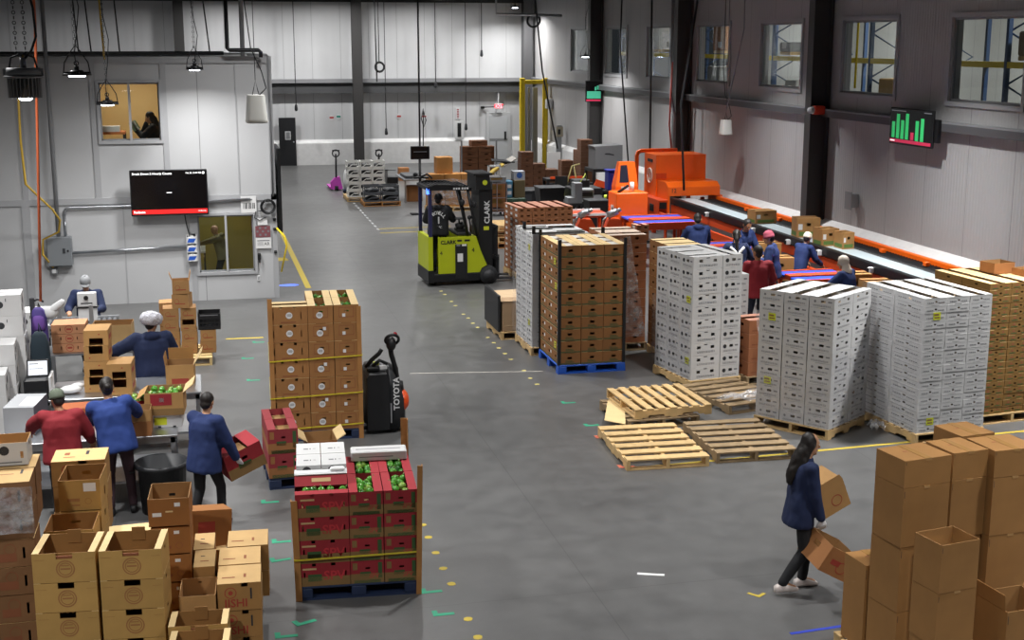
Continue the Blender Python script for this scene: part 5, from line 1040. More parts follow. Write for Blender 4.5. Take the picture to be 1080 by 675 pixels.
# ------------------------------------------------------------------ packing line along the right wall
cv = thing('belt_conveyor', 'long pale belt conveyor with orange rail along the right wall', 'conveyor', (0, 0, 0))
YA, YZ = 17.0, 34.05
MB().box(12.56, 13.06, YA, YZ, .96, 1.0, 0, .008).build('belt', BELT, cv)
MB().box(12.40, 12.53, YA, YZ, .86, 1.03, 0, .01).build('side_rail', BLACKM, cv)
MB().box(13.1, 13.7, YA, YZ, .88, .9).build('roller_bed', DARKG, cv)
rm = MB(); y = YA+.05
while y < YZ: rm.cyl((13.11, y, .935), (13.69, y, .935), .03, n=8); y += .11
rm.build('rollers', BLACK, cv)
MB().box(13.72, 13.83, YA, YZ, .9, 1.04, 0, .01).build('side_rail', ORANGE, cv)
MB().box(12.42, 12.5, YA, YZ, .5, .84).build('side_panel', ORANGE_D, cv)
for y in (18.5, 21.5, 24.5, 27.5, 30.5, 33.5):
    MB().box(12.44, 12.54, y, y+.1, 0, .88).box(13.66, 13.78, y, y+.1, 0, .88).box(12.52, 13.68, y+.02, y+.08, .3, .38).build('leg', ORANGE_D, cv)
for i, y in enumerate((20.5, 22.6, 24.3, 26.0, 27.2, 29.3, 31.3)):
    s_ = MB().box(13.42, 13.52, y, y+.12, .97, 1.05, 0, .01).build('sensor', ORANGE, cv)
sen = 0
for y in (20.6, 22.7, 24.9, 26.4, 28.3, 31.2):
    MB().box(12.3, 12.4, y, y+.1, .86, .98, 0, .015).box(12.27, 12.3, y+.02, y+.08, .88, .96, 1).build('photo_sensor', [WPLAS, BLACK], cv)
lower = thing('take_away_conveyor', 'low red sided take away conveyor beneath the pale belt', 'conveyor', (0, 0, 0))
MB().box(11.95, 12.38, 18.5, 33.5, .62, .66).build('belt', BLACK, lower); MB().box(11.87, 11.94, 18.5, 33.5, .55, .72).build('side_rail', ORANGE_D, lower)
for y in (19, 22.5, 26, 29.5, 33): [MB().box(xx, xx+.06, y, y+.08, 0, .56).build('leg', ORANGE_D, lower) for xx in (11.88, 12.3)]
LP = [('T', 0, 0, 0, 0, 0)]
gp = lambda w, d, h, top='slit': carton(w, d, h, top, holes={'F': [(.4, .6, .6, .75)]}, prints=[('F', .1, .9, .08, .3, 2), ('F', .06, .24, .4, .7, 3), ('L', .1, .9, .08, .3, 2)])
GM = [card('line_card', 'a87c48'), KRAFT_IN, mat('leaf_green_print', h2('5d7a3a'), .8), PAPER]
for x, y, w, d, h, rz, lab in ((12.58, 28.75, .55, .4, .3, 5, 'farthest brown carton with green print on the pale belt'), (12.57, 26.5, .52, .4, .42, -8, 'tall brown carton on the pale belt beside the column'), (12.53, 25.2, .4, .38, .36, 4, 'brown carton on the pale belt, left of the nearest pair'), (12.78, 24.75, .26, .36, .34, 4, 'brown carton on the pale belt, right of the nearest pair')):
    tag(gp(w, d, h).build('brown_carton', GM, None, (x, y, 1.003), R(rz)), lab, 'carton')
for x, y, lab in ((10.7, 23.75, 'brown carton on the packing table between the beanie workers'), (11.28, 21.7, 'brown carton beside the white hooded worker'), (11.3, 20.9, 'brown carton standing behind the tall white stack'), (11.25, 25.55, 'brown carton beside the dark haired packer')):
    tag(gp(.52, .4, .45).build('brown_carton', GM, None, (x, y, .6), R(-5)), lab, 'carton')
    st = thing('carton_stand', 'dark stand under the '+lab.replace('brown carton', 'carton'), 'stand', (x, y, 0)); MB().box(-.02, .54, -.02, .42, .55, .598).build('shelf', DARKG, st)
    for a in (.0, .48):
        for b in (0, .36): MB().box(a, a+.04, b, b+.04, 0, .55).build('leg', DARKG, st)
# cross tables with blue belts
def blue_table(x0, x1, y0, y1, z, lab):
    t = thing('packing_table', lab, 'packing table', (x0, y0, 0)); w, d = x1-x0, y1-y0
    MB().box(0, w, 0, d*.36, z-.04, z, 0, .006).build('belt', BLUEBELT, t); MB().box(0, w, d*.64, d, z-.04, z, 0, .006).build('belt', BLUEBELT, t)
    MB().box(0, w, d*.38, d*.62, z-.06, z+.03, 0, .006).build('divider', ORANGE_D, t)
    MB().box(-.03, w, -.05, -.005, z-.16, z+.02, 0, .006).build('side_rail', ORANGE_D, t); MB().box(-.03, w, d+.005, d+.05, z-.16, z+.02, 0, .006).build('side_rail', ORANGE_D, t)
    for x in (.05, w-.12):
        for y in (0, d-.06): MB().box(x, x+.06, y, y+.06, 0, z-.06).build('leg', ORANGE_D, t)
    return t
blue_table(10.66, 11.84, 22.3, 23.3, .86, 'blue belted packing table between the red shirt and white hood')
blue_table(10.3, 11.8, 30.4, 31.85, .86, 'blue belted packing table before the orange control cabinet')
blue_table(10.3, 11.8, 26.2, 27.3, .84, 'blue belted packing table beside the farthest packer')
S = Stack((9.85, 29.3, 0), R(3), .62)
st = thing('carton_stand', 'dark stand under the brown trays before the orange machine', 'stand', (9.83, 29.28, 0)); MB().box(0, .58, 0, .44, .55, .618).build('shelf', DARKG, st)
for a in (.0, .54):
    for b in (0, .4): MB().box(a, a+.04, b, b+.04, 0, .55).build('leg', DARKG, st)
S.column(far, 0, 0, 3, .122, 'red_brown_tray', 'reddish brown tray', 'left pile', 'before the orange machine'); S.column(far, .27, .03, 3, .122, 'red_brown_tray', 'reddish brown tray', 'right pile', 'before the orange machine') if 0 else None
# the orange grading machine
gm = thing('grading_machine', 'large orange hooded grading machine at the end of the pale belt', 'machine', (0, 0, 0))
MB().prism([(35.0, .95), (35.0, 2.1), (36.0, 2.1), (36.0, .95)], 0, 12.3, 13.76).build('hood', ORANGE, gm)
MB().box(12.3, 12.6, 34.98, 34.999, 1.45, 1.6).build('hood_panel', ORANGE_D, gm)
MB().prism([(34.1, 1.06), (34.1, 1.3), (34.3, 1.42), (34.99, 1.42), (34.99, 1.06)], 0, 12.34, 13.84).box(12.34, 12.4, 34.1, 34.99, .6, 1.06).box(13.86, 13.92, 34.1, 34.99, .6, 1.06).build('infeed_hood', ORANGE, gm)
MB().box(12.36, 13.8, 34.35, 34.95, 1.04, 1.062).build('infeed_curtain', BLACK, gm)
MB().prism([(34.2, .2), (34.1, .95), (36.0, .95), (36.0, .2)], 0, 12.08, 12.34).build('lower_panel', ORANGE_D, gm)
MB().box(12.1, 12.3, 34.08, 34.098, .72, .9).build('control_panel', BLACK, gm); MB().box(12.06, 12.079, 34.5, 34.8, .6, .8).build('control_panel', BLACK, gm)
MB().tube([(12.1, 36.1, .2), (12.1, 36.1, 2.0), (12.14, 36.1, 2.1), (12.22, 36.1, 2.14), (13.3, 36.1, 2.14)], .06, 10).build('pipe_frame', ORANGE, gm)
b = MB(); b.text('S', (12.3, 35.5, 1.5), (0, -1, 0), (-1, 0, 0), .4, 0, ext=.01, bold=.03).torus((12.29, 35.5, 1.5), .2, .02, (1, 0, 0), 20, 5); b.box(12.285, 12.299, 35.3, 35.7, 1.88, 1.96, 1)
b.build('logo', [mat('logo_white', h2('e8d8cc'), .5), INK], gm)
MB().text('12', (12.5, 34.09, 1.2), (1, 0, 0), (0, -1, 0), .16, 0, ext=.004).build('lettering', INK, gm)
for y in (34.6, 35.7): [MB().box(xx, xx+.1, y, y+.1, 0, zz).build('leg', ORANGE_D, gm) for xx, zz in ((12.1, .2), (13.5, .95))]
cc = thing('control_cabinet', 'orange control cabinet before the grading machine', 'cabinet', (10.2, 31.98, 0))
MB().box(0, .84, 0, .7, .12, 1.43, 0, .02).build('cabinet_body', ORANGE, cc); MB().box(0, .84, .02, .68, 0, .12).build('plinth', BLACK, cc)
MB().box(-.02, -.002, .2, .4, .8, 1.1).box(-.03, -.02, .25, .3, .85, 1.05, 1).build('door_handle', [WPLAS, BLACK], cc)
MB().tube([(.1, .2, 1.43), (.2, .15, 1.5), (.3, .0, 1.62)], .04).build('lever', BLACK, cc)
tag(MB().cyl((10.68, 32.2, 1.432), (10.68, 32.2, 1.68), .055, n=16).build('paper_roll', WPLAS), 'white roll standing on the orange control cabinet', 'roll')
cs = thing('control_console', 'orange operator console with dark screen behind the control cabinet', 'console', (10.75, 33.0, 0))
MB().loft([[V((-.28, -.15, 0)), V((.28, -.15, 0)), V((.28, .2, 0)), V((-.28, .2, 0))], [V((-.3, -.18, 1.5)), V((.3, -.18, 1.5)), V((.3, .2, 1.5)), V((-.3, .2, 1.5))], [V((-.16, .0, 2.12)), V((.26, .0, 2.12)), V((.26, .2, 2.12)), V((-.16, .2, 2.12))]], 0, False).build('console_body', ORANGE, cs)
MB().add([(-.2, -.155, 1.6), (.06, -.155, 1.6), (.04, -.03, 2.04), (-.14, -.03, 2.04)], [(0, 1, 2, 3)], 0).build('screen', mat('console_screen', h2('2a2c3c'), .25), cs)
MB().box(-.16, .05, -.2, -.181, 1.38, 1.5).build('label_plate', WPLAS, cs)
for i, (x, y, lab) in enumerate(((8.85, 31.0, 'left orange box former with grey motor'), (9.55, 30.9, 'right orange box former with grey motor'))):
    t = thing('box_former', lab+' before the packing line', 'machine', (x, y, 0), R(-8))
    MB().prism([(0, .1), (0, .62), (.12, .92), (.4, .92), (.62, .5), (.62, .1)], 1, 0, .35).build('machine_body', ORANGE_D, t)
    MB().cyl((.1, .1, 1.0), (.34, .1, 1.12), .09, n=14).cyl((.34, .1, 1.12), (.42, .1, 1.16), .05, n=12).tube([(.1, .1, 1.0), (.0, .1, .9), (-.05, .1, .6)], .025).build('motor', STEEL, t)
    MB().box(.2, .5, -.02, 0, .3, .6).build('side_plate', GREYM, t)
    for a in (.04, .5): [MB().box(a, a+.07, yy, yy+.07, 0, .12).build('leg', BLACKM, t) for yy in (.02, .26)]
tb = thing('infeed_table', 'orange infeed table with white rails before the packing line', 'table', (8.95, 32.3, 0))
MB().box(0, 1.2, 0, .9, .78, .86, 0, .01).build('table_top', ORANGE_D, tb); MB().box(0, 1.2, -.05, 0, .84, .9).box(0, 1.2, .9, .95, .84, .9).build('guide_rail', WPLAS, tb)
for a in (0, 1.12):
    for b_ in (0, .82): MB().box(a, a+.08, b_, b_+.08, 0, .78).build('leg', ORANGE_D, tb)
for x, y, w, d, h, lab in ((8.6, 29.5, .55, .4, .62, 'brown carton under the orange box formers'), (9.2, 29.6, .45, .4, .6, 'reddish carton under the orange box formers')):
    tag(gp(w, d, h).build('brown_carton', GM, None, (x, y, 0), R(3)), lab, 'carton')
# bins behind the turned white stack
def bin_(x, y, z, r0, r1, h, m_, lab, n=24, nm='trash_bin'):
    t = thing(nm, lab, 'bin', (x, y, z)); m = MB(); R_ = lambda r, zz: [(r*math.cos(2*math.pi*k/n), r*math.sin(2*math.pi*k/n), zz) for k in range(n)]
    m.loft([R_(r0, 0), R_(r1, h), R_(r1+.03, h), R_(r1+.03, h-.03), R_(r1+.035, h-.03), R_(r1+.035, h+.012), R_(r1-.01, h+.012), R_(r0-.01, .02)], 0, True, True).build('bin_body', m_, t)
    MB().torus((0, 0, h+.005), r1+.02, .016, (0, 0, 1), 24, 6).build('rim', m_, t)
    for s_ in (-1, 1): MB().tube([(s_*(r1+.02), -.06, h-.07), (s_*(r1+.075), -.05, h-.08), (s_*(r1+.075), .05, h-.08), (s_*(r1+.02), .06, h-.07)], .012).build('handle', m_, t)
tr_ = thing('black_tote_cart', 'dark tote cart behind the turned white stack', 'cart', (10.35, 18.9, 0))
MB().box(0, .5, 0, .7, .12, .78, 0, .02).build('tote', BLACK, tr_); MB().box(-.02, .52, -.02, .72, .78, .82).build('rim', DARKG, tr_)
for a in (.06, .44):
    for b_ in (.08, .62): MB().cyl((a-.02, b_, .06), (a+.02, b_, .06), .06, n=12).box(a-.03, a+.03, b_-.03, b_+.03, .06, .12).build('caster', RUBBER, tr_)
bin_(9.75, 18.6, 0, .2, .26, .72, BLACK, 'round black bin between the two right white stacks')
# ------------------------------------------------------------------ left: white stack, sorting tables and what stands on them
pallet(1.5, 1.5, WOOD_G, 'wooden_pallet', 'pallet under the white carton stack at the left edge', (-3.9, 16.6, 0), 0, 7)
wk = carton(.48-G_, .45-G_, .268, 'closed', holes={'R': [(.38, .62, .45, .75)], 'F': [(.1, .13, .5, .7)]}, prints=[('F', 'o', .45, .55, .045, 2), ('F', .6, .62, .7, .85, 2), ('R', .1, .25, .2, .5, 2), ('T', .3, .6, .48, .52, 3)])
wkp = Proto(wk.mesh('white_carton', WM))
for x, y, rows, c in ((-2.78, 17.6, 7, 'rear right'), (-2.85, 17.12, 5, 'middle right'), (-2.91, 16.64, 4, 'front right'), (-3.29, 17.6, 7, 'rear left'), (-3.35, 17.12, 6, 'middle left'), (-3.42, 16.64, 5, 'front left')):
    S = Stack((x, y, 0), R(2), .142)
    for r in range(rows): wkp.put('white_carton', 'white carton, %s in the %s column of the left edge stack' % (nth(rows-r), c), 'carton', S.T(random.uniform(-.008, .008), random.uniform(-.004, .004), .142+r*.27), R(2+random.uniform(-1, 1)), 'white cartons of the left edge stack')
S = Stack((-2.62, 18.5, 0), R(3), 0)
for r in range(6): wkp.put('white_carton', 'white carton, %s in the short column right of the left edge stack' % nth(6-r), 'carton', S.T(0, 0, r*.27), R(3), 'white cartons in the short left column')
tag(carton(.36, .42, .26, 'closed', holes={'F': [(.1, .16, .3, .6)], 'T': []}, prints=[('T', .35, .7, .4, .5, 2)]).build('brown_carton', [KRAFT, KRAFT_IN, INK], None, (-2.62, 19.45, 1.12), R(6)), 'brown carton behind the left white cartons', 'carton')
st = thing('steel_stand', 'steel stand under the brown carton behind the white cartons', 'stand', (-2.6, 19.4, 0)); MB().box(0, .33, 0, .55, 1.06, 1.118).build('shelf', STEEL, st)
for a in (0, .28):
    for b_ in (0, .5): MB().box(a, a+.05, b_, b_+.05, 0, 1.06).build('leg', STEEL, st)
def steel_table(x, y, w, d, z, lab, shelf=True):
    t = thing('sorting_table', lab, 'table', (x, y, 0))
    MB().box(0, w, 0, d, z-.03, z, 0, .006).build('table_top', STEEL, t)
    for a in (.03, w/2, w-.08):
        for b_ in (.03, d-.08): MB().box(a, a+.05, b_, b_+.05, 0, z-.03).build('leg', STEEL, t)
    if shelf: MB().box(.03, w-.03, .05, d-.05, .22, .25).build('shelf', STEEL, t)
    MB().box(.03, w-.03, .03, .06, z-.1, z-.03).build('apron', STEEL, t)
steel_table(-2.0, 17.0, 1.88, .95, .78, 'rear stainless sorting table beside the hairnet worker')
steel_table(-2.35, 15.12, 1.95, 1.1, .78, 'front stainless sorting table between the red and blue jackets')
bin_(-.58, 14.8, 0, .24, .27, .56, mat('bin_grey', h2('1d1f23'), .55), 'dark grey trash bin before the front sorting table')
zt_ = .783
hole_box = lambda nm: carton(.3, .42, .2, 'closed', holes={'F': [(.22, .78, .0 if nm else .5, .5 if nm else 1)]}, prints=[('R', .2, .7, .3, .6, 2), ('F', .6, .66, .7, .78, 2)] if nm else [('R', .2, .7, .3, .6, 2), ('F', .2, .26, .2, .28, 2)])
HM = [card('bench_card', 'b08650'), KRAFT_IN, REDINK, CREAM]
hA, hB = Proto(hole_box(True).mesh('brown_carton', HM)), Proto(hole_box(False).mesh('brown_carton', HM))
for k in range(4): (hA if k % 2 else hB).put('brown_carton', 'kraft carton, %s in the taller pile on the rear sorting table' % nth(4-k), 'carton', (-1.58+.01*k, 17.28, zt_+k*.203), R(-3))
for k in range(2): (hA if k % 2 else hB).put('brown_carton', 'kraft carton, %s in the shorter pile on the rear sorting table' % nth(2-k), 'carton', (-1.28, 17.08, zt_+k*.203), R(-4))
o = tag(carton(.36, .36, .26, 'open', prints=[('F', .2, .8, .0, .3, 2)]).build('open_carton', HM, None, (-.57, 17.45, zt_), R(-3)), 'open brown carton with raised flaps on the rear sorting table', 'carton')
MB().prism([(.36, .26), (.364, .255), (.47, .42), (.466, .425)], 1, 0, .36).build('flap', CREAM, o); MB().prism([(0, .26), (-.004, .255), (-.02, .38), (-.016, .385)], 1, 0, .36).build('flap', HM[0], o); MB().prism([(.36, .26), (.364, .255), (.34, .42), (.336, .42)], 0, .02, .34).build('flap', HM[0], o)
o = tag(carton(.34, .36, .15, 'closed', prints=[('F', .08, .5, .2, .8, 2), ('F', .2, .3, .0, .12, 3), ('F', .7, .8, .0, .12, 3)]).build('white_carton', [WHITE, KRAFT_IN, YSTICK, INK], None, (-.69, 15.45, zt_), R(-4)), 'white carton with yellow print under the pepper carton', 'carton')
pb = tag(carton(.44, .4, .27, 'open', prints=[('F', .15, .7, .45, .95, 2), ('F', .38, .5, .6, .78, 3), ('F', 0, 1, 0, .3, 4)]).build('open_carton', [HM[0], KRAFT_IN, REDC, PAPER, OLIVE], None, (-.76, 15.42, zt_+.153), R(-4)), 'open pepper carton with red print on the front sorting table', 'carton')
MB().prism([(.44, .27), (.445, .268), (.56, .36), (.555, .37)], 1, 0, .4).build('flap', CREAM, pb); MB().prism([(0, .27), (-.004, .266), (-.09, .2), (-.094, .205)], 1, 0, .4).build('flap', HM[0], pb)
peppers(xf((-.76, 15.42, 0), R(-4)), .04, .4, .04, .36, zt_+.153+.2, 16, 'in the open pepper carton on the front table')
tag(carton(.33, .4, .17, 'closed').build('brown_carton', [KRAFT_D, KRAFT_IN], None, (-1.02, 15.14, zt_), R(-2)), 'brown carton under the shallow pepper tray', 'carton')
o = tag(carton(.32, .28, .13, 'open', holes={'F': [(.4, .56, .86, 1)]}).build('open_carton', [HM[0], KRAFT_IN], None, (-1.01, 15.14, zt_+.173), R(-2)), 'shallow tan tray with few peppers beside the blue jacket', 'carton')
peppers(xf((-1.01, 15.14, 0), 0), .1, .24, .1, .2, zt_+.22, 2, 'in the shallow tan tray')
o = tag(carton(.36, .36, .3, 'open').build('open_carton', [REDC, KRAFT_IN], None, (-1.06, 15.58, zt_), R(-2)), 'red pepper carton behind the shallow tan tray', 'carton')
peppers(xf((-1.06, 15.58, 0), 0), .04, .32, .04, .32, zt_+.24, 9, 'in the red carton behind the tray')
gb = tag(carton(.34, .62, .33, 'closed', prints=[('R', 0, 1, 0, 1, 2), ('R', .35, .5, .4, .6, 3), ('T', .45, 1, .15, .75, 3)]).build('grey_carton', [mat('pale_grey_card', h2('9b9da1'), .7), KRAFT_IN, mat('slate_card', h2('4b505c'), .7), PAPER], None, (-2.32, 15.5, zt_), R(-8)), 'pale grey carton with white paper left of the red jacket', 'carton')
tag(carton(.4, .3, .2, 'closed').build('brown_carton', [card('rust_card', 'a5582c'), KRAFT_IN], None, (-1.72, 15.75, zt_), R(4)), 'rust brown carton on the table beside the red jacket', 'carton')
tag(MB().box(0, .3, 0, .22, 0, .012).box(.02, .28, .02, .2, .012, .02).build('paper_sheets', PAPER, None, (-2.3, 15.14, zt_), R(20)), 'white papers on the front table before the grey carton', 'paper')
o = MB()
for k in range(4): o.torus((-2.38, 15.2, zt_+.03+.02*k), .1-.01*k, .014, (.1*k, .1, 1), 18, 6)
tag(o.build('cable_coil', BLACK), 'coil of black cable at the left end of the front table', 'cable')
# label printer with a tablet
ps = thing('steel_stand', 'small steel stand under the black label printer', 'stand', (-2.36, 17.02, 0)); MB().box(.02, .3, .1, .6, .62, .66).build('shelf', STEEL, ps)
for a in (.02, .26):
    for b_ in (.1, .56): MB().box(a, a+.04, b_, b_+.04, 0, .62).build('leg', STEEL, ps)
pr_ = thing('label_printer', 'black label printer with white side on the left stand', 'printer', (-2.3, 17.15, .662))
MB().box(0, .3, 0, .42, 0, .36, 0, .02).box(.02, .28, -.004, 0, .06, .14, 0).build('printer_body', BLACK, pr_); MB().box(.301, .33, .02, .4, 0, .38, 0, .008).build('side_panel', WPLAS, pr_); MB().box(.03, .27, -.02, -.005, .17, .2).build('label_slot', DARKG, pr_)
tb2 = thing('tablet', 'tablet with pale screen tilted on top of the label printer', 'tablet', (-2.27, 17.3, 1.024))
MB().box(0, .27, 0, .015, .0, .22, 0, .004, M=Matrix.Rotation(R(-20), 4, 'X')).build('tablet_body', BLACK, tb2)
MB().box(.02, .25, -.003, -.001, .02, .2, 0, M=Matrix.Rotation(R(-20), 4, 'X')).box(.03, .14, -.004, -.003, .16, .17, 1, M=Matrix.Rotation(R(-20), 4, 'X')).box(.03, .2, -.004, -.003, .1, .105, 1, M=Matrix.Rotation(R(-20), 4, 'X')).build('screen', [glow('tablet_white', 'd4d8e0', .55), GREYINK], tb2)
tag(MB().ell((0, 0, .05), (.14, .1, .05), 12, 8).ell((.08, .05, .08), (.09, .06, .04), 10, 6).build('white_cloth', WPLAS, None, (-1.75, 17.3, zt_)), 'crumpled white cloth on the rear sorting table by the printer', 'cloth')
# hanging bags by the white stack
bg = thing('hanging_backpack', 'purple and navy backpack hanging on the post by the white cartons', 'backpack', (-2.18, 18.2, 1.15))
def bag_mesh(w, d, h): return [[(w*.5*math.copysign(abs(math.cos(a))**.6, math.cos(a))*s_, d*.5*math.copysign(abs(math.sin(a))**.6, math.sin(a))*s_, h*t) for a in [2*math.pi*k/16 for k in range(16)]] for t, s_ in ((0, .7), (.08, .95), (.4, 1), (.75, .92), (.93, .7), (1, .35))]
MB().loft(bag_mesh(.22, .16, .6)).build('bag', mat('bag_purple', h2('47387e'), .7), bg); MB().loft(bag_mesh(.17, .08, .2), M=Matrix.Translation((0, -.06, .3))).build('pocket', mat('bag_violet', h2('6d4a9c'), .7), bg); MB().tube([(-.05, .06, .55), (-.09, .1, .3), (-.05, .06, .05)], .018).tube([(0, 0, .58), (0, .02, .66), (.03, 0, .58)], .012).build('strap', BLACK, bg)
pp = thing('steel_post', 'dark post carrying the hanging bags', 'post', (-2.27, 18.36, 0)); MB().box(-.03, .03, -.03, .03, .02, 1.85, 0, .006).build('post', DARKG, pp); MB().box(-.1, .12, -.1, .12, 0, .02).build('base', DARKG, pp); MB().tube([(0, 0, 1.8), (.08, -.02, 1.83), (.15, -.05, 1.8)], .015).build('hook', DARKG, pp)
jk = tag(MB().loft(bag_mesh(.26, .2, .75)).tube([(0, 0, .74), (.0, .03, .85), (.04, 0, .74)], .012).build('hanging_jacket', mat('black_teal_cloth', h2('1d2c36'), .85), None, (-2.15, 17.83, .75)), 'dark jacket hanging on the post by the white cartons', 'jacket')
tag(MB().ell((0, 0, 0), (.12, .07, .09), 12, 8).caps((.02, 0, .02), (.17, 0, .13), .06, .045).build('hanging_cloth', WPLAS, None, (-2.05, 18.25, 1.66)), 'white cloth tied on top of the purple backpack', 'cloth')
# roller conveyor, its cartons and the scale by the office
rc = thing('roller_conveyor', 'grey roller conveyor before the office wall', 'conveyor', (-2.5, 20.6, 0))
MB().box(0, 1.15, 0, .04, .82, 1.0).build('side_rail', GREYM, rc); MB().box(0, 1.15, .6, .64, .82, 1.0).build('side_rail', GREYM, rc)
m = MB()
for k in range(14): m.cyl((.05+k*.08, .04, .95), (.05+k*.08, .6, .95), .028, n=8)
m.build('rollers', STEEL, rc)
m = MB()
for j in range(2):
    for k in range(16): m.box(.04+k*.068, .075+k*.068, -.006, 0, .86+j*.06, .89+j*.06)
m.build('perforation', DARKG, rc)
for a in (.05, 1.05):
    for b_ in (0, .58): MB().box(a, a+.06, b_, b_+.06, 0, .82).build('leg', DARKG, rc)
MB().box(.3, .36, -.05, -.01, .7, 1.3).box(.76, .82, -.05, -.01, .7, 1.3).build('post', GREYM, rc)
sc = thing('scale_stand', 'white label printer stand in front of the grey capped worker', 'scale', (-1.93, 20.9, .93))
MB().box(0, .28, 0, .1, .28, .5, 0, .01).box(.0, .28, 0, .1, .06, .26, 0, .01).cyl((.13, -.012, .42), (.13, 0, .42), .035, n=16, mi=1, sm=False).box(.05, .22, -.004, 0, .33, .345, 1).box(-.02, .3, -.01, .12, .262, .276, 1).build('printer_body', [WPLAS, BLACK], sc)
MB().box(.11, .17, .02, .08, -.04, .06).build('post', GREYM, sc)
ct = thing('steel_table', 'low steel table under the red marked cartons by the office', 'table', (-2.25, 19.2, 0)); MB().box(0, 1.25, 0, .6, .84, .87).build('table_top', STEEL, ct)
for a in (.02, 1.18):
    for b_ in (.02, .53): MB().box(a, a+.05, b_, b_+.05, 0, .84).build('leg', STEEL, ct)
rc3 = Proto(carton(.46, .4, .13, 'closed', holes={'F': [(.25, .28, .35, .7), (.74, .77, .35, .7)]}, prints=[('F', 'ring', .52, .5, .055, 2), ('F', .45, .59, .4, .6, 2)]).mesh('brown_carton', [card('pinkish_kraft', 'b5815c'), KRAFT_IN, REDINK]))
for k in range(3): rc3.put('brown_carton', 'flat carton with red roundel, %s in the pile before the roller conveyor' % nth(3-k), 'carton', (-2.16, 19.3, .873+k*.135), R(-2))
tag(carton(.55, .4, .36, 'open').build('open_carton', [KRAFT_P, KRAFT_IN], None, (-1.62, 19.32, .873), R(-3)), 'large open pale carton behind the kraft piles', 'carton')
# small pallet of cartons by the office
pallet(.82, 1.0, mat('fresh_pine', h2('d8bd84'), .7, var=.1), 'wooden_pallet', 'fresh pine pallet of cartons near the office wall', (-.78, 21.7, 0), R(-1), 6)
nb = lambda w, d, h, hole=False, top='closed': Proto(carton(w, d, h, top, holes={'F': [(.12, .88, .55, 1)]} if hole else {}, prints=[('F', .2, .8, .3, .36, 2), ('F', 'ring', .3, .5, .04, 2)] if not hole else [('F', .2, .5, .2, .26, 2)]).mesh('brown_carton', [card('pallet_card', 'a37a4b'), KRAFT_IN, REDINK, CREAM]))
A_ = nb(.25, .34, .19); B_ = nb(.25, .34, .19, True)
for x, rows, c in ((-.72, 4, 'left'), (-.44, 4, 'middle'), (-.14, 2, 'right')):
    for r in range(rows): (B_ if (c == 'middle' and r == 2) else A_).put('brown_carton', 'small carton, %s in the %s column near the office' % (nth(rows-r), c), 'carton', (x+.01*(r % 2), 22.0, .142+r*.193), R(-2+r), 'small cartons near the office')
for r in range(4): A_.put('brown_carton', 'small carton, %s in the rear column near the office' % nth(4-r), 'carton', (-.78, 22.4, .142+r*.2), R(1), 'small cartons near the office')
for r in range(2):
    o = nb(.27, .3, .22, False, 'open').put('open_carton', ('upper' if r else 'lower')+' open carton topping the small cartons near the office', 'carton', (-.56+.02*r, 22.02, .142+4*.193+r*.225), R(-12+14*r))
    if r: MB().prism([(0, .22), (.004, .22), (-.04, .34), (-.045, .34)], 1, 0, .3).prism([(.27, .22), (.274, .22), (.3, .36), (.296, .36)], 1, 0, .3).build('flap', MATS['pallet_card'], o)
cr = tag(carton(.36, .36, .27, 'open', holes={'F': [(.08+.18*i, .2+.18*i, .2+.26*j, .38+.26*j) for i in range(5) for j in range(2)]}, prints=[('F', .1, .9, .86, .92, 2)]).build('black_crate', [BLACK, BLACK, GREYINK], None, (-.16, 22.0, .142+2*.193+.005), R(-2)), 'black plastic crate on the right small cartons near the office', 'crate')
# ------------------------------------------------------------------ electric pallet truck beside the strapped stack
pj = thing('electric_pallet_truck', 'black electric pallet truck beside the strapped brown stack', 'pallet truck', (2.03, 17.12, 0), R(0))
MB().prism([(0, .06), (0, .78), (.04, .83), (.27, .83), (.3, .78), (.3, .06)], 1, .05, .72).build('battery_box', BLACK, pj)
MB().loft([[V((x, y, z)) for x, y in ((.3, .06+i), (.5-k, .1+i), (.56-k, .38), (.5-k, .66-i), (.3, .7-i))] for z, i, k in ((.06, 0, 0), (.45, 0, .0), (.62, .02, .06), (.86, .06, .16), (.9, .1, .2))], 0, True).build('motor_cover', mat('charcoal_plastic', h2('26282c'), .45), pj)
MB().ell((.5, .3, .4), (.1, .19, .15), 16, 10, 0).build('orange_cover', mat('orange_plastic', h2('e8531c'), .35), pj)
MB().cyl((.45, .3, .5), (.45, .3, .66), .09, .07, 14).tube([(.45, .3, .62), (.42, .28, .85), (.36, .22, 1.05), (.34, .18, 1.16)], .035, 10).build('tiller', BLACK, pj)
MB().ell((.35, .17, 1.22), (.07, .09, .1), 12, 8).torus((.36, .14, 1.28), .09, .02, (0, 1, .6), 16, 6).ell((.4, .12, 1.36), (.03, .03, .03), 8, 6, 1).build('tiller_head', [BLACK, REDC], pj)
MB().box(.02, .2, .2, .6, .83, .9, 0, .02).tube([(.02, .3, .88), (.1, .3, .98), (.2, .3, 1.06), (.24, .3, 1.12)], .03).tube([(.1, .25, .9), (.2, .25, .98), (.3, .28, .92)], .025, 6).build('lift_handle', BLACK, pj)
MB().box(.12, .2, .3, .36, .9, .94).box(.2, .32, .22, .3, .86, .9, 1).build('control_panel', [YSTICK, WPLAS], pj)
MB().text('TOYOTA', (.4, .075, .55), (0, 0, 1), (0, -1, 0), .11, 0, ext=.012, bold=.03).build('lettering', WPLAS, pj)
MB().box(.31, .33, .044, .052, .15, .42).build('decal', GREYP, pj)
for s_ in (.15, .63): MB().box(-.95, .05, s_, s_+.12, .05, .1).build('fork', BLACKM, pj)
MB().cyl((.35, .12, .08), (.35, .6, .08), .08, n=16).build('wheel', RUBBER, pj)
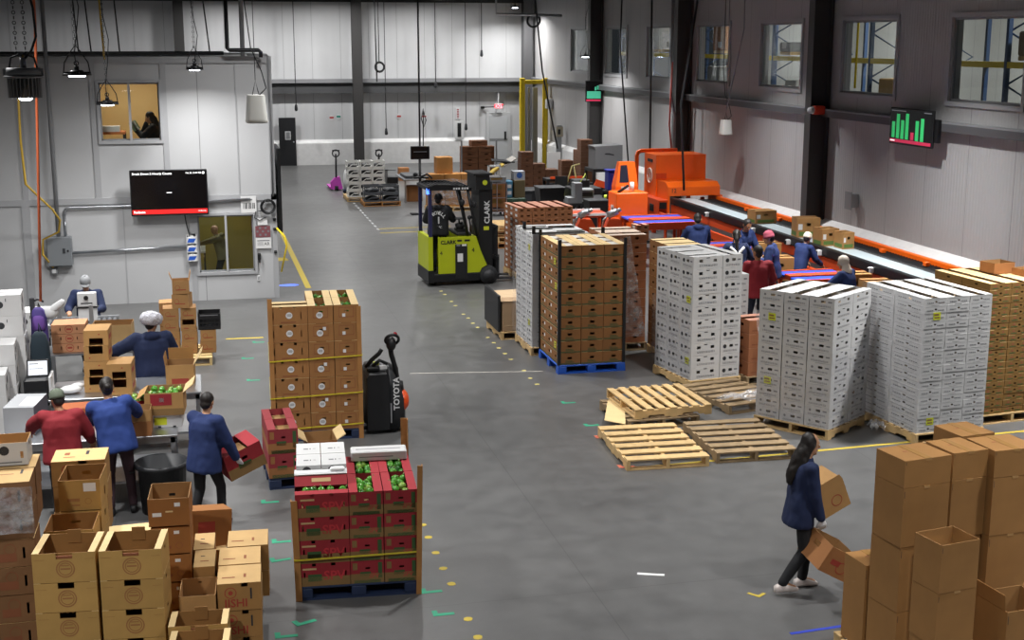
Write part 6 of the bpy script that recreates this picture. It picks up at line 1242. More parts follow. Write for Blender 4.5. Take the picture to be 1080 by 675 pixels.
# ------------------------------------------------------------------ lime forklift
fk = thing('forklift', 'lime green stand-up forklift with black mast', 'forklift', (4.72, 27.86, 0), R(3))
MB().box(.02, 1.12, 0, 1.05, .08, .27, 0, .02).box(1.1, 1.4, .2, .84, .1, .3).build('chassis', BLACKM, fk)
MB().prism([(.62, .27), (.62, 1.06), (1.02, 1.06), (1.12, .75), (1.26, .42), (1.14, .36), (1.1, .27)], 1, 0, 1.02).box(.18, .62, 0, .04, .27, 1.06).box(.18, .62, .98, 1.02, .27, 1.06).build('body', LIME, fk)
MB().prism([(-.04, .25), (-.04, 1.08), (.06, 1.08), (.06, .25)], 1, .0, 1.05).build('rear_panel', LIME, fk)
MB().prism([(-.05, .08), (-.05, .35), (.08, .35), (.08, .08)], 1, -.01, 1.06).build('bumper', BLACKM, fk)
MB().box(.55, .82, -.012, -.002, .14, .9, 0, .004).box(.6, .72, -.016, -.012, .52, .7, 1).box(.58, .66, -.016, -.012, .86, .9, 2).box(.7, .8, -.016, -.012, .86, .9, 1).build('access_panel', [BLACK, PAPER, GREYINK], fk)
b = MB(); b.text('CLARK', (.4, -.004, .95), (1, 0, 0), (0, -1, 0), .11, 0, ext=.004, bold=.03); b.text('4', (.24, -.004, .72), (1, 0, 0), (0, -1, 0), .12, 0, ext=.004); b.text('4', (.95, -.004, .76), (1, 0, 0), (0, -1, 0), .14, 0, ext=.004); b.box(.6, .7, -.006, -.002, .96, 1.0); b.box(.76, .88, -.006, -.002, .96, 1.0)
b.build('lettering', BLACK, fk)
for x, y in ((1.3, -.03), (1.3, .86)): w_ = MB().cyl((x, y, .2), (x, y+.2, .2), .2, n=24).build('wheel', RUBBER, fk); MB().cyl((x, y-.012, .2), (x, y, .2), .12, n=16).build('hub', DARKG, w_)
MB().cyl((.15, .3, .1), (.15, .7, .1), .1, n=16).build('wheel', RUBBER, fk)
for y in (.0, .98): MB().box(-.02, .05, y, y+.07, 1.08, 2.08).build('pillar', mat('indigo_post', h2('23244a'), .5), fk)
for y in (.05, .92):
    MB().tube([(.85, y, 2.08), (1.05, y, 1.06)], .035).build('pillar', BLACKM, fk)
MB().tube([(.62, .1, 2.08), (.74, .1, 1.6), (.86, .1, 1.06)], .03).build('pillar', BLACKM, fk)
m = MB().prism([(-.05, 2.08), (-.05, 2.14), (.12, 2.2), (.6, 2.18), (.92, 2.1), (.92, 2.06)], 1, 0, .05).prism([(-.05, 2.08), (-.05, 2.14), (.12, 2.2), (.6, 2.18), (.92, 2.1), (.92, 2.06)], 1, 1.0, 1.05)
for k in range(12): m.box(.0+k*.075, .03+k*.075, .05, 1.0, 2.1, 2.16)
m.box(-.05, .0, 0, 1.05, 2.08, 2.15); m.box(.88, .93, 0, 1.05, 2.04, 2.12)
og = m.build('overhead_guard', BLACKM, fk)
m = MB()
for k in range(6): m.box(.52+.055*k+(.02 if k > 2 else 0), .555+.055*k+(.02 if k > 2 else 0), -.008, -.001, 2.085, 2.125)
m.build('lettering', WPLAS, og)
MB().box(-.06, -.0, .0, .05, 2.0, 2.12, 0).build('blue_lamp', glow('blue_lamp_glow', '4a78ff', 3.), fk)
for x, y, z in ((.72, .02, 1.8), (.98, .02, 1.75)): MB().ell((x, y, z), (.06, .05, .07), 12, 8).build('work_lamp', BLACK, fk)
MB().box(.62, .95, .1, .9, 1.06, 1.14, 0, .02).box(.66, .84, .2, .5, 1.14, 1.2).build('control_deck', BLACK, fk)
MB().cyl((.75, .3, 1.2), (.71, .3, 1.32), .1, .09, 14).box(.62, .8, .1, .4, 1.42, 1.44).tube([(.73, .3, 1.2), (.7, .25, 1.42)], .02).build('steering', BLACK, fk)
MB().tube([(.95, .2, 1.1), (.92, .1, 1.3), (.9, .1, 1.42)], .02).ell((.9, .1, 1.46), (.05, .04, .05), 8, 6).build('joystick', BLACK, fk)
ms = MB()
for y in (.22, .74): ms.box(1.16, 1.3, y, y+.1, .1, 2.4).box(1.2, 1.34, y+.02, y+.12, .14, 2.3)
ms.box(1.16, 1.3, .22, .84, 2.12, 2.2).box(1.16, 1.3, .22, .84, .9, 1.0)
ms.build('mast', BLACKM, fk)
MB().box(1.14, 1.158, .2, .86, .3, 2.05).build('mast_guard', mat('mast_black', h2('121316'), .5), fk)
hd = MB().prism([(1.06, 2.05), (1.06, 2.36), (1.36, 2.36), (1.4, 2.05)], 1, .14, .92).box(1.0, 1.42, .1, .96, 2.36, 2.4).build('mast_head', BLACK, fk)
MB().cyl((1.26, .128, 2.2), (1.26, .139, 2.2), .055, n=20, sm=False).build('sticker', YSTICK, hd)
b = MB().box(1.14, 1.44, .19, .205, .3, 2.05, 0); b.text('CLARK', (1.32, .185, 1.55), (0, 0, 1), (0, -1, 0), .16, 1, ext=.004, bold=.03); b.box(1.24, 1.36, .184, .186, 1.16, 1.24, 2)
b.build('mast_side', [MATS['mast_black'], WPLAS, YSTICK], fk)
for x in (1.36, 1.44): MB().tube([(x, .3, .3), (x, .3, 2.2)], .03).build('hydraulic_cylinder', DARKG, fk)
cg = MB().box(1.5, 1.56, .1, .95, .1, .2).box(1.5, 1.56, .1, .95, .5, .58)
for k in range(6): cg.box(1.5, 1.54, .12+.15*k, .15+.15*k, .1, 1.25)
cg.box(1.5, 1.54, .1, .95, 1.2, 1.26); cg.build('carriage', BLACKM, fk)
for y in (.22, .72): MB().prism([(1.56, .6), (1.6, .6), (1.6, .1), (1.95, .07), (1.95, .05), (1.56, .05)], 1, y, y+.12).build('fork', DARKG, fk)
# ------------------------------------------------------------------ things at the far end of the hall
def crate_mesh(w, d, h, c, dark):
    m = MB()
    for x in (0, w-.03):
        for y in (0, d-.03): m.box(x, x+.03, y, y+.03, 0, h)
    for z in (0, h-.05):
        m.box(0, w, 0, .02, z, z+.05); m.box(0, w, d-.02, d, z, z+.05); m.box(0, .02, 0, d, z, z+.05); m.box(w-.02, w, 0, d, z, z+.05)
    m.box(.02, w-.02, .02, d-.02, .0, .02)
    m.prism([(.05, .05), (.1, .05), (w*.55, h*.6), (w*.5, h*.65)], 1, .003, .018); m.box(w*.5, w-.05, .004, .018, h*.45, h*.62)
    m.ell((w/2, d/2, h*.35), (w*.44, d*.46, h*.34), 10, 6, 1)  # dark body fills the crate as its painted dark interior
    return m.mesh('crate', [c, dark])
cw = Proto(crate_mesh(.4, .5, .235, mat('pale_crate', h2('e4e4e0'), .5), BLACK))
pallet(1.25, 1.3, WOOD, 'wooden_pallet', 'far pallet under the pale grey crates', (4.66, 43.7, 0), 0, 7)
for r in range(5):
    for c, x in ((0, 4.7), (1, 5.11), (2, 5.52)):
        cw.put('crate', 'pale grey crate, %s in the %s far column' % (nth(5-r), ('left', 'middle', 'right')[c]), 'crate', (x+random.uniform(-.02, .02), 43.72, .142+r*.238), 0, 'pale grey crates at the far end')
cd = Proto(crate_mesh(.55, .5, .26, mat('dark_crate', h2('4c4f54'), .5), DARKG))
pallet(1.2, 1.0, WOOD_Y, 'wooden_pallet', 'far pallet under the dark grey crates', (5.03, 42.3, 0), 0, 6)
for r in range(2):
    for c, x in ((0, 5.06), (1, 5.63)): cd.put('crate', '%s dark grey crate on the far pallet, %s pair' % (('left', 'right')[c], ('lower', 'upper')[r]), 'crate', (x, 42.32, .142+r*.263), 0, 'dark grey crates at the far end')
def hand_jack(x, y, rz, m_, lab, tall_=1.35):
    t = thing('pallet_jack', lab, 'pallet jack', (x, y, 0), rz)
    MB().tube([(0, 0, .2), (0, -.05, .9), (0, -.08, tall_-.12)], .035).build('handle_bar', BLACK, t)
    MB().torus((0, -.08, tall_-.1), .12, .025, (0, 1, 0), 18, 6).tube([(-.13, -.08, tall_), (.13, -.08, tall_)], .025).build('handle_loop', BLACK, t)
    MB().prism([(-.18, .05), (-.2, .3), (-.06, .45), (.12, .5), (.22, .1), (.2, .05)], 1, -.06, .2).build('pump_body', m_, t)
    MB().cyl((-.06, -.02, .09), (.06, -.02, .09), .09, n=14).build('wheel', RUBBER, t)
    for s_ in (-.22, .1): MB().box(s_, s_+.14, .2, 1.3, .06, .11).build('fork', m_, t)
hand_jack(4.66, 47.2, 0, mat('magenta_paint', h2('c048b4'), .5), 'pink hand pallet jack near the back wall', 1.42)
hand_jack(6.0, 46.0, R(20), BLACK, 'black hand pallet jack behind the pale crates', 1.5)
tag(MB().loft(bag_mesh(.4, .35, .7)).build('white_sack', [WPLAS], None, (5.0, 46.2, .16)), 'white sack on a low blue dolly beside the pink pallet jack', 'sack')
t = thing('dolly', 'low blue dolly under the white sack', 'dolly', (4.8, 46.0, 0)); MB().box(0, .45, 0, .45, .1, .15).build('deck', NAVY_PAINT, t)
for a in (.05, .4):
    for b_ in (.05, .4): MB().cyl((a, b_-.02, .05), (a, b_+.02, .05), .05, n=10).build('wheel', RUBBER, t)
t = thing('steel_table', 'steel inspection table at the far end', 'table', (6.45, 43.0, 0))
MB().box(0, .85, 0, 1.9, .72, .76).build('table_top', STEEL, t); MB().box(.1, .8, .3, 1.6, .76, .85).build('side_rail', DARKG, t)
for a in (.02, .78):
    for b_ in (.02, 1.8): MB().box(a, a+.05, b_, b_+.05, 0, .72).build('leg', STEEL, t)
tag(carton(.5, .5, .5, 'closed').build('brown_carton', [KRAFT_D, KRAFT_IN], None, (6.6, 43.3, .003), 0), 'brown carton under the far steel table', 'carton')
t = thing('dark_cart', 'dark cart with steel post right of the far crates', 'cart', (6.05, 44.0, 0)); MB().box(.0, .35, 0, .5, .1, .75, 0, .01).build('cart_body', BLACK, t); MB().box(-.1, .02, .1, .16, .1, 1.0).box(-.2, .3, .1, .16, .96, 1.0).build('frame', GREYM, t)
MB().cyl((.1, .1, .05), (.1, .4, .05), .05, n=10).build('wheel', RUBBER, t)
tag(carton(.38, .4, .48, 'closed').build('brown_carton', [KRAFT_D, KRAFT_IN], None, (7.32, 50.0, .003), 0), 'single brown carton standing alone before the back wall', 'carton')
t = thing('mounted_display', 'dark display on a post at the far end of the hall', 'display', (6.5, 40.0, 0))
MB().box(-.29, .29, -.04, .02, 1.68, 2.08, 0, .01).build('display_case', BLACK, t); MB().cyl((0, .05, 0), (0, .05, 1.9), .04, n=10).box(-.3, .3, -.1, .2, 0, .04).build('post', BLACK, t)
MB().box(-.27, .27, -.043, -.041, 1.7, 2.06).box(-.2, .2, -.046, -.043, 1.9, 1.92, 1).build('screen', [SCREEN, GREYINK], t)
MB().box(-.2, .25, -.1, .15, 1.1, 1.15).tube([(0, 0, 1.13), (.2, -.1, 1.25), (.35, -.1, 1.1)], .03).ell((-.15, 0, 1.22), (.08, .08, .06), 8, 6).build('tool_shelf', BLACK, t)
big = lambda w, d, h, top='closed': Proto(carton(w, d, h, top).mesh('big_carton', [card('orange_kraft', 'a9763c'), KRAFT_IN]))
g3 = big(.5, .55, .5)
for i, (x, y, z, c) in enumerate(((6.85, 40.6, .145, 'lower left'), (7.37, 40.6, .145, 'lower middle'), (7.89, 40.6, .145, 'lower right'), (6.85, 40.6, .648, 'upper left'), (7.37, 40.6, .648, 'upper middle'), (7.89, 40.6, .648, 'upper right'), (7.15, 40.75, 1.152, 'topmost'))):
    g3.put('big_carton', c+' kraft carton of the film wrapped load behind the forklift', 'carton', (x, y, z), 0, 'kraft cartons behind the forklift')
pallet(1.6, .7, WOOD, 'wooden_pallet', 'pallet under the kraft cartons behind the forklift', (6.82, 40.55, 0), 0, 5)
film('stretch_film', sheet((6.8, 40.55), (8.4, 40.55), .2, 1.0), 'loose film round the kraft cartons behind the forklift', FILM_D, .05)
bk = Proto(carton(.58, .4, .19, 'slit', .3, 'x', {'F': [(.4, .6, .5, .75)]}).mesh('brown_carton', [card('dark_far_card', '6f472c'), KRAFT_IN]))
pallet(1.25, 1.0, WOOD, 'wooden_pallet', 'far pallet under the dark brown cartons with corner rods', (9.0, 46.3, 0), 0, 6)
for r in range(7):
    for c, x in ((0, 9.03), (1, 9.63)): bk.put('brown_carton', 'dark brown carton, %s in the %s column before the back door' % (nth(7-r), ('left', 'right')[c]), 'carton', (x, 46.35, .142+r*.2), 0, 'dark brown cartons before the back door')
bk.put('brown_carton', 'single dark brown carton topping the pile before the back door', 'carton', (9.4, 46.4, .142+7*.2), R(4))
for x in (8.98, 10.24): tag(MB().box(x, x+.05, 46.25, 46.3, 0, 1.75).build('corner_board', GREYM), ('left' if x < 9.5 else 'right')+' grey corner rod of the dark brown cartons before the back door', 'corner board')
# pyramid of brown cartons
pallet(1.4, 1.2, WOOD_G, 'wooden_pallet', 'dark pallet under the stepped brown cartons', (10.45, 43.4, 0), 0, 7)
py = Proto(carton(.42, .5, .195, 'closed', holes={'F': [(.4, .6, .5, .7)]}).mesh('brown_carton', [card('pyramid_card', '5c3a24'), KRAFT_IN]))
for c, rows in ((0, 7), (1, 5), (2, 4)):
    for r in range(rows): py.put('brown_carton', 'stepped brown carton, %s in the %s column by the yellow frame' % (nth(rows-r), ('tallest', 'middle', 'shortest')[c]), 'carton', (10.5+c*.43+random.uniform(-.01, .01), 43.5, .142+r*.2), 0, 'stepped brown cartons by the yellow frame')
py.put('brown_carton', 'brown carton at the very front of the stepped cartons', 'carton', (10.9, 42.9, .0), R(5))
tag(MB().box(0, 1.2, 0, .9, 0, .55, 0, .03).box(.05, .5, -.01, 0, .2, .4, 1).build('black_bin', [BLACK, DARKG], None, (9.75, 41.0, 0)), 'long black bin before the stepped brown cartons', 'bin')
# wire cart loaded with mixed cartons
t = thing('wire_cart', 'wire cart carrying mixed cartons behind the forklift mast', 'cart', (8.35, 39.0, 0))
m = MB()
for x in (0, .31, .605): m.box(x, x+.025, 0, .025, .12, 1.0)
for z in (.2, .55, .98): m.box(0, .63, 0, .025, z, z+.02)
m.box(0, .63, 0, .7, .12, .15); m.build('cart_frame', STEEL, t)
for a in (.05, .54):
    for b_ in (.05, .6): MB().cyl((a, b_, .06), (a+.04, b_, .06), .06, n=10).build('wheel', RUBBER, t)
for x, y, z, w, d, h, m_, lab in ((8.38, 39.05, .152, .56, .55, .4, KRAFT_D, 'lower brown carton inside the wire cart'), (8.38, 39.05, .555, .56, .55, .42, KRAFT_D, 'upper brown carton inside the wire cart'), (8.38, 39.05, .98, .58, .55, .2, GREYP, 'grey carton topping the wire cart')):
    tag(carton(w, d, h, 'closed', prints=[('F', .2, .8, .6, .9, 2), ('F', .3, .7, .2, .3, 3)]).build('brown_carton', [m_, KRAFT_IN, mat('ochre_print', h2('7c5e28'), .8), INK], None, (x, y, z)), lab, 'carton')
b = carton(.34, .4, .26, 'closed', prints=[('F', 'o', .5, .55, .09, 2)]); tag(b.build('white_carton', [mat('grey_white_card', h2('a5a9b0'), .6), KRAFT_IN, mat('blue_print', h2('2a58a0'), .6)], None, (9.24, 39.2, 1.063)), 'pale carton with blue round mark right of the wire cart', 'carton')
tag(MB().box(0, .2, 0, .4, 0, .52, 0, .02).box(.04, .16, -.004, 0, .1, .2, 1).box(.04, .16, -.004, 0, .3, .4, 1).build('blue_carton', [mat('sky_blue_card', h2('4a86a8'), .6), PAPER], None, (9.0, 39.2, .53)), 'narrow pale blue carton right of the wire cart', 'carton')
t = thing('plastic_rack', 'dark green rack under the blue marked carton', 'rack', (9.0, 39.15, 0)); MB().box(0, .6, 0, .5, .0, .52, 0, .02).build('lower_case', mat('dark_green_plastic', h2('2c4a38'), .6), t); MB().box(.24, .58, .02, .48, .521, 1.06, 0, .01).build('upper_case', card('green_brown_card', '5d5236'), t)
m = MB().box(0, .5, 0, .36, 0, .03); tag(m.build('flattened_carton', [card('flat_grey', '8b8782')], None, (8.95, 39.3, 1.45), rot=(R(8), R(-28), R(10))), 'grey flattened carton lying atop the mixed cartons', 'carton')
tag(MB().box(0, .55, 0, .3, 0, .03).build('flattened_carton', [card('flat_yellow', 'a58c3c')], None, (8.5, 39.1, 1.22), rot=(R(5), R(-35), R(5))), 'yellow edged flattened carton leaning atop the wire cart', 'carton')
tag(MB().box(0, .7, 0, .35, 0, .025).build('flattened_carton', [BLACK], None, (8.6, 39.4, 1.62), rot=(R(6), R(4), R(-8))), 'black flattened carton topmost over the mixed cartons', 'carton')
w = MB(); 
for x0, x1, z0, z1 in ((0, .4, 0, .05), (0, .4, .3, .35), (0, .05, 0, .35), (.35, .4, 0, .35)): w.box(x0, x1, 0, .1, z0, z1)
tag(w.build('white_display_rack', WPLAS, None, (8.42, 39.08, 1.186), R(4)), 'white empty frame standing on the wire cart', 'frame')
for k in range(4): pallet(.9, 1.1, WOOD if k % 2 else WOOD_Y, 'wooden_pallet', 'empty pallet, %s in the pile beyond the forklift forks' % nth(4-k), (6.85+.03*(k % 2), 32.8, k*.15), R(3*(k % 3-1)), 7)
# dark machinery corner
tag(MB().prism([(0, 0), (.0, .62), (-.04, .72), (.92, .76), (.92, 0)], 1, 0, .8).prism([(.3, .46), (.5, .44), (.64, .42), (.62, .46), (.46, .5), (.34, .5)], 1, -.004, -.001, 1).build('grey_hopper', [mat('hopper_grey', h2('77787b'), .5), INK], None, (12.5, 41.5, 1.12)), 'large grey hopper on the dark machine frame', 'hopper')
t = thing('machine_frame', 'dark machine frame under the grey hopper', 'machine', (12.4, 41.4, 0)); MB().box(0, 1.1, 0, 1.0, 1.02, 1.118).build('deck', BLACKM, t)
for a in (0, 1.02):
    for b_ in (0, .92): MB().box(a, a+.08, b_, b_+.08, 0, 1.02).build('leg', BLACKM, t)
MB().prism([(0, .6), (.1, .8), (.9, .55), (.95, .45), (.7, .42)], 1, -.1, -.02).build('guard', ORANGE_D, t); MB().box(.15, .9, .1, .9, .2, .6).build('drive_unit', BLACK, t)
t = thing('dark_table', 'long dark table beside the black machinery', 'table', (10.8, 37.5, 0)); MB().box(0, 1.14, 0, 1.6, .5, .56).build('table_top', BLACK, t)
for a in (0, 1.08):
    for b_ in (0, 1.54): MB().box(a, a+.06, b_, b_+.06, 0, .5).build('leg', BLACK, t)
tag(MB().prism([(0, 0), (.42, 0), (.42, .58), (.2, .58), (.2, .16), (0, .16)], 1, 0, .4).build('grey_bracket_box', mat('bracket_grey', h2('8d9093'), .5), None, (10.34, 37.0, .58)), 'pale grey L shaped housing beside the dark table', 'housing')
t = thing('steel_stand', 'dark stand under the L shaped grey housing', 'stand', (10.3, 36.98, 0)); MB().box(0, .48, 0, .45, .52, .578).build('shelf', DARKG, t)
for a in (0, .42):
    for b_ in (0, .4): MB().box(a, a+.05, b_, b_+.05, 0, .52).build('leg', DARKG, t)
tag(MB().box(0, .4, 0, .4, 0, .55, 0, .04).box(-.02, .42, -.02, .42, .55, .6, 0, .01).build('blue_bin', mat('royal_blue_plastic', h2('2c35a8'), .4), None, (11.3, 36.2, 1.0)), 'royal blue bin left of the orange machine', 'bin')
t = thing('bin_stand', 'dark stand holding the royal blue bin', 'stand', (11.25, 36.15, 0)); MB().box(0, .45, 0, .5, .94, .998).build('shelf', BLACKM, t)
for a in (0, .4):
    for b_ in (0, .45): MB().box(a, a+.05, b_, b_+.05, 0, .94).build('leg', BLACKM, t)
tag(MB().box(0, .5, 0, .4, 0, .3, 0, .03).box(.05, .45, -.003, 0, .08, .2, 1).build('grey_tub', [GREYP, DARKG], None, (10.95, 38.1, .563)), 'grey tub on the dark table', 'tub')
tag(MB().loft(bag_mesh(.3, .2, .16)).build('safety_vest', mat('hi_vis_yellow', h2('c8e83a'), .6), None, (11.75, 37.7, .563)), 'folded yellow green vest on the dark table', 'vest')
t = thing('folding_chair', 'dark chair with yellow green seat pad beside the black machinery', 'chair', (10.9, 40.2, 0)); MB().box(0, .45, 0, .45, .42, .47).build('seat', mat('olive_pad', h2('8f9a2c'), .7), t); MB().box(.02, .43, .42, .46, .6, 1.0).build('backrest', BLACK, t)
for a in (0, .41):
    for b_ in (0, .41): MB().box(a, a+.04, b_, b_+.04, 0, .42 if b_ == 0 else .6).build('leg', DARKG, t)
t = thing('tool_frame', 'thin yellow and grey tool frame beside the black machinery', 'frame', (11.3, 40.9, 0)); MB().tube([(0, 0, 0), (.1, 0, .8), (.25, 0, 1.3), (.5, 0, 1.35)], .025).tube([(.5, 0, 0), (.4, 0, .8), (.3, 0, 1.3)], .02).tube([(.05, 0, .4), (.45, 0, .4)], .02).build('frame', mat('tan_paint', h2('9a8f5c'), .5), t)
bx = [(12.7, 45.6, 0, .75, .5, .95, 'low brown cartons left of the far column'), (13.05, 45.2, 0, .4, .4, 1.25, 'narrow brown carton before the far column')]
for k, (x, y, rows) in enumerate(((12.6, 46.0, 5), (13.05, 45.6, 7), (13.05, 45.1, 9))):
    for r in range(rows): py.put('brown_carton', 'brown carton, %s in the %s column before the far right column' % (nth(rows-r), ('left', 'middle', 'front')[k]), 'carton', (x, y, r*.2), 0, 'brown cartons before the far right column')
tag(MB().box(0, .5, 0, .03, 0, 1.25).build('white_board', WPLAS, None, (12.25, 46.7, .0), rot=(0, R(0), 0)), 'white board leaning on the brown cartons by the far column', 'board')
t = thing('machine_frame', 'low black machine frame with red rail left of the hopper', 'machine', (11.0, 41.95, 0)); MB().box(0, 1.3, 0, .6, .7, .78).build('deck', BLACKM, t); MB().box(.1, 1.2, -.04, 0, .78, .86).build('guard', ORANGE_D, t); MB().box(.1, 1.2, .05, .55, .1, .6).build('drive_unit', BLACK, t)
for a in (0, 1.22):
    for b_ in (0, .52): MB().box(a, a+.08, b_, b_+.08, 0, .7).build('leg', BLACKM, t)

t = thing('packing_machine', 'low black packing machine with yellow hoses beside the dark table', 'machine', (11.1, 39.3, 0))
MB().box(0, .95, 0, .9, .15, .75, 0, .02).box(.1, .6, .1, .6, .75, 1.0, 0, .02).build('machine_body', BLACK, t); MB().box(.15, .8, -.03, 0, .3, .5).build('side_plate', DARKG, t)
MB().tube([(.1, .0, .9), (.0, -.1, .6), (.15, -.12, .3), (.3, -.1, .15)], .02).build('hose', mat('tan_hose', h2('9a925c'), .6), t); MB().tube([(.5, .1, 1.0), (.4, -.08, 1.2), (.2, -.1, .9), (.3, -.12, .5)], .018).build('hose', mat('olive_hose', h2('8f9a3c'), .6), t)
for a in (.05, .85):
    for b_ in (.05, .8): MB().box(a, a+.06, b_, b_+.06, 0, .15).build('leg', BLACKM, t)
for x, y, w, d, h, lab in ((10.5, 35.4, .6, .6, .8, 'black bin standing before the dark table'), (11.55, 35.0, .5, .5, .7, 'second black bin before the royal blue bin'), (10.1, 39.4, .8, .7, .75, 'black wheeled tote left of the black packing machine')):
    t = thing('tote_bin', lab, 'bin', (x, y, 0)); MB().loft([[V((w*.08, d*.08, .06)), V((w*.92, d*.08, .06)), V((w*.92, d*.92, .06)), V((w*.08, d*.92, .06))], [V((0, 0, h)), V((w, 0, h)), V((w, d, h)), V((0, d, h))]], 0, False).build('tote', BLACK, t)
    MB().box(-.02, w+.02, -.02, d+.02, h, h+.04, 0, .008).build('lid', DARKG, t)
    for a in (.12, w-.18):
        for b_ in (.12, d-.18): MB().cyl((a, b_+.03, .03), (a+.05, b_+.03, .03), .03, n=10).build('caster', RUBBER, t)
# ------------------------------------------------------------------ people
def remesh(mb, vox, smooth=3, wrinkle=0., wf=9.):
    me = mb.mesh('tmp', []); ob = bpy.data.objects.new('tmp', me)
    md = ob.modifiers.new('r', 'REMESH'); md.mode = 'VOXEL'; md.voxel_size = vox
    if smooth: sm = ob.modifiers.new('s', 'SMOOTH'); sm.factor = .5; sm.iterations = smooth
    out = baked(ob); bpy.data.objects.remove(ob); bpy.data.meshes.remove(me)
    if wrinkle:
        nn = [v.normal.copy() for v in out.vertices]; co = []
        for v, nv in zip(out.vertices, nn):
            p = v.co; q = noise.noise(V((p.x*wf, p.y*wf, p.z*wf*.55)))+.5*noise.noise(V((p.x*wf*2, p.y*wf*2, p.z*wf*1.4+7)))
            co.extend(p+nv*(q*wrinkle))
        out.vertices.foreach_set('co', co)
    out.polygons.foreach_set('use_smooth', [True]*len(out.polygons)); out.update()
    return out
def ik(a, b, l1, l2, pole):
    a, b = V(a), V(b); d = b-a; L = min(d.length, (l1+l2)*.995); dn = d.normalized(); b = a+dn*L
    c = (l1*l1-l2*l2+L*L)/(2*L); h = math.sqrt(max(0, l1*l1-c*c)); p = V(pole); p = p-dn*p.dot(dn); p = p.normalized() if p.length > 1e-4 else V((0, -1, 0))
    return a+dn*c+p*h, b
SKIN = {k: mat('skin_'+k, h2(c), .5) for k, c in dict(tan='b98a6a', brown='9a6a4c', light='c99f85').items()}
CL = {k: mat('cloth_'+k, h2(c), .85, bump=.25, bscale=120) for k, c in dict(blue='192c5c', navy='162448', deepblue='1c3778', red='7c1520', redshirt='861c28', black='16171b', maroon='35222a', jeans='1e2638', olive='77704e', charcoal='25272c').items()}
HAIR = mat('dark_hair', h2('1b1614'), .55); WCL = mat('white_cloth', h2('d8d6d0'), .8); SHOEW = mat('white_shoe', h2('d2c8c4'), .6); SHOEB = mat('black_shoe', h2('1c1c1e'), .6)
GLOVE = mat('white_glove', h2('cfcfd2'), .7); EYEW = mat('eye_white', h2('d8d4cc'), .3); EYED = mat('eye_dark', h2('20140e'), .2); LIP = mat('lip', h2('8a4e45'), .5)
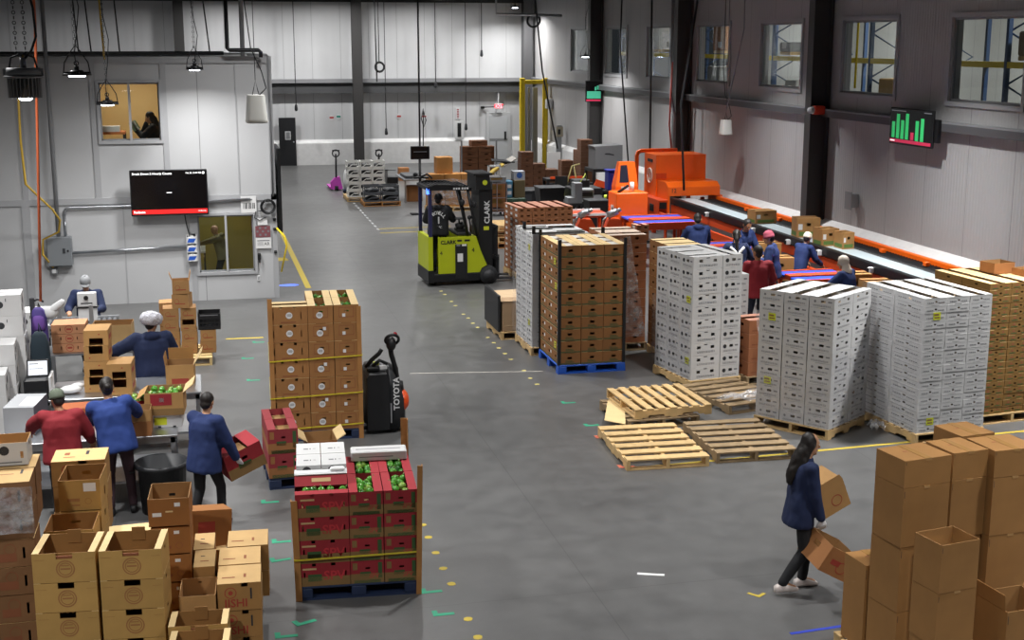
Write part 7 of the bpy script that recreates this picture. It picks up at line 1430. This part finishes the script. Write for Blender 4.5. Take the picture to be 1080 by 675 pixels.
def person(label, loc, rz, H=1.68, lean=0., side=0., drop=0., hl=(-.25, .1, .85), hr=(.25, .1, .85), fl=(-.1, 0), fr=(.1, 0), look=(0, 0), jacket='blue', trousers='charcoal', shoe=SHOEB, skin='tan', hair='short', hat=None, hatm=None, glove=(0, 0), women=False, sit=False, vox=.013, pole_l=None, pole_r=None, hem=-.12, lift=(0, 0), curl=.8, hood=False, grip=((0, 0, -1), (0, 0, -1)), hairm=None, bulk=1.1):
    s = H/1.7; SK = SKIN[skin]
    root = thing('person', label, 'person', loc, rz)
    P = V((0, 0, (.93*s-drop)))
    T = (Matrix.Rotation(R(-lean), 3, 'X') @ Matrix.Rotation(R(side), 3, 'Y')); up, rt, fw = T @ V((0, 0, 1)), T @ V((1, 0, 0)), T @ V((0, 1, 0))
    at = lambda x, y, z: P+rt*(x*s)+fw*(y*s)+up*(z*s)
    neck = at(0, .0, .52); wsh = .165 if women else .185
    shl, shr = at(-wsh, -.005, .455), at(wsh, -.005, .455)
    HR = T.lerp(Matrix.Identity(3), .6) @ Matrix.Rotation(R(look[0]), 3, 'Z') @ Matrix.Rotation(R(look[1]), 3, 'X')
    hc = neck+up*.03*s+HR @ V((0, .02, .125))*s
    hp = lambda x, y, z: hc+HR @ V((x*s, y*s, z*s))
    def ringp(m, prof, n=20):
        rings = []
        for z, rx, ry, y0 in prof: rings.append([at(rx*math.copysign(abs(math.cos(a))**.8, math.cos(a)), y0+ry*math.copysign(abs(math.sin(a))**.8, math.sin(a)), z) for a in [2*math.pi*k/n for k in range(n)]])
        m.loft(rings, 0, True)
    arms = []
    for sh, hand, pole, sg in ((shl, hl, pole_l or (-.55, -.5, -.7), -1), (shr, hr, pole_r or (.55, -.5, -.7), 1)):
        e, w = ik(sh, V(hand), .29*s, .26*s, pole); arms.append((sh, e, w, sg))
    legs = []
    for f, sg, lf in ((fl, -1, lift[0]), (fr, 1, lift[1])):
        hip = at(sg*.088, 0, -.02)
        if sit:
            k = hip+V((sg*.02, .42*s, -.02)); a = V((k.x, k.y+.03, max(.08, k.z-.42*s)))
        else:
            a0 = V((f[0]*s, f[1]*s, .085*s+lf)); k, a = ik(hip, a0, .435*s, .42*s, (sg*.1, 1, 0))
        legs.append((hip, k, a, sg))
    # body: one continuous skin surface
    b = MB()
    ringp(b, [(-.1, .1, .07, 0), (-.02, .155, .105, -.01), (.08, .15, .1, -.005), (.2, .128, .092, 0), (.34, .155, .108, .005), (.44, .15, .085, 0), (.5, .08, .06, 0), (.52, .05, .05, 0)])
    b.caps(neck-up*.06*s, hc-up*.04*s, .052*s, .05*s); R3 = HR.to_euler()
    b.ell(hc+HR @ V((0, -.008, .02))*s, (.075*s, .094*s, .098*s), 20, 14, rot=R3); b.ell(hp(0, .022, -.045), (.058*s, .068*s, .075*s), 18, 12, rot=R3)
    b.caps(hp(0, .088, .012), hp(0, .108, -.022), .011*s, .016*s, 8); b.ell(hp(0, .074, .03), (.05*s, .02*s, .012*s), 12, 8, rot=R3); b.ell(hp(0, .076, -.09), (.026*s, .02*s, .018*s), 10, 6, rot=R3)
    for sg in (-1, 1): b.ell(hp(sg*.076, -.01, -.005), (.012*s, .022*s, .034*s), 8, 8, rot=R3)
    gms = [MB(), MB()]
    for i, (sh, e, w, sg) in enumerate(arms):
        b.caps(sh, e, .052*s, .042*s); b.caps(e, w, .041*s, .028*s)
        d = (w-e).normalized(); g = V(grip[i]).normalized() if V(grip[i]).length else V((0, 0, -1)); pal = g-d*g.dot(d); pal = pal.normalized() if pal.length > .05 else V((0, 0, -1)).cross(d).normalized()
        ac = d.cross(pal).normalized()
        hm = [(b, 0)] if not glove[i] else [(b, 0), (gms[i], .004)]
        for mm, ex in hm:
            c0, c1 = w+d*.015*s, w+d*.085*s
            rings = []
            for t_, hw, th in ((0, .026, .017), (.35, .036, .017), (.8, .042, .016), (1., .04, .012)):
                c = c0.lerp(c1, t_); rings.append([c+ac*((hw+ex)*s*math.cos(a))+pal*((th+ex)*s*math.sin(a)) for a in [2*math.pi*k/12 for k in range(12)]])
            mm.loft(rings, 0, True)
            for j, (off, ln) in enumerate(((-.031, .066), (-.011, .078), (.01, .072), (.03, .056))):
                q0 = c1+ac*off*s-d*.012*s; a1 = R(38*curl); d1 = d*math.cos(a1)+pal*math.sin(a1); q1 = q0+d1*(.6*ln+.012)*s; a2 = R(95*curl); d2 = d*math.cos(a2)+pal*math.sin(a2)
                q2 = q1+d2*.52*ln*s; mm.caps(q0, q1, (.0098+ex)*s, (.009+ex)*s, 8); mm.caps(q1, q2, (.009+ex)*s, (.0075+ex)*s, 8)
            tb_ = c0+ac*(-.03*s*1)+d*.02*s; td = (d*.7-ac*.55+pal*.5).normalized(); t1 = tb_+td*.042*s; mm.caps(tb_, t1, (.012+ex)*s, (.0105+ex)*s, 8); mm.caps(t1, t1+(d*.8+pal*.5-ac*.1).normalized()*.032*s, (.0105+ex)*s, (.008+ex)*s, 8)
    for hip, k, a, sg in legs: b.caps(hip, k, .075*s, .05*s); b.caps(k, a, .05*s, .035*s); b.caps(a, a+V((0, .13*s, -.045*s)), .035*s, .028*s)
    bm_ = remesh(b, min(vox, .0095), 2); bm_.materials.append(SK); link('body', bm_, root)
    for i, gl in enumerate(glove):
        if gl: g_ = remesh(gms[i], .0085, 1); g_.materials.append(GLOVE); link('glove', g_, root)
    for sg in (-1, 1):
        MB().ell(hp(sg*.03, .079, .012), (.0135*s, .009*s, .008*s), 10, 8, 0, rot=R3).ell(hp(sg*.03, .086, .012), (.006*s, .004*s, .006*s), 8, 6, 1, rot=R3).build('eye', [EYEW, EYED], root)
    MB().ell(hp(0, .088, -.055), (.022*s, .008*s, .008*s), 10, 6, rot=R3).build('mouth', LIP, root)
    # clothes
    j = MB(); J = CL[jacket]
    ringp(j, [(hem, .182*bulk, .135*bulk, -.01), (hem+.04, .19*bulk, .142*bulk, -.01), (.06, .182*bulk, .136*bulk, -.008), (.2, .172*bulk, .128*bulk, 0), (.34, .186*bulk, .136*bulk, .004), (.43, .178*bulk, .115*bulk, 0), (.485, .12*bulk, .088, -.005), (.53, .074, .072, 0)], 24)
    for sh, e, w, sg in arms:
        j.caps(at(sg*.1, 0, .43), sh, .085*s*bulk, .078*s*bulk); j.caps(sh, e, .075*s*bulk, .066*s*bulk); j.caps(e, e.lerp(w, .93), .066*s*bulk, .05*s*bulk)
    if hood: j.ell(at(0, -.1, .5), (.11*s, .07*s, .07*s), 14, 8); j.torus(at(0, -.02, .525), .085*s, .028*s, up, 18, 8)
    else: j.torus(at(0, -.004, .525), .064*s, .017*s, up, 18, 8)
    jm = remesh(j, vox, 3, .011*s); jm.materials.append(J); link('jacket', jm, root)
    t = MB()
    ringp(t, [(-.13, .1, .08, 0), (-.05, .165, .115, -.01), (.05, .163, .113, -.01), (.12, .15, .1, -.005)])
    for hip, k, a, sg in legs: t.caps(hip, k, .092*s, .066*s); t.caps(k, a+V((0, 0, .02)), .066*s, .052*s)
    tm = remesh(t, vox, 2, .006*s); tm.materials.append(CL[trousers]); link('trousers', tm, root)
    for hip, k, a, sg in legs:
        sm = MB(); x, y = a.x, a.y; zb = a.z-.085*s; tilt = .0
        prof = [(-.085, .03, .075), (-.06, .038, .085), (.0, .04, .105), (.06, .043, .085), (.12, .045, .058), (.165, .034, .04), (.18, .015, .03)]
        sm.loft([[V((x+wd*s*math.copysign(abs(math.cos(q))**.7, math.cos(q)), y+yy*s, zb+.002+max(0., hh*s*(.5+.5*math.copysign(abs(math.sin(q))**.7, math.sin(q)))))) for q in [2*math.pi*k_/14 for k_ in range(14)]] for yy, wd, hh in prof], 0, True)
        sm.caps((x, y, zb+.06*s), (x, y, zb+.1*s), .046*s, .044*s)
        sm.build('shoe', shoe, root)
    hmx = hairm or HAIR
    if hair:
        m = MB().ell(hc+HR @ V((0, -.02, .034))*s, (.083*s, .094*s, .096*s), 20, 14, rot=R3)
        m.ell(hp(0, -.045, -.03), (.07*s, .06*s, .07*s), 14, 10, rot=R3)
        if hair == 'bun': m.ell(hp(0, -.12, .0), (.045*s, .04*s, .04*s), 12, 8)
        if hair == 'long':
            m.caps(hp(0, -.05, -.03), at(0, -.12, .4), .075*s, .075*s); m.caps(at(0, -.12, .4), at(0, -.15, .27), .075*s, .04*s)
            for sg in (-1, 1): m.caps(hp(sg*.06, -.02, .0), at(sg*.08, -.06, .42), .035*s, .03*s)
        if hair == 'pony': m.caps(hp(0, -.1, .03), hp(0, -.13, -.08), .035*s, .04*s); m.caps(hp(0, -.13, -.08), at(0, -.13, .3), .04*s, .022*s)
        hmesh = remesh(m, .011, 2, .014 if hair == 'long' else .007, 13.); hmesh.materials.append(hmx); link('hair', hmesh, root)
    if hat == 'beanie':
        MB().loft([[hp(rx*math.cos(a), -.012+ry*math.sin(a), z) for a in [2*math.pi*k/22 for k in range(22)]] for z, rx, ry in ((-.005, .086, .102), (.0, .094, .11), (.035, .095, .112), (.04, .09, .106), (.08, .085, .1), (.115, .066, .078), (.135, .03, .035), (.138, .005, .006))]).build('beanie', hatm, root)
    if hat == 'hairnet':
        m = MB().ell(hp(0, -.02, .05), (.15*s, .16*s, .105*s), 20, 12, rot=R3); mm = remesh(m, .011, 1, .012, 22.); mm.materials.append(hatm); link('hairnet', mm, root)
    if hat == 'cap':
        c = MB().loft([[hp(rx*math.cos(a), -.012+ry*math.sin(a), z) for a in [2*math.pi*k/22 for k in range(22)]] for z, rx, ry in ((.0, .088, .104), (.03, .09, .106), (.08, .084, .1), (.115, .06, .075), (.132, .02, .03))]).build('cap', hatm, root)
        MB().loft([[hp(.075*math.cos(a), .08+.09*math.sin(a), z) for a in [math.pi*k/12 for k in range(13)]] for z in (.012, .022)]).build('cap_brim', hatm, c)
    if hat == 'hood':
        m = MB().ell(hp(0, -.025, .03), (.1*s, .112*s, .12*s), 20, 12, rot=R3).caps(hp(0, -.04, -.06), at(0, -.03, .5), .085*s, .1*s); mm = remesh(m, .012, 3, .006); mm.materials.append(hatm); link('hood', mm, root)
    return root, at
GREYC = mat('grey_cap', h2('8b8d90'), .85); GREENC = mat('green_cap', h2('5a6355'), .85); NET = mat('hairnet_white', h2('c9c9d2'), .8, var=.35, scale=60); PINKB = mat('pink_beanie', h2('a04a5c'), .9); CREAMB = mat('cream_beanie', h2('cfc8b4'), .9); WHOOD = mat('white_hood', h2('cfc4b6'), .85)
BLK = CL['black']
person('person in grey cap and blue jacket standing behind the roller conveyor', (-1.85, 21.8, 0), R(172), 1.56, lean=10, hat='cap', hatm=GREYC, hl=(-.2, .42, 1.05), hr=(.2, .42, 1.05), jacket='navy', vox=.016, look=(12, -18))
person('person in white hairnet and blue hoodie standing behind the rear sorting table', (-.76, 18.3, 0), R(10), 1.74, lean=7, drop=.2, bulk=1.3, hood=True, hat='hairnet', hatm=NET, hl=(-.55, .3, .95), hr=(.3, .4, .9), jacket='navy', trousers='jeans', look=(-40, -12), pole_l=(-1, -.2, -.3))
person('person in red jacket and green cap bending over the front table', (-1.6, 14.55, 0), R(4), 1.5, lean=8, bulk=1.28, hat='cap', hatm=GREENC, hl=(-.34, .42, .98), hr=(.3, .3, .86), jacket='red', trousers='black', look=(28, -18), pole_l=(-1, -.3, .1), pole_r=(.5, -.6, -.6))
person('person in bright blue jacket and dark hair reaching over the front table', (-1.04, 14.72, 0), R(2), 1.56, lean=13, side=-8, bulk=1.25, hair='bun', hl=(-.22, .5, 1.0), hr=(.24, .52, 1.0), fl=(-.12, .04), fr=(.14, .12), jacket='deepblue', trousers='maroon', look=(8, -12), pole_r=(1, -.4, .2))
B_RED = carton(.44, .36, .3, 'slit', .34, 'y', {'F': [(.44, .58, .6, .72)]}, [('F', 0, 1, 0, .42, 2), ('F', .3, .65, .3, .5, 3), ('R', 0, 1, 0, .42, 2), ('T', .06, .22, .3, .6, 4), ('T', .76, .92, .3, .6, 4)])
person('person with black hair and blue jacket carrying a red carton along the aisle', (-.1, 14.15, 0), R(-42), 1.48, lean=6, bulk=1.22, hair='short', hl=(-.02, .46, .72), hr=(.3, .26, .62), fl=(-.1, -.16), fr=(.1, .14), jacket='blue', trousers='black', look=(16, -14), glove=(1, 1), hem=-.2, grip=((1, .2, 0), (-.6, .8, 0)), curl=.35)
B_RED.build('red_carton', RM, None, (.17, 14.12, .5), rot=(R(6), R(-18), R(20))); o = COL.objects[-1]; tag(o, 'tilted red carton carried by the black haired worker', 'carton')
person('woman with long dark hair and blue jacket walking with two cartons', (5.42, 11.08, 0), R(-90), 1.56, lean=4, bulk=1.02, hair='long', women=True, hl=(-.1, .32, .9), hr=(.18, .16, .66), fl=(-.09, .1), fr=(.08, -.2), jacket='navy', trousers='black', shoe=SHOEW, skin='tan', look=(0, -8), glove=(1, 1), hem=-.2, vox=.011, lift=(0, .03), grip=((1, .1, -.2), (-1, 0, 0)), pole_r=(.4, -.8, -.5))
cm = carton(.36, .42, .26, 'open', holes={'L': [(.35, .6, .6, .78)]}, prints=[('F', 'ring', .6, .4, .06, 2), ('F', .2, .5, .4, .6, 2)])
tag(cm.build('open_carton', [KRAFT_D, KRAFT_IN, REDINK], None, (5.4, 10.62, .4), rot=(R(8), R(30), R(6))), 'open brown carton carried low in the right hand of the walking woman', 'carton')
cm = carton(.32, .36, .3, 'closed', prints=[('R', 'ring', .5, .4, .07, 2), ('R', .2, .8, .6, .8, 2), ('F', 'ring', .6, .4, .06, 2)]).prism([(.0, .3), (.32, .3), (.3, .36), (.02, .36)], 1, .0, .004)
tag(cm.build('brown_carton', [KRAFT, KRAFT_IN, REDINK], None, (5.64, 11.02, .72), rot=(R(4), R(-24), R(6))), 'brown carton held at the chest of the walking woman', 'carton')
r_, at_ = person('forklift driver in black hoodie with white lettering on the back', (4.97, 28.24, .275), R(-14), 1.66, lean=2, bulk=1.3, hood=True, hl=(-.22, .35, 1.05), hr=(.3, .38, 1.08), jacket='black', trousers='black', look=(-20, -5), hat='cap', hatm=BLK, vox=.015)
b = MB()
for i, ch in enumerate('BOY'): a = R(125-20*i); b.text(ch, at_(math.cos(a)*.17, -.17, .2+math.sin(a)*.19), (math.sin(a), 0, -math.cos(a)), (0, -1, 0), .1, 0, ext=.012, bold=.03)
for i, ch in enumerate('ELL'): a = R(75-20*i); b.text(ch, at_(math.cos(a)*.17, -.17, .2+math.sin(a)*.19), (math.sin(a), 0, -math.cos(a)), (0, -1, 0), .1, 0, ext=.012, bold=.03)
b.text('1', at_(.02, -.17, .22), (1, 0, 0), (0, -1, 0), .2, 0, ext=.012, bold=.03); b.text('MC', at_(.04, -.17, .07), (1, 0, 0), (0, -1, 0), .07, 0, ext=.012, bold=.02)
b.build('lettering', WPLAS, r_)
person('farthest packer in blue hoodie seen from behind on the packing line', (9.95, 25.6, 0), R(-8), 1.7, lean=10, hood=True, hl=(-.3, .48, 1.0), hr=(.3, .45, .98), jacket='blue', trousers='jeans', look=(-10, -20), vox=.016)
person('dark haired packer in blue jacket facing the camera on the packing line', (10.5, 24.75, 0), R(205), 1.74, lean=14, hl=(-.2, .45, 1.0), hr=(.22, .45, 1.02), jacket='blue', trousers='jeans', look=(-20, -25), glove=(1, 1), skin='brown', vox=.014)
r_, at_ = person('packer with dark ponytail and white collar seen from behind', (9.88, 23.4, 0), R(-12), 1.66, lean=6, hair='pony', women=True, hl=(-.32, .3, 1.05), hr=(.34, .34, 1.05), jacket='navy', trousers='jeans', look=(-10, -10), vox=.015)
MB().tube([at_(-.14, .02, .47), at_(-.12, -.1, .44), at_(-.04, -.15, .36), at_(0, -.165, .31), at_(.04, -.15, .36), at_(.12, -.1, .44), at_(.14, .02, .47)], .026, 8).build('white_collar', WCL, r_)
person('packer in pink beanie and blue jacket facing the dark ponytail', (10.46, 23.0, 0), R(58), 1.68, lean=6, hat='beanie', hatm=PINKB, hl=(-.16, .3, 1.1), hr=(.16, .3, 1.08), jacket='blue', trousers='jeans', look=(10, -14), vox=.015)
person('person in red shirt seen from behind beside the white stack', (9.36, 21.2, 0), R(-6), 1.7, lean=2, hl=(-.3, .22, .95), hr=(.3, .25, .95), jacket='redshirt', trousers='jeans', skin='brown', look=(24, 0), vox=.015)
person('packer in cream beanie bending over the blue belted table', (11.45, 23.98, 0), R(-70), 1.5, lean=20, hat='beanie', hatm=CREAMB, hl=(-.2, .42, .85), hr=(.2, .42, .85), jacket='blue', trousers='jeans', look=(10, -10), vox=.015)
person('packer in white hood and blue jacket leaning to the blue belts', (10.86, 20.7, 0), R(34), 1.54, lean=12, hat='hood', hatm=WHOOD, hl=(-.38, .42, .92), hr=(.1, .5, .95), jacket='blue', trousers='jeans', look=(20, -12), vox=.015)
# office workers
person('woman with dark hair reading behind the upper office window', (-.9, 28.35, 2.455), R(84), 1.62, drop=.3, sit=True, hair='long', women=True, hl=(-.08, .34, .98), hr=(.05, .14, 1.1), jacket='black', trousers='black', look=(0, -22), vox=.014)
t = thing('office_stool', 'stool under the woman behind the upper office window', 'stool', (-.9, 28.35, 2.455)); MB().cyl((0, 0, .46), (0, 0, .51), .18, n=18).build('seat', BLACK, t); MB().cyl((0, 0, .02), (0, 0, .46), .03).cyl((0, 0, 0), (0, 0, .02), .2).build('base', DARKG, t)
tag(MB().box(-.13, .13, -.008, .0, 0, .2, 0, M=Matrix.Rotation(R(-25), 4, 'Z')).box(-.13, .13, -.008, 0, 0, .2, 1, M=Matrix.Rotation(R(25), 4, 'Z')).build('open_book', [mat('book_green', h2('6a7a62'), .6), PAPER], None, (-1.22, 28.28, 3.42), rot=(R(-30), 0, R(84))), 'greenish open book held by the woman in the upper window', 'book')
t = thing('office_desk', 'desk with orange panel behind the upper office window', 'desk', (-1.75, 28.0, 2.455)); MB().box(-.3, .3, 0, .5, .9, .95).build('desk_top', mat('orange_desk', h2('c2703c'), .6), t); MB().box(-.15, .2, .05, .3, .95, 1.06).build('document_tray', WPLAS, t)
for a in (-.3, .26):
    for b_ in (0, .46): MB().box(a, a+.04, b_, b_+.04, 0, .9).build('leg', DARKG, t)
person('bald man in olive hoodie working behind the lower office window', (.36, 28.4, .025), R(78), 1.38, lean=10, hood=True, hair=None, hl=(-.16, .5, 1.0), hr=(.14, .5, .98), jacket='olive', trousers='charcoal', skin='light', look=(0, -20), vox=.014)
t = thing('office_desk', 'desk before the bald man behind the lower office window', 'desk', (-.6, 28.0, .025)); MB().box(0, .62, 0, .8, .86, .9).build('desk_top', WPLAS, t); MB().box(.05, .3, .1, .5, .9, .96).build('document_tray', mat('pale_yellow_paper', h2('cfcf9a'), .6), t)
for a in (0, .58):
    for b_ in (0, .76): MB().box(a, a+.04, b_, b_+.04, 0, .86).build('leg', DARKG, t)
tag(MB().loft(bag_mesh(.3, .12, .6)).build('wall_hung_coat', mat('maroon_coat', h2('6a2a30'), .8), None, (1.18, 29.75, 1.0)), 'dark red coat hanging in the lower office room', 'coat')

if 'scratch' in bpy.data.scenes: bpy.data.scenes.remove(bpy.data.scenes['scratch'])
